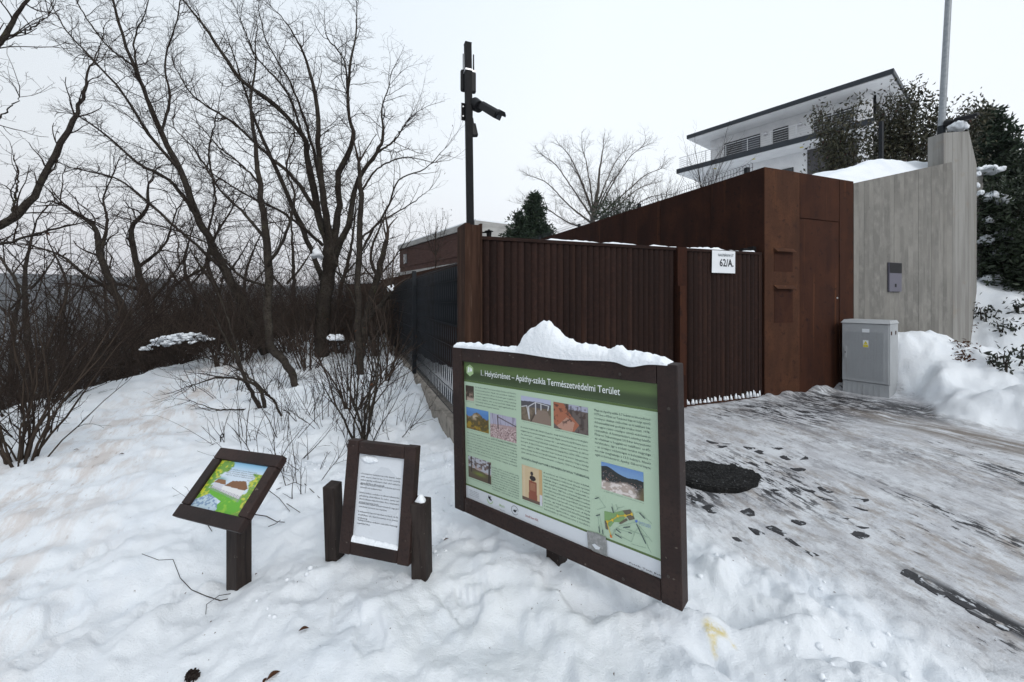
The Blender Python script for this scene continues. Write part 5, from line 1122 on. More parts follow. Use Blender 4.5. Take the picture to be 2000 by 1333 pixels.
# --- the long leaning tree left of centre
tree('leaning_tree', 'tall bare tree with a long straight trunk leaning far to the left', 'tree', [
    ('trunk', [TP(520, 690, 11.5, 34), TP(470, 590, 11.6, 30), TP(440, 530, 11.7, 26), TP(405, 462, 11.8, 22), TP(383, 420, 11.9, 21), TP(352, 335, 12.0, 18), TP(315, 262, 12.1, 15), TP(285, 190, 12.2, 12), TP(262, 131, 12.3, 10), TP(240, 70, 12.3, 8), TP(215, -20, 12.4, 6)]),
    ('limb', [TP(383, 420, 11.9, 12), TP(330, 352, 12.3, 10), TP(268, 318, 12.7, 8), TP(205, 262, 13.0, 6), TP(150, 225, 13.2, 4)]),
    ('limb', [TP(352, 335, 12, 10), TP(290, 262, 11.6, 9), TP(238, 180, 11.3, 7), TP(182, 118, 11.0, 6), TP(130, 60, 11, 4), TP(100, 10, 11, 3)]),
    ('limb', [TP(440, 530, 11.7, 11), TP(372, 470, 11.2, 9), TP(300, 405, 11, 8), TP(232, 352, 10.8, 6), TP(150, 330, 10.8, 4)]),
    ('limb', [TP(315, 262, 12.1, 8), TP(332, 190, 12.6, 7), TP(322, 120, 13, 5), TP(345, 40, 13.2, 4), TP(355, -20, 13.2, 3)]),
    ('limb', [TP(262, 131, 12.3, 7), TP(210, 90, 12.8, 5), TP(165, 30, 13, 4), TP(140, -20, 13, 3)]),
    ('limb', [TP(300, 230, 12.1, 6), TP(262, 100, 12.2, 5), TP(285, 20, 12.3, 3), TP(300, -40, 12.4, 2)]),
    ('limb', [TP(405, 462, 11.8, 7), TP(420, 380, 12.2, 6), TP(408, 300, 12.5, 5), TP(425, 220, 12.5, 3)])], CFG_BIG, 11)
# --- the middle tree with a bent foot
tree('bent_foot_tree', 'bare tree with a thick bent foot growing out of the snow, upright dark trunk', 'tree', [
    ('trunk', [TP(582, 772, 7.6, 20), TP(572, 738, 7.7, 22), TP(553, 706, 7.9, 24), TP(531, 682, 8.2, 24), TP(524, 640, 8.4, 25), TP(524, 540, 8.6, 25), TP(517, 446, 8.8, 20), TP(507, 360, 8.9, 16), TP(498, 280, 9, 12), TP(490, 200, 9.1, 8), TP(500, 120, 9.2, 5)]),
    ('limb', [TP(519, 470, 8.8, 11), TP(480, 420, 9.2, 9), TP(430, 372, 9.5, 7), TP(385, 300, 9.6, 5), TP(340, 250, 9.6, 3)]),
    ('limb', [TP(524, 520, 8.6, 11), TP(560, 455, 8.3, 9), TP(575, 380, 8.2, 7), TP(560, 330, 8.2, 6), TP(575, 260, 8.2, 4), TP(570, 190, 8.2, 2)]),
    ('limb', [TP(507, 360, 8.9, 8), TP(470, 320, 8.6, 6), TP(430, 290, 8.5, 5), TP(385, 240, 8.4, 3)]),
    ('limb', [TP(524, 560, 8.6, 10), TP(470, 540, 8.2, 8), TP(410, 480, 8.0, 6), TP(340, 450, 7.9, 4), TP(260, 430, 7.9, 3)])], CFG_MED, 12)
# --- the big many-stemmed tree
tree('fan_tree', 'large bare tree with many thick stems fanning out from one dark trunk', 'tree', [
    ('trunk', [TP(628, 700, 11, 46), TP(630, 640, 11, 44), TP(636, 570, 11, 42), TP(645, 510, 11, 44), TP(648, 470, 11, 40)]),
    ('limb', [TP(640, 480, 11, 26), TP(622, 420, 11, 22), TP(600, 300, 11.2, 18), TP(593, 268, 11.2, 16), TP(540, 208, 11.4, 14), TP(473, 158, 11.6, 12), TP(430, 100, 11.7, 10), TP(399, 52, 11.8, 8), TP(365, 10, 11.9, 5), TP(340, -20, 12, 3)]),
    ('limb', [TP(645, 470, 11, 24), TP(634, 400, 10.6, 20), TP(622, 300, 10.4, 16), TP(620, 210, 10.3, 13), TP(599, 121, 10.2, 8), TP(575, 70, 10.2, 5), TP(548, 30, 10.2, 3)]),
    ('limb', [TP(652, 480, 11, 24), TP(662, 400, 11.2, 20), TP(661, 340, 11.3, 18), TP(690, 272, 11.3, 14), TP(680, 215, 11.3, 9), TP(684, 130, 11.3, 8), TP(694, 75, 11.3, 5), TP(697, 15, 11.3, 3)]),
    ('limb', [TP(680, 215, 11.3, 7), TP(672, 120, 11.4, 5), TP(640, 75, 11.4, 4), TP(635, 50, 11.4, 2)]),
    ('limb', [TP(655, 500, 11, 22), TP(680, 440, 10.7, 18), TP(700, 350, 10.6, 14), TP(735, 300, 10.5, 11), TP(748, 262, 10.5, 8), TP(745, 215, 10.5, 5), TP(760, 168, 10.5, 3)]),
    ('limb', [TP(735, 300, 10.5, 8), TP(770, 275, 10.4, 6), TP(792, 240, 10.4, 3)]),
    ('limb', [TP(622, 420, 11, 14), TP(575, 350, 10.7, 12), TP(520, 300, 10.5, 10), TP(455, 240, 10.3, 7), TP(380, 190, 10.2, 5), TP(340, 130, 10.2, 3)]),
    ('limb', [TP(636, 560, 11, 18), TP(600, 470, 11.6, 15), TP(540, 330, 11.9, 12), TP(500, 240, 12, 8), TP(470, 150, 12.1, 5), TP(450, 90, 12.1, 3)]),
    ('limb', [TP(634, 400, 10.6, 12), TP(600, 250, 11.8, 9), TP(560, 150, 12.1, 6), TP(520, 80, 12.2, 4), TP(505, 20, 12.2, 3)]),
    ('limb', [TP(593, 268, 11.2, 9), TP(560, 180, 10.8, 7), TP(500, 110, 10.6, 5), TP(470, 40, 10.5, 3)]),
    ('limb', [TP(630, 480, 11, 12), TP(560, 420, 10.3, 9), TP(480, 380, 10.1, 6), TP(400, 330, 10, 4)])], CFG_BIG, 13)
# --- trees in front of the fence
tree('broken_top_tree', 'bare trunk snapped off at the top, side branches with brown leaves', 'tree', [
    ('trunk', [TP(704, 732, 8.8, 26), TP(700, 660, 8.8, 22), TP(700, 560, 8.9, 19), TP(702, 460, 8.9, 18), TP(706, 400, 8.9, 17), TP(703, 360, 8.9, 14), TP(701, 318, 8.9, 11)]),
    ('limb', [TP(702, 500, 8.9, 10), TP(725, 455, 8.8, 9), TP(755, 410, 8.7, 7), TP(778, 352, 8.6, 5), TP(830, 330, 8.6, 4), TP(868, 292, 8.6, 2)]),
    ('limb', [TP(702, 470, 8.9, 8), TP(742, 435, 9.1, 6), TP(800, 400, 9.3, 4), TP(838, 372, 9.4, 2)]),
    ('limb', [TP(703, 380, 8.9, 8), TP(738, 330, 9.0, 6), TP(790, 308, 9.0, 4), TP(850, 318, 9.0, 2)]),
    ('limb', [TP(700, 600, 8.9, 7), TP(660, 520, 8.6, 5), TP(640, 430, 8.5, 3)])],
    [(3.2, .75, .8, 6, 4, .15, .03, .25, .010), (6, .32, .8, 4, 3, .2, .02, .1, .0055), (5, .14, .8, 3, 3, .25, 0, .1, .0035)], 14, leaves=(.28, .055, 'dry_leaf', lambda p: p[0] > -3.2))
tree('stub_tree', 'thick bare stub of a trunk leaning right in front of the mesh fence', 'tree', [
    ('trunk', [TP(700, 712, 9.6, 30), TP(712, 640, 9.5, 26), TP(728, 575, 9.5, 22), TP(745, 510, 9.4, 18), TP(755, 470, 9.4, 15)]),
    ('limb', [TP(716, 625, 9.5, 14), TP(740, 600, 9.2, 14), TP(766, 570, 9.0, 11)]), ('limb', [TP(705, 690, 9.5, 10), TP(745, 640, 9.2, 7), TP(752, 560, 9.2, 4)])], 
    [(2.5, .8, .7, 6, 4, .15, .04, .3, .010), (5, .4, .8, 4, 3, .2, .02, .1, .0055), (4, .2, .8, 3, 3, .25, 0, .1, .0035)], 15, mats=('bark', 'twig_brown'))
# --- trees at the left edge of the picture
tree('left_edge_tree', 'bare tree reaching in from the left edge with thick upswept boughs', 'tree', [
    ('trunk', [TP(-260, 900, 5.2, 60), TP(-230, 700, 5.2, 52), TP(-180, 560, 5.2, 44), TP(-90, 480, 5.2, 34)]),
    ('limb', [TP(-90, 480, 5.2, 24), TP(0, 441, 5.3, 22), TP(55, 400, 5.4, 20), TP(95, 325, 5.5, 17), TP(142, 236, 5.6, 13), TP(165, 180, 5.6, 8), TP(175, 130, 5.6, 5)]),
    ('limb', [TP(-100, 490, 5.2, 12), TP(0, 478, 5.0, 9), TP(60, 460, 4.9, 8), TP(120, 445, 4.9, 6), TP(185, 428, 4.9, 3)]),
    ('limb', [TP(-180, 560, 5.2, 26), TP(-140, 300, 4.6, 20), TP(-60, 150, 4.4, 16), TP(0, 82, 4.4, 14), TP(39, 20, 4.4, 10), TP(60, -40, 4.4, 7)]),
    ('limb', [TP(-60, 150, 4.4, 10), TP(10, 78, 4.3, 7), TP(50, 60, 4.3, 5), TP(95, 30, 4.3, 2)]),
    ('limb', [TP(20, 432, 5.3, 9), TP(28, 390, 5.4, 7), TP(36, 340, 5.5, 4)]), ('limb', [TP(-40, 260, 4.6, 9), TP(0, 230, 4.6, 5), TP(38, 190, 4.6, 2)])],
    [(5.0, .62, .85, 7, 4, .2, .07, .10, .010), (9, .24, .9, 5, 3, .26, .04, .1, .0048), (12, .085, .9, 3, 3, .3, .03, .1, .0030)], 16, leaves=(.012, .06, 'dry_leaf', lambda p: True))
OAK = [(2.2, 1.8, .85, 8, 5, .26, .02, .15, .028), (3.6, .85, .85, 6, 3, .26, .02, .12, .012), (5, .35, .85, 4, 3, .28, .02, .1, .0065)]
tree('crooked_oak', 'crooked bare oak with a snow-dusted trunk on the slope, left of two', 'tree', [
    ('trunk', [TP(300, 742, 13, 16), TP(275, 695, 13.2, 20), TP(246, 620, 13.4, 22), TP(225, 570, 13.5, 20), TP(196, 500, 13.6, 17), TP(190, 455, 13.7, 14), TP(168, 430, 13.8, 11), TP(120, 400, 13.9, 7)]),
    ('limb', [TP(225, 570, 13.5, 12), TP(170, 540, 13.2, 10), TP(120, 500, 13, 7), TP(60, 480, 13, 5)]), ('limb', [TP(196, 500, 13.6, 10), TP(210, 430, 13.9, 8), TP(202, 390, 14, 5), TP(225, 330, 14, 3)]),
    ('limb', [TP(246, 620, 13.4, 10), TP(310, 570, 13, 8), TP(350, 520, 13, 5)])], OAK, 17)
tree('second_oak', 'crooked bare oak behind the snow-laden bush, right of two', 'tree', [
    ('trunk', [TP(312, 700, 16, 20), TP(300, 640, 16, 22), TP(285, 570, 16, 20), TP(268, 525, 16, 18), TP(258, 450, 16, 14), TP(285, 410, 16, 10), TP(290, 360, 16, 6)]),
    ('limb', [TP(285, 570, 16, 12), TP(230, 555, 15.6, 9), TP(180, 560, 15.5, 6)]), ('limb', [TP(300, 640, 16, 12), TP(340, 560, 16.2, 10), TP(400, 520, 16.3, 7), TP(420, 460, 16.4, 4)]), ('limb', [TP(268, 525, 16, 9), TP(320, 480, 16.5, 7), TP(345, 410, 16.6, 4)])], OAK, 18)
far_cfg = [(1.3, 2.4, .8, 7, 4, .2, .04, .2, .03), (2.6, 1.1, .8, 5, 3, .24, .03, .12, .014), (3.2, .5, .85, 3, 3, .28, .02, .1, .008)]
for i, (px, py, Y, top, w) in enumerate(((60, 700, 20, 430, 18), (430, 700, 21, 400, 20), (130, 720, 26, 470, 14), (370, 680, 27, 440, 16), (560, 680, 19, 430, 18), (740, 660, 20, 420, 16), (20, 740, 17, 470, 16), (485, 680, 30, 450, 14), (675, 670, 16, 400, 17), (215, 720, 32, 490, 12))):
    rn = random.Random(100 + i); g = [TP(px, py + 30, Y, w), TP(px + rn.uniform(-14, 14), (py * 2 + top) / 3, Y, w * .8), TP(px + rn.uniform(-35, 20), (py + top * 2) / 3, Y, w * .55), TP(px + rn.uniform(-50, 30), top, Y, w * .2)]
    gl = [('trunk', g)] + [('limb', [TP(g_px, g_py, Y, w * .45), TP(g_px + sx * 30, g_py - 35, Y + rn.uniform(-1, 1), w * .3), TP(g_px + sx * 60, g_py - 85, Y + rn.uniform(-1.5, 1.5), w * .1)]) for g_px, g_py, sx in ((px - 3, py * .55 + top * .45, -1), (px, py * .5 + top * .5, 1))]
    place = ['far left edge above the valley', 'behind the leaning tree', 'between the left edge and the crooked oak', 'behind the right one of two crooked oaks', 'behind the bent foot tree', 'behind the stub trunk near the fence', 'lowest at the left edge above the valley', 'deep in the thicket left of the bent foot tree', 'close behind the broken trunk', 'far down the slope behind the crooked oak'][i]
    tree('woodland_tree', 'bare grey-brown woodland tree ' + place, 'tree', gl, far_cfg, 200 + i, group='bare trees on the wooded slope')

# --- shrubs: stems from a foot
def shrub(name, label, base, n, H, spread, cfg, seed, mats, lean=(0, 0), r=.012, group=None, leaves=None, steps=9, wig=.09):
    rn = random.Random(seed); t = thing(name, label, 'shrub', base, group); S = Tubes(); T = [Tubes(), Tubes()]; ends = []
    for i in range(n):
        an = rn.uniform(0, 6.283); sp = rn.uniform(.15, 1) * spread; d = (math.cos(an) * sp + lean[0], math.sin(an) * sp + lean[1], 1.0)
        q = math.sqrt(sum(v * v for v in d)); d = tuple(v / q for v in d); p = (base[0] + math.cos(an) * .12 * spread + rn.gauss(0, .04), base[1] + math.sin(an) * .12 * spread + rn.gauss(0, .04), base[2] - .12)
        L = H * rn.uniform(.55, 1.15); pts = grow(rn, p, d, L, r, steps, wig, -.01); r0 = r * rn.uniform(.6, 1.3); rs = [r0 * (1 - .75 * k / (steps - 1)) for k in range(steps)]
        S.add(pts, rs, 5); branch_out(rn, T, pts, rs, 0, cfg, ends)
    o = link('stems', S.mesh('stems'), t, M[mats[0]]); tw = Tubes()
    for nm, tt in zip(('side_branches', 'twigs'), T):
        me = tt.mesh(nm)
        if me: o = link(nm, me, t, M[mats[1]]); o['kind'] = 'stuff'
    if leaves:
        dens, size, mat = leaves; pos = [p for p, d in ends if rn.random() < dens]; me = leaf_mesh('dry_leaves', pos, size, rn)
        if me: o = link('dry_leaves', me, t, M[mat]); o['kind'] = 'stuff'
    return t
SH = [(4.0, .55, .6, 5, 3, .16, .03, .15, .006), (6.0, .22, .7, 4, 3, .2, .02, .1, .0035)]
def at(px, py, Y): 
    p = P(px, py, Y); return (p.x, p.y, gz(p.x, p.y))
def on_ground(px, py, lo=2.0, hi=40.0):
    """where the line of sight of a pixel meets the ground"""
    k = (px - 1000) / F; s = (py - HY) / F; ys = np.geomspace(lo, hi, 600); g = base_h(k * ys, ys) - (EYE - s * ys); i = np.argmax(g > 0)
    y = ys[i] if g[i] > 0 else hi
    return (k * y, y, gz(k * y, y))
shrub('thicket_shrub', 'dense dry shrub with many brown stems at the lower left edge', on_ground(36, 912), 20, 2.1, .42, [(3.5, .5, .6, 5, 3, .18, .04, .12, .005), (6, .2, .7, 4, 3, .24, .03, .1, .003)], 31, ('bush_stem', 'twig'), lean=(-.12, .1), r=.012, wig=.13)
shrub('thicket_shrub', 'tall dry shrub behind the dense one at the left edge', on_ground(-30, 800), 22, 2.9, .5, SH, 32, ('bush_stem', 'twig'), lean=(.0, .1), r=.012, wig=.13)
shrub('thicket_shrub', 'loose purple-grey shrub on the rim of the slope at the left edge', on_ground(70, 850), 12, 1.3, .9, SH, 33, ('twig', 'twig'), lean=(-.05, 0), r=.007, wig=.13)
for i, (px, py, pl_) in enumerate(((668, 690, 'left of the broken trunk'), (735, 690, 'between the stub trunk and the fence'), (775, 680, 'pressing against the far fence panels'), (620, 650, 'behind the fan tree trunk'), (700, 650, 'behind the stub trunk, with rusty leaves'), (560, 655, 'behind the bent trunk, tall and fine'), (480, 660, 'on the crest behind the leaning shrub'))):
    b_ = on_ground(px, py); shrub('tangled_shrub', 'tall tangled shrub with very fine brown twigs ' + pl_, b_, 20, 3.1, .42, [(5.0, .8, .75, 6, 3, .24, .02, .12, .008), (8.0, .34, .85, 4, 3, .3, .02, .1, .0050)], 240 + i, ('twig_brown', 'twig_brown' if i % 2 else 'twig'), r=.015, wig=.14, group='tall tangled shrubs near the fence', leaves=(.10 if px > 660 else .03, .055, 'dry_leaf'))
rn_ = random.Random(77)
names = [((640, 690), 'left of the fan tree'), ((745, 745), 'with dried flower heads at the foot of the fence'), ((690, 800), 'with thick upright shoots left of the fence post'), ((600, 720), 'between the bent foot and the fan tree'), ((560, 690), 'behind the bent foot'), ((470, 702), 'at the crest of the snow slope'), ((505, 690), 'in the middle of the thicket'), ((770, 700), 'against the mesh fence'), ((430, 712), 'at the left end of the thicket'), ((665, 665), 'behind the broken trunk'), ((600, 668), 'deep behind the fan tree'), ((715, 668), 'behind the stub trunk')]
for i, ((px, py), pl_) in enumerate(names):
    b = on_ground(px, py); Yb = b[1]
    shrub('undergrowth_shrub', 'bare tangled shrub ' + pl_, b, 16, (1.0 + .10 * Yb) * rn_.uniform(.8, 1.1), .62, [(3.6, .34 + .03 * Yb, .6, 5, 3, .16, .03, .15, .004 + .0004 * Yb), (5.0, .16 + .012 * Yb, .7, 4, 3, .2, .02, .1, .0024 + .0002 * Yb)], 40 + i, ('twig_brown', 'twig_brown' if i % 2 else 'twig'), r=.009 + .0006 * Yb, group='bare shrubs under the trees', leaves=(.03, .05, 'dry_leaf'))
# leaning thick-stemmed shrub in front
tree('leaning_shrub', 'shrub with thick dark stems leaning left over the snow slope', 'shrub', [
    ('trunk', [TP(516, 812, 6.3, 13), TP(495, 775, 6.3, 12), TP(478, 735, 6.3, 11), TP(455, 690, 6.3, 9), TP(435, 650, 6.3, 7), TP(405, 590, 6.3, 4)]),
    ('limb', [TP(520, 812, 6.3, 12), TP(508, 760, 6.2, 10), TP(470, 742, 6.1, 8), TP(425, 738, 6.0, 6), TP(378, 752, 5.9, 3)]),
    ('limb', [TP(562, 852, 5.8, 7), TP(540, 790, 5.8, 7), TP(515, 765, 5.8, 7), TP(470, 725, 5.8, 5), TP(405, 700, 5.8, 3)]),
    ('limb', [TP(478, 735, 6.3, 7), TP(450, 640, 6.4, 6), TP(420, 560, 6.5, 4), TP(380, 500, 6.5, 3)]),
    ('limb', [TP(516, 800, 6.3, 7), TP(470, 800, 6.2, 5), TP(420, 800, 6.1, 4), TP(372, 783, 6.1, 2)])],
    [(4.5, .7, .6, 6, 4, .15, .03, .1, .008), (6, .28, .75, 4, 3, .2, .02, .1, .0040)], 19, mats=('bark', 'twig'))
for i, (px, py, H, pl_) in enumerate(((556, 852, 1.2, 'in the open snow left of the centre'), (650, 838, 1.0, 'behind the narrow text board'), (688, 860, .9, 'directly above the narrow text board'), (610, 905, .55, 'low in the snow between lectern and text board'), (508, 872, .5, 'just behind the slanted lectern'), (585, 960, .45, 'sprawling right of the slanted lectern'), (720, 850, .8, 'near the left edge of the large board'), (440, 965, .40, 'poking out left of the slanted lectern'))):
    shrub('snow_sapling', 'thin thorny twigs ' + pl_, on_ground(px, py), 9 if H > .7 else 7, H, 1.1 if H < .7 else .8, [(5, .22, .6, 4, 3, .15, .02, .15, .003), (6, .08, .7, 3, 3, .2, .0, .1, .002)], 60 + i, ('twig', 'twig'), r=.0048, group='thorny twigs in the snow', leaves=(.05, .016, 'dry_leaf'))
# thick clump near the fence post: chunky coppiced shoots
shrub('coppiced_shrub', 'clump of cut-back shoots with dark dried heads by the fence post', on_ground(705, 868), 12, 1.5, .28, [(2.4, .35, .6, 5, 3, .14, .05, .4, .006), (6, .10, .7, 3, 3, .2, .0, .1, .003)], 80, ('bark', 'twig'), r=.016, leaves=(.35, .045, 'dry_leaf'), wig=.12)

# undergrowth too dense to tell apart: one mass of thin stems on the wooded slope
def undergrowth():
    variants = []
    for s in range(5):
        rn = random.Random(500 + s); S = Tubes(); T = [Tubes(), Tubes()]
        for i in range(16):
            an = rn.uniform(0, 6.283); sp = rn.uniform(.1, .8); d = (math.cos(an) * sp, math.sin(an) * sp, 1.0); q = math.sqrt(sum(v * v for v in d)); d = tuple(v / q for v in d)
            pts = grow(rn, (math.cos(an) * .2, math.sin(an) * .2, -.2), d, rn.uniform(1.4, 3.2), .01, 6, .13, 0); rs = [.0095 * (1 - .12 * k) for k in range(6)]; S.add(pts, rs, 3); branch_out(rn, T, pts, rs, 0, [(2.4, .8, .65, 4, 3, .2, .02, .15, .0058), (3.4, .36, .7, 3, 3, .22, .02, .1, .0040)])
        a = [q.mesh('t') for q in (S, T[0], T[1])]; vv = []; ff = []; n0 = 0
        for me in a:
            v = np.empty(len(me.vertices) * 3, np.float32); me.vertices.foreach_get('co', v); f = np.empty(len(me.loops), np.int32); me.loops.foreach_get('vertex_index', f); vv.append(v.reshape(-1, 3)); ff.append(f.reshape(-1, 4) + n0); n0 += len(me.vertices)
        variants.append((np.concatenate(vv), np.concatenate(ff)))
    rs = np.random.RandomState(3)
    for nm, kw, spots in (('undergrowth', 'twig_brown', [(rs.uniform(-13, -3.0), rs.uniform(9.8, 20)) for _ in range(95)]), ('slope_thicket', 'twig', [(-4.6 - y * .42 - abs(rs.normal(0, 2.2)), y) for y in rs.uniform(3.2, 24, 56)] + [(-9 - q * .75 - rs.uniform(0, 14), q) for q in rs.uniform(10, 34, 44)])):
        V_ = []; F_ = []; n0 = 0
        for (x, y) in spots:
            r = math.hypot(x, y); aa, bb = to_ab(np.array(x), np.array(y))
            if float(bb) > -1.0 and float(aa) > -4.6: continue
            if nm == 'undergrowth' and float(np.interp(y, EY, EX)) - x > 1: pass
            v, f = variants[rs.randint(5)]; a = rs.uniform(0, 6.28); s = rs.uniform(.6, 1.05) * (1 + .02 * r) * (1.7 if r > 20 and nm == 'slope_thicket' else 1) * (1.0 if nm == 'slope_thicket' else 1.0); c, s_ = math.cos(a) * s, math.sin(a) * s
            w = np.stack([v[:, 0] * c - v[:, 1] * s_ + x, v[:, 0] * s_ + v[:, 1] * c + y, v[:, 2] * s * rs.uniform(.7, 1.1) + gz(x, y)], 1); V_.append(w); F_.append(f + n0); n0 += len(v)
        me = npmesh(nm, np.concatenate(V_), np.concatenate(F_)); o = link(nm, me, None, M[kw])
        setp(o, 'tangled mass of bare brown stems under the trees' if nm == 'undergrowth' else 'dark tangle of bare shrubs filling the steep slope on the left', 'undergrowth', kind='stuff')
undergrowth()
# snow-laden bush on the rim of the slope
def snowy_bush():
    c = Vector(P(350, 665, 9.6)); t = thing('snowy_bush', 'low dark bush bowed under a broad cap of snow on the rim of the slope', 'bush', c - ZZ * .6); rn = random.Random(4)
    S = Tubes(); T = [Tubes(), Tubes()]
    for i in range(40):
        an = rn.uniform(0, 6.283); d = (math.cos(an), math.sin(an), rn.uniform(.25, 1.1)); pts = grow(rn, (c.x + .1 * math.cos(an), c.y + .1 * math.sin(an), c.z - .55), d, rn.uniform(.5, .95), .01, 6, .1, .02); rs = [.009 - .001 * k for k in range(6)]; S.add(pts, rs, 4); branch_out(rn, T, pts, rs, 0, [(14, .28, .7, 4, 3, .2, .06, .1, .005)])
    link('stems', S.mesh('stems'), t, M['twig']); o = link('twigs', T[0].mesh('twigs'), t, M['twig']); o['kind'] = 'stuff'
    m = MB(); rs = np.random.RandomState(5)
    for i in range(150):
        q = math.sqrt(rs.uniform(0, 1)); an = rs.uniform(0, 6.283); x = math.cos(an) * q * .64; y = math.sin(an) * q * .7; z = -.10 + .22 * (1 - q * q) + .15 * x + rs.normal() * .025
        w = rs.uniform(.035, .095) * (1.15 - .5 * q); h_ = w * rs.uniform(.5, .85); kk = [rs.uniform(.65, 1.3) for _ in range(9)]; tl = rs.uniform(-.25, .25)
        m.loft([[Vector((c.x + x + math.cos(j * .698) * w * kk[j] * s_, c.y + y + math.sin(j * .698) * w * kk[j] * s_, c.z + z + h_ * (u_ + tl * s_ * math.cos(j * .698 + i)))) for j in range(9)] for s_, u_ in ((.6, -.5), (1, -.1), (.8, .35), (.3, .55))])
    o = m.build('bush_snow', M['snow'], smooth=True); rough_snow(o, .05, .05, 1)
    setp(o, 'lumpy cap of snow weighing down the low bush on the rim of the slope', 'snow')
snowy_bush()
# pads of snow lodged in the forks
def snow_pad(px, py, Y, w, h, lab, seed):
    c = P(px, py, Y); rn = random.Random(seed); m = MB(); k = 10; W_ = w / F * Y / 2; H_ = h / F * Y
    r = [[c + Vector((math.cos(i * 6.283 / k), math.sin(i * 6.283 / k) * .8, 0)) * W_ * s * rn.uniform(.8, 1.2) + ZZ * (H_ * z + .15 * W_ * rn.uniform(-1, 1)) for i in range(k)] for s, z in ((.75, -.5), (1, -.1), (.75, .3), (.3, .5))]
    r = [[q + ZZ * (H_ * .5 * float(fbm(q.x * 9 + seed, q.y * 9, 4, 3))) + Vector((float(vnoise(q.x * 14, q.z * 14, 3)), 0, 0)) * W_ * .5 for q in rg] for rg in r]; m.loft(r)
    o = m.build('snow_pad', M['snow'], smooth=True); rough_snow(o, W_ * .9, W_ * .8); setp(o, lab, 'snow', 'lumps of snow lodged in the branches')
for i, (px, py, Y, w, h, lab) in enumerate(((619, 497, 10.6, 24, 16, 'largest lump of snow lodged in a fork of the fan tree'), (764, 563, 9.0, 22, 10, 'slanting lump of snow on the cut end of the stub branch'), (655, 661, 9.5, 34, 9, 'flat pad of snow on the stump beside the fan trunk'), )): snow_pad(px, py, Y, w, h, lab, i)
# ================================================================ evergreens on the right, house, far buildings
def leafy(name, label, base, n, H, rad, nleaf, lsize, mat, seed, stem='bark', group=None, droop=.6, cat='shrub', red=0, lean=0):
    rn = random.Random(seed); t = thing(name, label, cat, base, group); S = Tubes(); pos = []; dirs = []
    for i in range(n):
        an = rn.uniform(0, 6.283); q = rad * math.sqrt(rn.uniform(0.02, 1)); bx, by = math.cos(an) * q, math.sin(an) * q
        p = (base[0] + bx * .5, base[1] + by * .5, base[2] - .1); d = (bx * .5 / max(H, .1) + lean, by * .5 / max(H, .1), 1.0); L = H * (1.08 - .35 * (q / rad) ** 2) * rn.uniform(.72, 1.1)
        pts = grow(rn, p, d, L, .012, 9, .07, .02); S.add(pts, [.016 - .0014 * k for k in range(9)], 4)
        for k in range(int(nleaf / n)):
            u = rn.uniform(.04, 1) ** .85 * 7.99; j = int(u); f = u - j; c = [pts[j][w] + (pts[j + 1][w] - pts[j][w]) * f for w in range(3)]; sp = .20 * rad / .6 * (1.1 - .06 * u)
            pos.append((c[0] + rn.gauss(0, sp), c[1] + rn.gauss(0, sp), c[2] + rn.gauss(0, .08))); dirs.append((rn.gauss(0, .6), rn.gauss(0, .6), -droop + (1.1 if u > 7.3 else 0)))
    link('stems', S.mesh('stems'), t, M[stem]); me = leaf_mesh('leaves', pos, lsize, rn, droop=False, dirs=dirs, w=.40); o = link('leaves', me, t, M[mat]); o['kind'] = 'stuff'; return t
def PG(px, py, Y): p = P(px, py, Y); return (p.x, p.y, p.z)
leafy('photinia_shrub', 'left red-tipped evergreen shrub standing in front of the white house', PG(1638, 345, 9.2), 16, 1.75, .52, 2900, .095, 'photinia_leaf', 1)
leafy('photinia_shrub', 'tall red-tipped evergreen shrub between the slim post and the grey post', PG(1768, 325, 9.6), 20, 1.95, .62, 3900, .10, 'photinia_leaf', 2)
leafy('photinia_shrub', 'red-tipped evergreen shrub directly behind the grey lamp post', PG(1850, 330, 9.6), 18, 1.75, .55, 2800, .10, 'photinia_leaf', 3)
leafy('photinia_shrub', 'lower middle red-tipped shrub just right of the slim post', PG(1722, 330, 9.8), 10, 1.35, .35, 700, .115, 'photinia_leaf', 4)
def conifer(name, label, base, H, rad, seed, tiers=26, dens=1.0, mat='needle', flat=.25, ragged=.35, spike=.10):
    rn = random.Random(seed); t = thing(name, label, 'tree', base); S = Tubes(); S.add([(base[0], base[1], base[2] + H * k / 6) for k in range(7)], [.09 * H / 4 * (1 - .15 * k) for k in range(7)], 6)
    link('trunk', S.mesh('trunk'), t, M['bark']); B = Tubes(); A0 = []; D0 = []
    for i in range(int(tiers * 9 * dens)):
        u = rn.uniform(.06, .99); z = base[2] + H * u; L = rad * (1 - u) ** .75 * rn.uniform(1 - ragged, 1.1) + .06 * rad; an = rn.uniform(0, 6.283); d = (math.cos(an), math.sin(an), flat + .5 * u)
        pts = grow(rn, (base[0], base[1], z), d, L, .01, 6, .07, .02); B.add(pts, [.012 - .0018 * k for k in range(6)], 3)
        for k in range(int(46 * L / rad * dens) + 6):
            f = rn.uniform(.15, 1) * 4.99; j = int(f); ff = f - j; c = [pts[j][w] + (pts[j + 1][w] - pts[j][w]) * ff for w in range(3)]; A0.append((c[0] + rn.gauss(0, .05 * rad), c[1] + rn.gauss(0, .05 * rad), c[2] + rn.gauss(0, .035 * rad)))
            D0.append((d[0] * .7 + rn.gauss(0, .6), d[1] * .7 + rn.gauss(0, .6), .35 + rn.gauss(0, .5)))
    link('branches', B.mesh('branches'), t, M['bark'])['kind'] = 'stuff'; o = link('needles', leaf_mesh('needles', A0, spike, rn, droop=False, dirs=D0, w=.30), t, M[mat]); o['kind'] = 'stuff'; return t
conifer('conifer', 'dark bushy conifer behind the concrete fin wall', PG(1925, 430, 11.5), 3.0, 1.5, 5, 26, 1.3, spike=.17, ragged=.5)
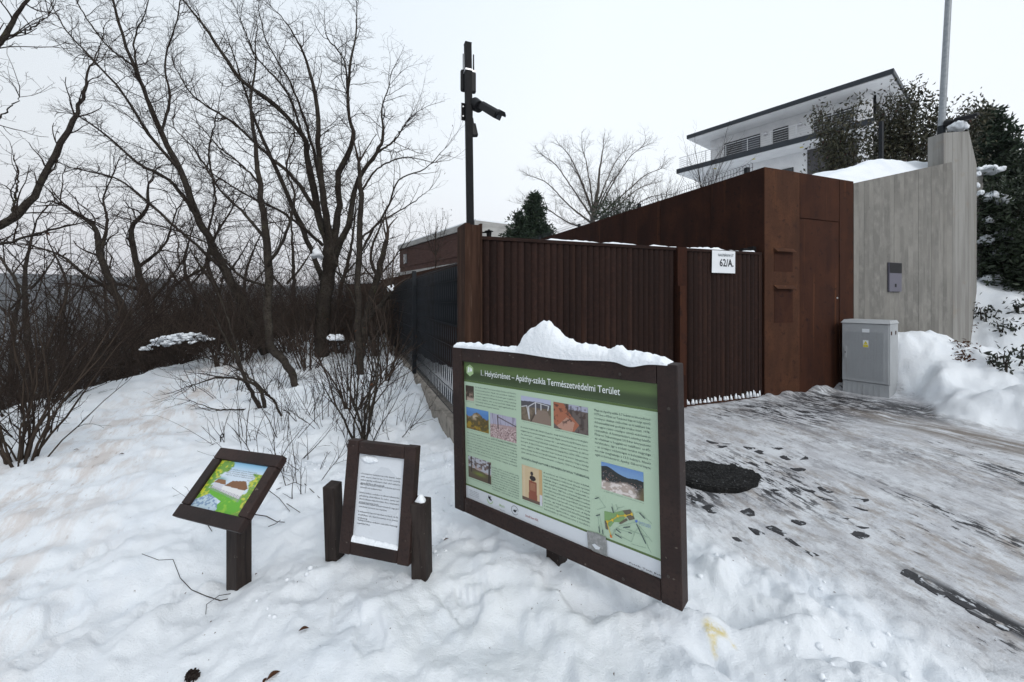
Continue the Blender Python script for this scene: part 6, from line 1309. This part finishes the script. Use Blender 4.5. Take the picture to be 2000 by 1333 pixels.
leafy('laurel_bush', 'tall dark laurel bush laden with snow right of the fin wall', PG(1950, 600, 8.9), 44, 3.0, 1.05, 15000, .12, 'laurel_leaf', 6, droop=.2, cat='bush')
leafy('laurel_bush', 'dark laurel bush at the right edge, lower and closer', PG(2035, 610, 8.2), 34, 2.5, 1.0, 11000, .12, 'laurel_leaf', 7, droop=.2, cat='bush')
leafy('laurel_bush', 'pale-tipped evergreen at the upper right edge', PG(2010, 420, 10.5), 24, 1.8, .9, 5000, .13, 'laurel_leaf', 8, droop=-.2, cat='bush')
def clod(px, py, Y, w, h, seed, lab, grp='pads of snow on the laurel bushes'):
    c = P(px, py, Y); rn = random.Random(seed); m = MB(); k = 18; W_ = w / F * Y / 2; H_ = h / F * Y; base = [1 + .9 * float(fbm(math.cos(i * 6.283 / k) * 1.3 + seed * 7, math.sin(i * 6.283 / k) * 1.3, 5, 3)) for i in range(k)]; tl = rn.uniform(-.25, .25)
    rr = [[c + Vector((math.cos(i * 6.283 / k), math.sin(i * 6.283 / k) * .9, 0)) * W_ * s * base[i] + ZZ * (H_ * (z + tl * s * math.cos(i * 6.283 / k) + (.45 * base[i] * rn.uniform(-1, .3) if z < -.2 else .35 * float(vnoise(i * .9, s * 5, seed)))))  for i in range(k)] for s, z in ((.45, -.25), (.95, -.38), (1.08, -.1), (.9, .2), (.55, .42), (.15, .5))]
    m.loft(rr)
    o = m.build('snow_clod', M['snow'], smooth=True); rough_snow(o, W_ * .7, W_ * .75); setp(o, lab, 'snow', grp)
for i, (px, py, w, h, lab) in enumerate(((1938, 383, 26, 15, 'round pad of snow high on the laurel beside the fin wall'), (1958, 391, 26, 16, 'pad of snow on the laurel right of the highest one'), (1982, 436, 34, 20, 'wide pad of snow on the laurel at the level of the gate top'), (1961, 462, 34, 20, 'largest pad of snow in the middle of the laurel'), (1926, 468, 22, 16, 'pad of snow touching the fin wall'), (1998, 462, 26, 26, 'pad of snow cut by the right edge of the picture'), (1960, 491, 28, 14, 'lowest pad of snow on the laurel'), (1930, 430, 18, 10, 'small pad of snow above the one touching the fin wall'), (1928, 330, 44, 12, 'flat cap of snow on the short pale wall end'), (1932, 545, 34, 14, 'shaded pad of snow under the laurel'))): clod(px, py, 8.5 if i != 8 else 8.6, w, h, i, lab)
clod(1874, 246, 7.42, 30, 13, 31, 'rounded cap of snow on top of the fin wall', 'snow on the walls')
for i, (px, py, w, h) in enumerate(((1911, 340, 10, 8), (1908, 362, 8, 9), (1915, 376, 8, 8))): clod(px, py, 8.2, w, h, 40 + i, ('highest', 'middle', 'lowest')[i] + ' of three small blobs of snow clinging beside the fin wall', 'snow on the walls')
for i, (px, py, H, lab) in enumerate(((1962, 722, .30, 'dark drooping rhododendron in the snow at the right edge, nearest'), (1995, 702, .26, 'dark rhododendron half cut by the right edge'), (1918, 618, .32, 'low dark rhododendron beside the fin wall'), (1960, 640, .2, 'flat dark rhododendron halfway up the snowy slope'), (1990, 600, .22, 'dark rhododendron high on the slope at the right edge'))):
    b = on_ground(px, py, 3, 9); leafy('rhododendron', lab, b, 9, H, .22, 110, .085, 'rhodo_leaf', 20 + i, group='small rhododendrons on the snowy slope', droop=.7)
# dead litter at the foot of the fin wall
rn = random.Random(6); pos = []
for i in range(420):
    a = 5.05 + rn.gauss(0, .10); p = on_ground(1892 + rn.gauss(0, 6) - (i / 420) * 14, 590 + (i / 420) * 125, 5, 9); pos.append((p[0] + rn.gauss(0, .03), p[1] + rn.gauss(0, .05), p[2] + rn.uniform(0, .05)))
o = link('leaf_litter', leaf_mesh('leaf_litter', pos, .06, rn), None, M['dry_leaf']); setp(o, 'brown dead leaves and soil showing along the foot of the fin wall', 'leaf litter', kind='stuff')

# --- the white house on the hill
def house():
    C0 = Vector((23.3, 25.0, 0)); w = Vector((-.6252, .7805, 0)); n = Vector((.7805, .6252, 0)); t = thing('white_house', 'modern white house with dark flat roofs high on the hill', 'house', C0 + ZZ * 7)
    L = 13.2; ZR = 15.72
    def bx(nm, mat, s, d, z, par=t, bev=0): m = MB(); m.box(C0, w, n, ZZ, s, d, z); return m.build(nm, mat, par, bevel=bev)
    pl = lambda d: (C0.x + n.x * d, C0.y + n.y * d)
    def Q(px, py, d): s, Y, z = on_plane(pl(d), (w.x, w.y), px, py); return s, z
    roof = bx('roof', M['roof_metal'], (-.0, L), (0, 9), (ZR - .30, ZR)); bx('roof_upper_edge', M['roof_metal'], (.9, L - 1.5), (.7, 8), (ZR + .002, ZR + .27), roof)
    bx('roof_soffit', M['white_render'], (.10, L - .10), (.10, 8.9), (ZR - .36, ZR - .302), roof)
    wd = 1.9
    s_l, _ = Q(1388, 300, wd); zf = 12.98
    bx('upper_wall', M['white_render'], (1.75, s_l), (wd, 8), (zf + .01, ZR - .365))
    # corner pillar and dark recessed end
    s0, _ = Q(1701, 200, wd - .6); s1, _ = Q(1675, 200, wd - .6); bx('corner_pillar', M['white_render'], (s0, s1), (wd - .6, wd - .02), (7, ZR - .365))
    bx('end_wall', M['grey_cladding'], (1.45, 1.70), (wd + .05, 7.5), (7, ZR - .365)); 
    m = MB(); 
    # balcony slab
    zs = 12.98; sL = Q(1321, 333, 0)[0]; sl = bx('balcony_slab', M['white_render'], (1.0, sL - .1), (.08, 8), (zs - .36, zs)); bx('slab_fascia', M['roof_metal'], (.9, sL), (0, .078), (zs - .33, zs + .05), sl); bx('slab_fascia', M['roof_metal'], (sL - .098, sL), (.08, 8), (zs - .33, zs + .05), sl)
    bx('soffit_light', M['label_yellow'], (5.0, 5.2), (1.0, 1.25), (zs - .372, zs - .362), sl); bx('soffit_light', M['label_yellow'], (8.2, 8.4), (1.0, 1.25), (zs - .372, zs - .362), sl); bx('soffit_light', M['label_yellow'], (11.2, 11.4), (1.0, 1.25), (zs - .372, zs - .362), sl)
    # lower storey
    bx('lower_wall', M['white_render'], (1.8, s_l + .9), (wd + .3, 8), (6.5, zs - .365)); 
    z0, z1 = 10.4, 12.0
    # windows: (left px, right px, top, bottom at left)
    def window(px0, px1, ptop, pbot, panes, blind=0, d=wd, par=t, shutter=True, zfix=None):
        sa, za = Q(px0, ptop, d); sb, _ = Q(px1, ptop, d); zb = Q(px0, pbot, d)[1]
        if zfix: zb, za = zfix
        sa, sb = max(sa, sb), min(sa, sb); f = bx('window', M['shutter'], (sb, sa), (d - .05, d - .005), (zb, za), par); W_ = (sa - sb) / panes
        for k in range(panes):
            x0 = sb + W_ * k + .05; x1 = sb + W_ * (k + 1) - .05; bx('pane', M['glass'] if k != blind else M['zinc'], (x0, x1), (d - .062, d - .052), (zb + .06, za - .06), f)
        if shutter:
            k = 0; z = zb + .10
            while z < za - .08: bx('shutter_slat', M['shutter'], (sb + .04, sa - .04), (d - .085, d - .066), (z, z + .045), f); z += .17
    zw = (13.02, 14.75)
    for a in ((1415, 1485, 262, 303, 2, 0), (1510, 1540, 243, 275, 1, 5), (1590, 1624, 222, 250, 1, 5), (1628, 1668, 205, 240, 2, 5)): window(*a, zfix=zw)
    # lamps between the windows
    for px, py in ((1401, 291), (1496, 262), (1564, 243)):
        s, z = Q(px, py, wd); m = MB(); c = C0 + w * s + n * (wd - .12) + ZZ * z; m.cyl(c - ZZ * .11, c + ZZ * .11, .13, .10, 12); m.build('wall_lamp', M['lamp_glass'], t)
    # railing
    r = None; m = MB(); rl = bx('railing', M['steel'], (1.9, sL - .12), (.20, .24), (zs + 1.02, zs + 1.06))
    s = 1.9
    while s < sL: bx('railing_post', M['steel'], (s, s + .045), (.19, .235), (zs + .052, zs + 1.018), rl); s += 1.62
    for k in range(5): bx('railing_bar', M['steel'], (1.9, sL - .12), (.24, .255), (zs + .18 + .17 * k, zs + .195 + .17 * k), rl)
    for k in range(6): bx('railing_bar', M['steel'], (sL - .15, sL - .12), (.26, 6), (zs + .18 + .17 * k, zs + .2 + .17 * k), rl)
    # dark lower windows and cladding panel
    sa, za = Q(1590, 325, wd + .3); sb = Q(1545, 320, wd + .3)[0]; bx('cladding', M['grey_cladding'], (sa - 3.2, sa + .4), (wd + .22, wd + .298), (9, zs - .37))
    window(1506, 1550, 322, 350, 2, 5, wd + .3, shutter=False, zfix=(9.3, 11.6)); window(1408, 1450, 345, 370, 1, 5, wd + .3, shutter=False, zfix=(9.3, 11.3))
    bx('downpipe', M['black_metal'], (1.25, 1.36), (wd + .6, wd + .7), (9, ZR - .37))
house()
# --- buildings beyond the fence
def far_house():
    C0 = Vector(P(931, 500, 30)); C0.z = 0; d = Vector((-.56, .83, 0)); e = Vector((.83, .56, 0)); zt = EYE + (HY - 431) / F * 30; t = thing('brown_house', 'low brown brick house with a pale flat roof beyond the mesh fence', 'house', C0)
    L = 17; bx = lambda nm, mat, s, q, z, par=t: (lambda m: (m.box(C0, d, e, ZZ, s, q, z), m.build(nm, mat, par))[1])(MB())
    bx('upper_wall', M['brick_brown'], (0, L), (0, .3), (5.0, zt - .45)); bx('lower_wall', M['pale_stone'], (0, L), (.02, .3), (0, 4.1)); bx('ledge', M['pale_stone'], (0, L), (-.5, .3), (4.11, 4.4)); bx('recess_wall', M['brick_brown'], (0, L), (.05, .3), (4.41, 4.99))
    r = bx('roof', M['pale_stone'], (-.02, L + .2), (-.15, 7), (zt - .44, zt)); bx('roof_snow', M['snow'], (0.05, L), (-.05, 6.9), (zt + .002, zt + .12), r); bx('end_wall', M['pale_stone'], (-.25, -.002), (0, 9), (0, zt - .46))
    for k in (5,):
        x = 2.6 + k * 2.4; f = bx('window', M['shutter'], (x, x + .7), (-.06, -.004), (5.3, 6.3)); bx('pane', M['glass'], (x + .07, x + .63), (-.075, -.062), (5.37, 6.23), f); bx('curtain', M['white_render'], (x + .75, x + .95), (-.05, -.004), (5.3, 6.3))
    for k in range(5): x = 1.5 + k * 3.0; f = bx('window', M['shutter'], (x, x + 1.6), (-.05, .016), (1.9, 3.7)); bx('pane', M['zinc'], (x + .08, x + 1.52), (-.065, -.052), (1.98, 3.62), f)
    # red low garden wall with snow on it further back
    g = Vector(P(832, 545, 17)); g.z = 0; m = MB(); m.box(g, Vector((-.8, .6, 0)), Vector((.6, .8, 0)), ZZ, (0, 6), (0, .3), (-1, 2.35)); o = m.build('brick_garden_wall', M['brick_brown']); setp(o, 'low reddish garden wall with snow on top, behind the fence by the trees', 'wall')
    m = MB(); m.box(g, Vector((-.8, .6, 0)), Vector((.6, .8, 0)), ZZ, (0, 6), (-.03, .33), (2.352, 2.42)); o = m.build('wall_snow', M['snow']); setp(o, 'strip of snow on the low reddish garden wall', 'snow')
far_house()
# --- trees behind the gate and the steel wall
Yt = 22
tree('hoary_tree', 'spreading pale grey bare tree rising behind the dark steel wall', 'tree', [
    ('trunk', [TP(1162, 520, Yt, 20), TP(1160, 460, Yt, 18), TP(1158, 430, Yt, 16), TP(1166, 380, Yt, 10), TP(1172, 330, Yt, 6), TP(1178, 290, Yt, 3)])] +
    [('limb', [TP(1160, y0, Yt, 7), TP(1160 + (x1 - 1160) * .4, y0 - (y0 - y1) * .5 + k, Yt + dz * .5, 4.5), TP(1160 + (x1 - 1160) * .75, y0 - (y0 - y1) * .85, Yt + dz * .8, 3), TP(x1, y1, Yt + dz, 2)]) for x1, y1, y0, dz, k in ((1040, 345, 440, 1, 10), (1062, 305, 430, -1.5, 5), (1100, 290, 420, 1.2, 0), (1140, 300, 420, -1, 0), (1215, 300, 420, 1.2, 0), (1250, 290, 430, -1, 0), (1290, 330, 430, 1, 5), (1295, 380, 440, -1.5, 10), (1035, 400, 450, -1, 10), (1120, 330, 430, 2.2, 0), (1200, 350, 430, -2.2, 0), (1270, 360, 440, 2, 5))],
    [(4.5, 1.2, .75, 6, 3, .2, .08, .10, .011), (8.0, .55, .75, 5, 3, .24, .07, .1, .0075), (7, .28, .8, 3, 3, .26, .05, .1, .0055)], 71, mats=('twig_pale', 'twig_pale'))
for i, (px, py, H, lab) in enumerate(((1215, 440, 2.2, 'left of the white house above the steel wall'), (1375, 400, 2.6, 'in front of the lower storey of the white house'), (1300, 425, 1.8, 'above the seam of the dark steel wall'))):
    b = PG(px, py, 15); shrub('garden_shrub', 'thin bare upright garden shrub ' + lab, b, 22, H, .5, [(3, .6, .45, 5, 3, .12, .05, .2, .008), (4, .3, .5, 3, 3, .15, .04, .1, .005)], 90 + i, ('twig_pale', 'twig_pale') if i != 1 else ('twig', 'twig'), r=.013, group='bare garden shrubs behind the steel wall')
leafy('clipped_hedge', 'grey-green hedge behind the long steel wall', PG(1205, 455, 14.5), 20, 1.45, 1.0, 1500, .12, 'laurel_leaf', 44, droop=-.1, cat='hedge')
conifer('pine_tree', 'small dark green pine behind the brown gate, pointed top', PG(1044, 540, 20), 3.95, 1.45, 9, 26, 1.3, spike=.22, ragged=.45)
conifer('pine_tree', 'loose lower pine left of the pointed pine', PG(1015, 540, 19.5), 3.0, 1.5, 10, 20, 1.0, spike=.22, ragged=.6)
tree('leafy_sapling', 'slender small tree with a round crown above the fence, in front of the brown house', 'tree', [
    ('trunk', [TP(851, 540, 16, 5), TP(851, 500, 16, 4), TP(850, 460, 16, 3)])] + [('limb', [TP(850, 500, 16, 3), TP(850 + dx * .6, 470, 16 + dx * .01, 2), TP(850 + dx, 432, 16, 1)]) for dx in (-24, -12, 2, 14, 24)], [(5, .55, .7, 5, 3, .15, .03, .1, .008), (8, .25, .8, 4, 3, .2, .02, .1, .005)], 72, mats=('twig', 'twig'), leaves=(.35, .075, 'laurel_leaf', lambda p: True))
for i, (px, py) in enumerate(((800, 520), (785, 470), (770, 430), (815, 560))):
    b = on_ground(px - 20, 640 + i * 6, 9, 20); shrub('brown_leaved_sapling', 'thin sapling still holding brown leaves ' + ['beside the far end of the fence', 'behind the stub trunk', 'left of the brown house', 'closest to the second fence post'][i], b, 8, 3.3, .25, [(3, .7, .6, 5, 3, .13, .03, .2, .007), (6, .25, .7, 4, 3, .2, .02, .1, .004)], 120 + i, ('twig_brown', 'twig_brown'), r=.012, group='saplings with brown leaves', leaves=(.22, .06, 'dry_leaf'))

# ================================================================ small things on the ground
def cobbles():
    p = thing('manhole_cover', 'round black cover lying clear of snow on the driveway beside the board', 'manhole cover', (1.69, 3.5, gz(1.69, 3.5)))
    z = gz(1.69, 3.5); x0, y0 = 1.66, 3.50; z = float(np.mean(hgt(x0 + np.array([0, .3, -.3, 0, 0]), y0 + np.array([0, 0, 0, .3, -.3])))) + .004
    m = MB(); k = 72; ring = lambda r, zz: [Vector((x0 + r * (1 + jag[i]) * math.cos(i * 6.2832 / k), y0 + r * (1 + jag[i]) * math.sin(i * 6.2832 / k), zz)) for i in range(k)]; jag = [.035 * float(fbm(i * .45, 3, 8, 3)) for i in range(k)]
    m.hexa(ring(.395, z - .05), ring(.395, z)); m.build('frame_ring', M['rubber'], p); m = MB(); m.hexa(ring(.372, z + .0005), ring(.366, z + .005)); m.build('cover_plate', M['rubber'], p)
    rs_ = np.random.RandomState(8); gv = MB(); 
    for _ in range(1900):
        r = .50 * math.sqrt(rs_.uniform(0, 1)); an = rs_.uniform(0, 6.283); 
        if r > .36 and rs_.rand() < min(.96, (r - .34) * 12): continue
        cx, cy = x0 + r * math.cos(an), y0 + r * math.sin(an); s_ = rs_.uniform(.004, .013); zz = z + (.004 if r < .36 else -.002); kk = [s_ * rs_.uniform(.6, 1.2) for _ in range(5)]
        gv.loft([[Vector((cx + math.cos(i * 1.2566) * kk[i] * q, cy + math.sin(i * 1.2566) * kk[i] * q, zz + .5 * s_ * h)) for i in range(5)] for q, h in ((1, -.6), (.9, .2), (.4, .5))])
    gv.build('grit', M['grit'], p)['kind'] = 'stuff'
    rn = random.Random(12); i = 0
    me = []
    for s in range(9):
        mb = MB(); q = [(-.048, -.03), (-.03, -.047), (.03, -.05), (.05, -.03), (.052, .03), (.03, .048), (-.034, .05), (-.05, .03)]; q = [(x + rn.uniform(-.009, .009), y + rn.uniform(-.009, .009)) for x, y in q]
        mb.hexa([Vector((x, y, -.04)) for x, y in q], [Vector((x * .93, y * .93, .0)) for x, y in q]); a = mb.mesh('cobble'); a.materials.append(M['cobble']); me.append(a)
    o0 = bpy.data.objects['driveway']; rs = np.random.RandomState(4)
    spots = []
    for ia in range(-14, 15):
        for ib in range(-14, 15):
            lx = ia * .108; ly = ib * .112 + (.05 if ia % 2 else 0); x = 1.66 + lx * U[0] + ly * V[0]; y = 3.5 + lx * U[1] + ly * V[1]; r = math.hypot(lx, ly)
            pr = 0
            if r > .46 and r < .58: pr = .35
            if .5 < r < 1.05 and ly < .1 and abs(lx) < .75: pr = max(pr, .30)
            if .5 < r < .9 and lx > 0.2 and abs(ly) < .35: pr = max(pr, .22)
            pr *= 1 if float(fbm(x * 3, y * 3, 41, 2)) > -.12 else .25
            if rn.random() < pr: spots.append((x, y))
    for t_ in range(16): s = t_ * .075; spots.append((2.22 + s * -V[0] * 1 + rn.uniform(-.02, .02) + .0, 2.28 - s * V[1] * .9 + rn.uniform(-.02, .02)))
    for (x, y) in spots:
        if float(drive_mask(np.array([x]), np.array([y]))[0]) < .55: continue
        o = bpy.data.objects.new('cobble', rn.choice(me)); COL.objects.link(o); o.location = (x, y, gz(x, y) + (rn.uniform(-.004, .004))); o.rotation_euler = (rn.uniform(-.09, .09), rn.uniform(-.09, .09), ANG + rn.uniform(-.15, .15)); o.scale = (rn.uniform(.75, 1.1), rn.uniform(.75, 1.1), 1); attach(o, o0)
cobbles()
def leaf_thing(px, py, size, rot, lab, mat='dry_leaf', Y0=1.2, grp=None, w=.45):
    b = on_ground(px, py, 1.0, 9); m = MB(); n = 7; c, s = math.cos(rot), math.sin(rot); pt = lambda x, y, z: Vector((b[0] + (x * c - y * s) * size, b[1] + (x * s + y * c) * size, b[2] + .006 + z * size))
    L = [(i / n) for i in range(n + 1)]
    for i in range(n):
        for sd in (-1, 1):
            w0 = w * math.sin(math.pi * min(1, L[i] * 1.02)) * .5; w1 = w * math.sin(math.pi * L[i + 1]) * .5; cz = lambda u: .12 * math.sin(3 * u) 
            m.poly([pt(L[i], 0, cz(L[i])), pt(L[i], sd * w0, cz(L[i]) + .22 * w0 * 2), pt(L[i + 1], sd * w1, cz(L[i + 1]) + .22 * w1 * 2), pt(L[i + 1], 0, cz(L[i + 1]))][::sd])
    o = m.build('dead_leaf', M[mat], smooth=True); sol = o.modifiers.new('s', 'SOLIDIFY'); sol.thickness = .0012; setp(o, lab, 'leaf', grp)
leaf_thing(583, 1242, .045, .4, 'small curled brown leaf on the snow in front of the narrow text board')
leaf_thing(520, 1330, .055, .9, 'upright olive-brown dead leaf at the bottom edge of the picture'); leaf_thing(512, 1338, .03, 1.5, 'tiny brown leaf touching the larger one at the bottom edge')
leaf_thing(846, 930, .035, 1.2, 'rust-red leaf lying in the snow between the two boards'); leaf_thing(866, 1060, .04, .7, 'thin brown leaf in the snow left of the large board', w=.25)
leaf_thing(232, 893, .05, 0.2, 'brown leaf on the footpath, right of a pair'); leaf_thing(143, 887, .045, 0.5, 'brown leaf on the footpath, left of a pair')
def pine_cone():
    b = on_ground(376, 1300, 1, 4); t = thing('pine_cone', 'dark clump like a pine cone lying on the snow at the lower left', 'cone', b); rn = random.Random(3); m = MB()
    for i in range(46):
        u = i / 46; an = i * 2.4; r = .019 * math.sin(math.pi * (.12 + .85 * u)); c = Vector((b[0] + (u - .5) * .055, b[1] + r * math.cos(an), b[2] + .014 + r * math.sin(an)))
        d = Vector((.4, math.cos(an), math.sin(an))).normalized(); s = d.orthogonal().normalized(); m.poly([c - s * .006 - d * .008, c + s * .006 - d * .008, c + d * .009 + s * .004, c + d * .009 - s * .004])
    o = m.build('scales', M['wood_post'], t); s_ = o.modifiers.new('s', 'SOLIDIFY'); s_.thickness = .002; m = MB(); m.cyl((b[0] - .024, b[1], b[2] + .014), (b[0] + .022, b[1], b[2] + .014), .011, .008, 8); m.build('core', M['wood_post'], t)
pine_cone()
def stick(name, pts, r, lab, grp=None, mat='twig'):
    T = Tubes(); ln = []
    for (px, py, dz) in pts: b = on_ground(px, py, 1, 12); ln.append((b[0], b[1], b[2] + dz))
    T.add(ln, [r * (1 - .5 * k / len(ln)) for k in range(len(ln))], 5); o = link(name, T.mesh(name), None, M[mat]); setp(o, lab, 'twig', grp)
stick('dry_stalk', [(445, 1158, .02), (430, 1166, .03), (402, 1163, .03), (374, 1158, .02), (352, 1130, .02), (338, 1108, .02), (310, 1110, .02), (277, 1100, .02)], .0028, 'long thin bent stalk lying on the snow at the foot of the lectern post')
stick('dry_stalk', [(450, 1150, .02), (428, 1162, .05), (403, 1170, .01), (402, 1182, .01)], .0025, 'short bent stalk at the foot of the lectern post')
stick('dry_stalk', [(492, 1010, .01), (520, 1012, .02), (540, 1016, .02), (556, 1021, .01)], .004, 'forked twig on the snow right of the lectern'); stick('dry_stalk', [(524, 1028, .01), (538, 1022, .02), (548, 1018, .02)], .003, 'short side twig beside the forked twig')
stick('dry_stalk', [(514, 962, .03), (545, 985, .02), (566, 1001, .01)], .003, 'straight thin twig above the forked twig'); stick('dry_stalk', [(540, 958, .02), (575, 954, .02), (590, 956, .01)], .0035, 'dark horizontal twig between the lectern and the text board'); stick('dry_stalk', [(595, 955, .02), (624, 980, .01)], .0035, 'dark slanting twig close to the text board post'); stick('dry_stalk', [(560, 990, .02), (586, 1008, .01)], .003, 'small slanting twig below the horizontal one')
stick('dry_stalk', [(404, 1036, .01), (414, 1046, .01)], .003, 'tiny twig fragment in the snow left of the lectern post')
rn = random.Random(8)
for i, (px, py) in enumerate(((640, 1300), (1128, 1230), (900, 1255), (1300, 1290), (1540, 1265), (1880, 775), (1810, 800), (1960, 790))): pass
# loop marker behind the lectern
b = on_ground(431, 868); m = Tubes(); m.add([(b[0], b[1], b[2] - .05), (b[0], b[1], b[2] + .07), (b[0] + .02, b[1], b[2] + .10), (b[0] + .035, b[1], b[2] + .075), (b[0] + .02, b[1], b[2] + .05), (b[0] - .01, b[1], b[2] + .055)], [.006] * 6, 6); o = link('iron_loop', m.mesh('iron_loop'), None, M['black_metal']); setp(o, 'small dark loop on a stake in the snow behind the slanted lectern', 'stake')

tris = sum(len(p.vertices) - 2 for me in {o.data for o in bpy.data.objects if o.type == 'MESH'} for p in me.polygons) if False else 0

def crumbs():
    """small clods of snow, and bits of bark and leaf, strewn over the trodden snow"""
    rs = np.random.RandomState(11); n = 700; x = rs.uniform(-2.6, 2.2, n); y = rs.uniform(1.4, 4.6, n); keep = (fbm(x * 1.3, y * 1.3, 21, 2) + .1 * x > -.02) & (drive_mask(x, y) < .6); x = x[keep]; y = y[keep]; z = hgt(x, y); m = MB()
    for a, b, c in zip(x, y, z):
        r = rs.uniform(.004, .017); k = 6; base = [r * rs.uniform(.7, 1.25) for _ in range(k)]; m.loft([[Vector((a + math.cos(i * 1.047) * base[i] * s, b + math.sin(i * 1.047) * base[i] * s, c + r * h)) for i in range(k)] for s, h in ((.8, -.5), (1, .2), (.55, .8))])
    o = m.build('snow_crumbs', M['snow'], smooth=True); setp(o, 'loose crumbs of snow scattered over the trodden snow around the boards', 'snow', kind='stuff')
    n = 260; x = rs.uniform(-3.4, 2.4, n); y = rs.uniform(1.3, 6.5, n); z = hgt(x, y) + .004; rn = random.Random(2); me = leaf_mesh('bark_bits', [tuple(q) for q in zip(x, y, z)], .012, rn, droop=False, dirs=[(rn.gauss(0, 1), rn.gauss(0, 1), .05) for _ in range(n)]); o = link('bark_bits', me, None, M['dry_leaf']); setp(o, 'tiny bits of bark and leaf strewn on the snow', 'litter', kind='stuff')
crumbs()
for i, (px, py, pl_) in enumerate(((450, 770, 'spilling over the middle of the snow slope'), (395, 760, 'farthest left on the snow slope'), (530, 760, 'beside the foot of the leaning shrub'), (625, 815, 'halfway between the text board and the trees'), (690, 770, 'around the foot of the stub trunk'), (560, 740, 'just left of the bent trunk'), (745, 770, 'against the snow bank by the fence'), (490, 735, 'behind the leaning shrub'), (770, 840, 'at the foot of the fence left of the large board'), (640, 770, 'on the bank between the trees and the fence'), (735, 800, 'under the fence post'), (600, 800, 'in front of the bent trunk'), (545, 905, 'above the gap between lectern and text board'), (660, 730, 'below the fan tree'), (470, 860, 'behind the top edge of the lectern'))):
    shrub('snow_sapling', 'thin thorny twigs ' + pl_, on_ground(px, py), 13, (1.15 if i < 8 else .8), 1.1, [(5, .22, .6, 4, 3, .15, .02, .15, .003), (6, .08, .7, 3, 3, .2, .0, .1, .002)], 160 + i, ('twig', 'twig'), r=.0052, group='thorny twigs in the snow', leaves=(.08, .018, 'dry_leaf'))
# ================================================================ haze over the valley
def haze():
    m = MB(); m.box((0, 0, 0), (1, 0, 0), (0, 1, 0), ZZ, (-1290, 1290), (-1290, 1290), (-90, 110)); mt = bpy.data.materials.new('haze'); mt.use_nodes = True; n = mt.node_tree; n.nodes.clear()
    v = n.nodes.new('ShaderNodeVolumePrincipled'); v.inputs['Color'].default_value = (0.80, 0.86, 0.95, 1); v.inputs['Density'].default_value = 0.0003; o_ = n.nodes.new('ShaderNodeOutputMaterial'); n.links.new(v.outputs[0], o_.inputs['Volume'])
    o = m.build('haze', mt); o['kind'] = 'stuff'
haze()
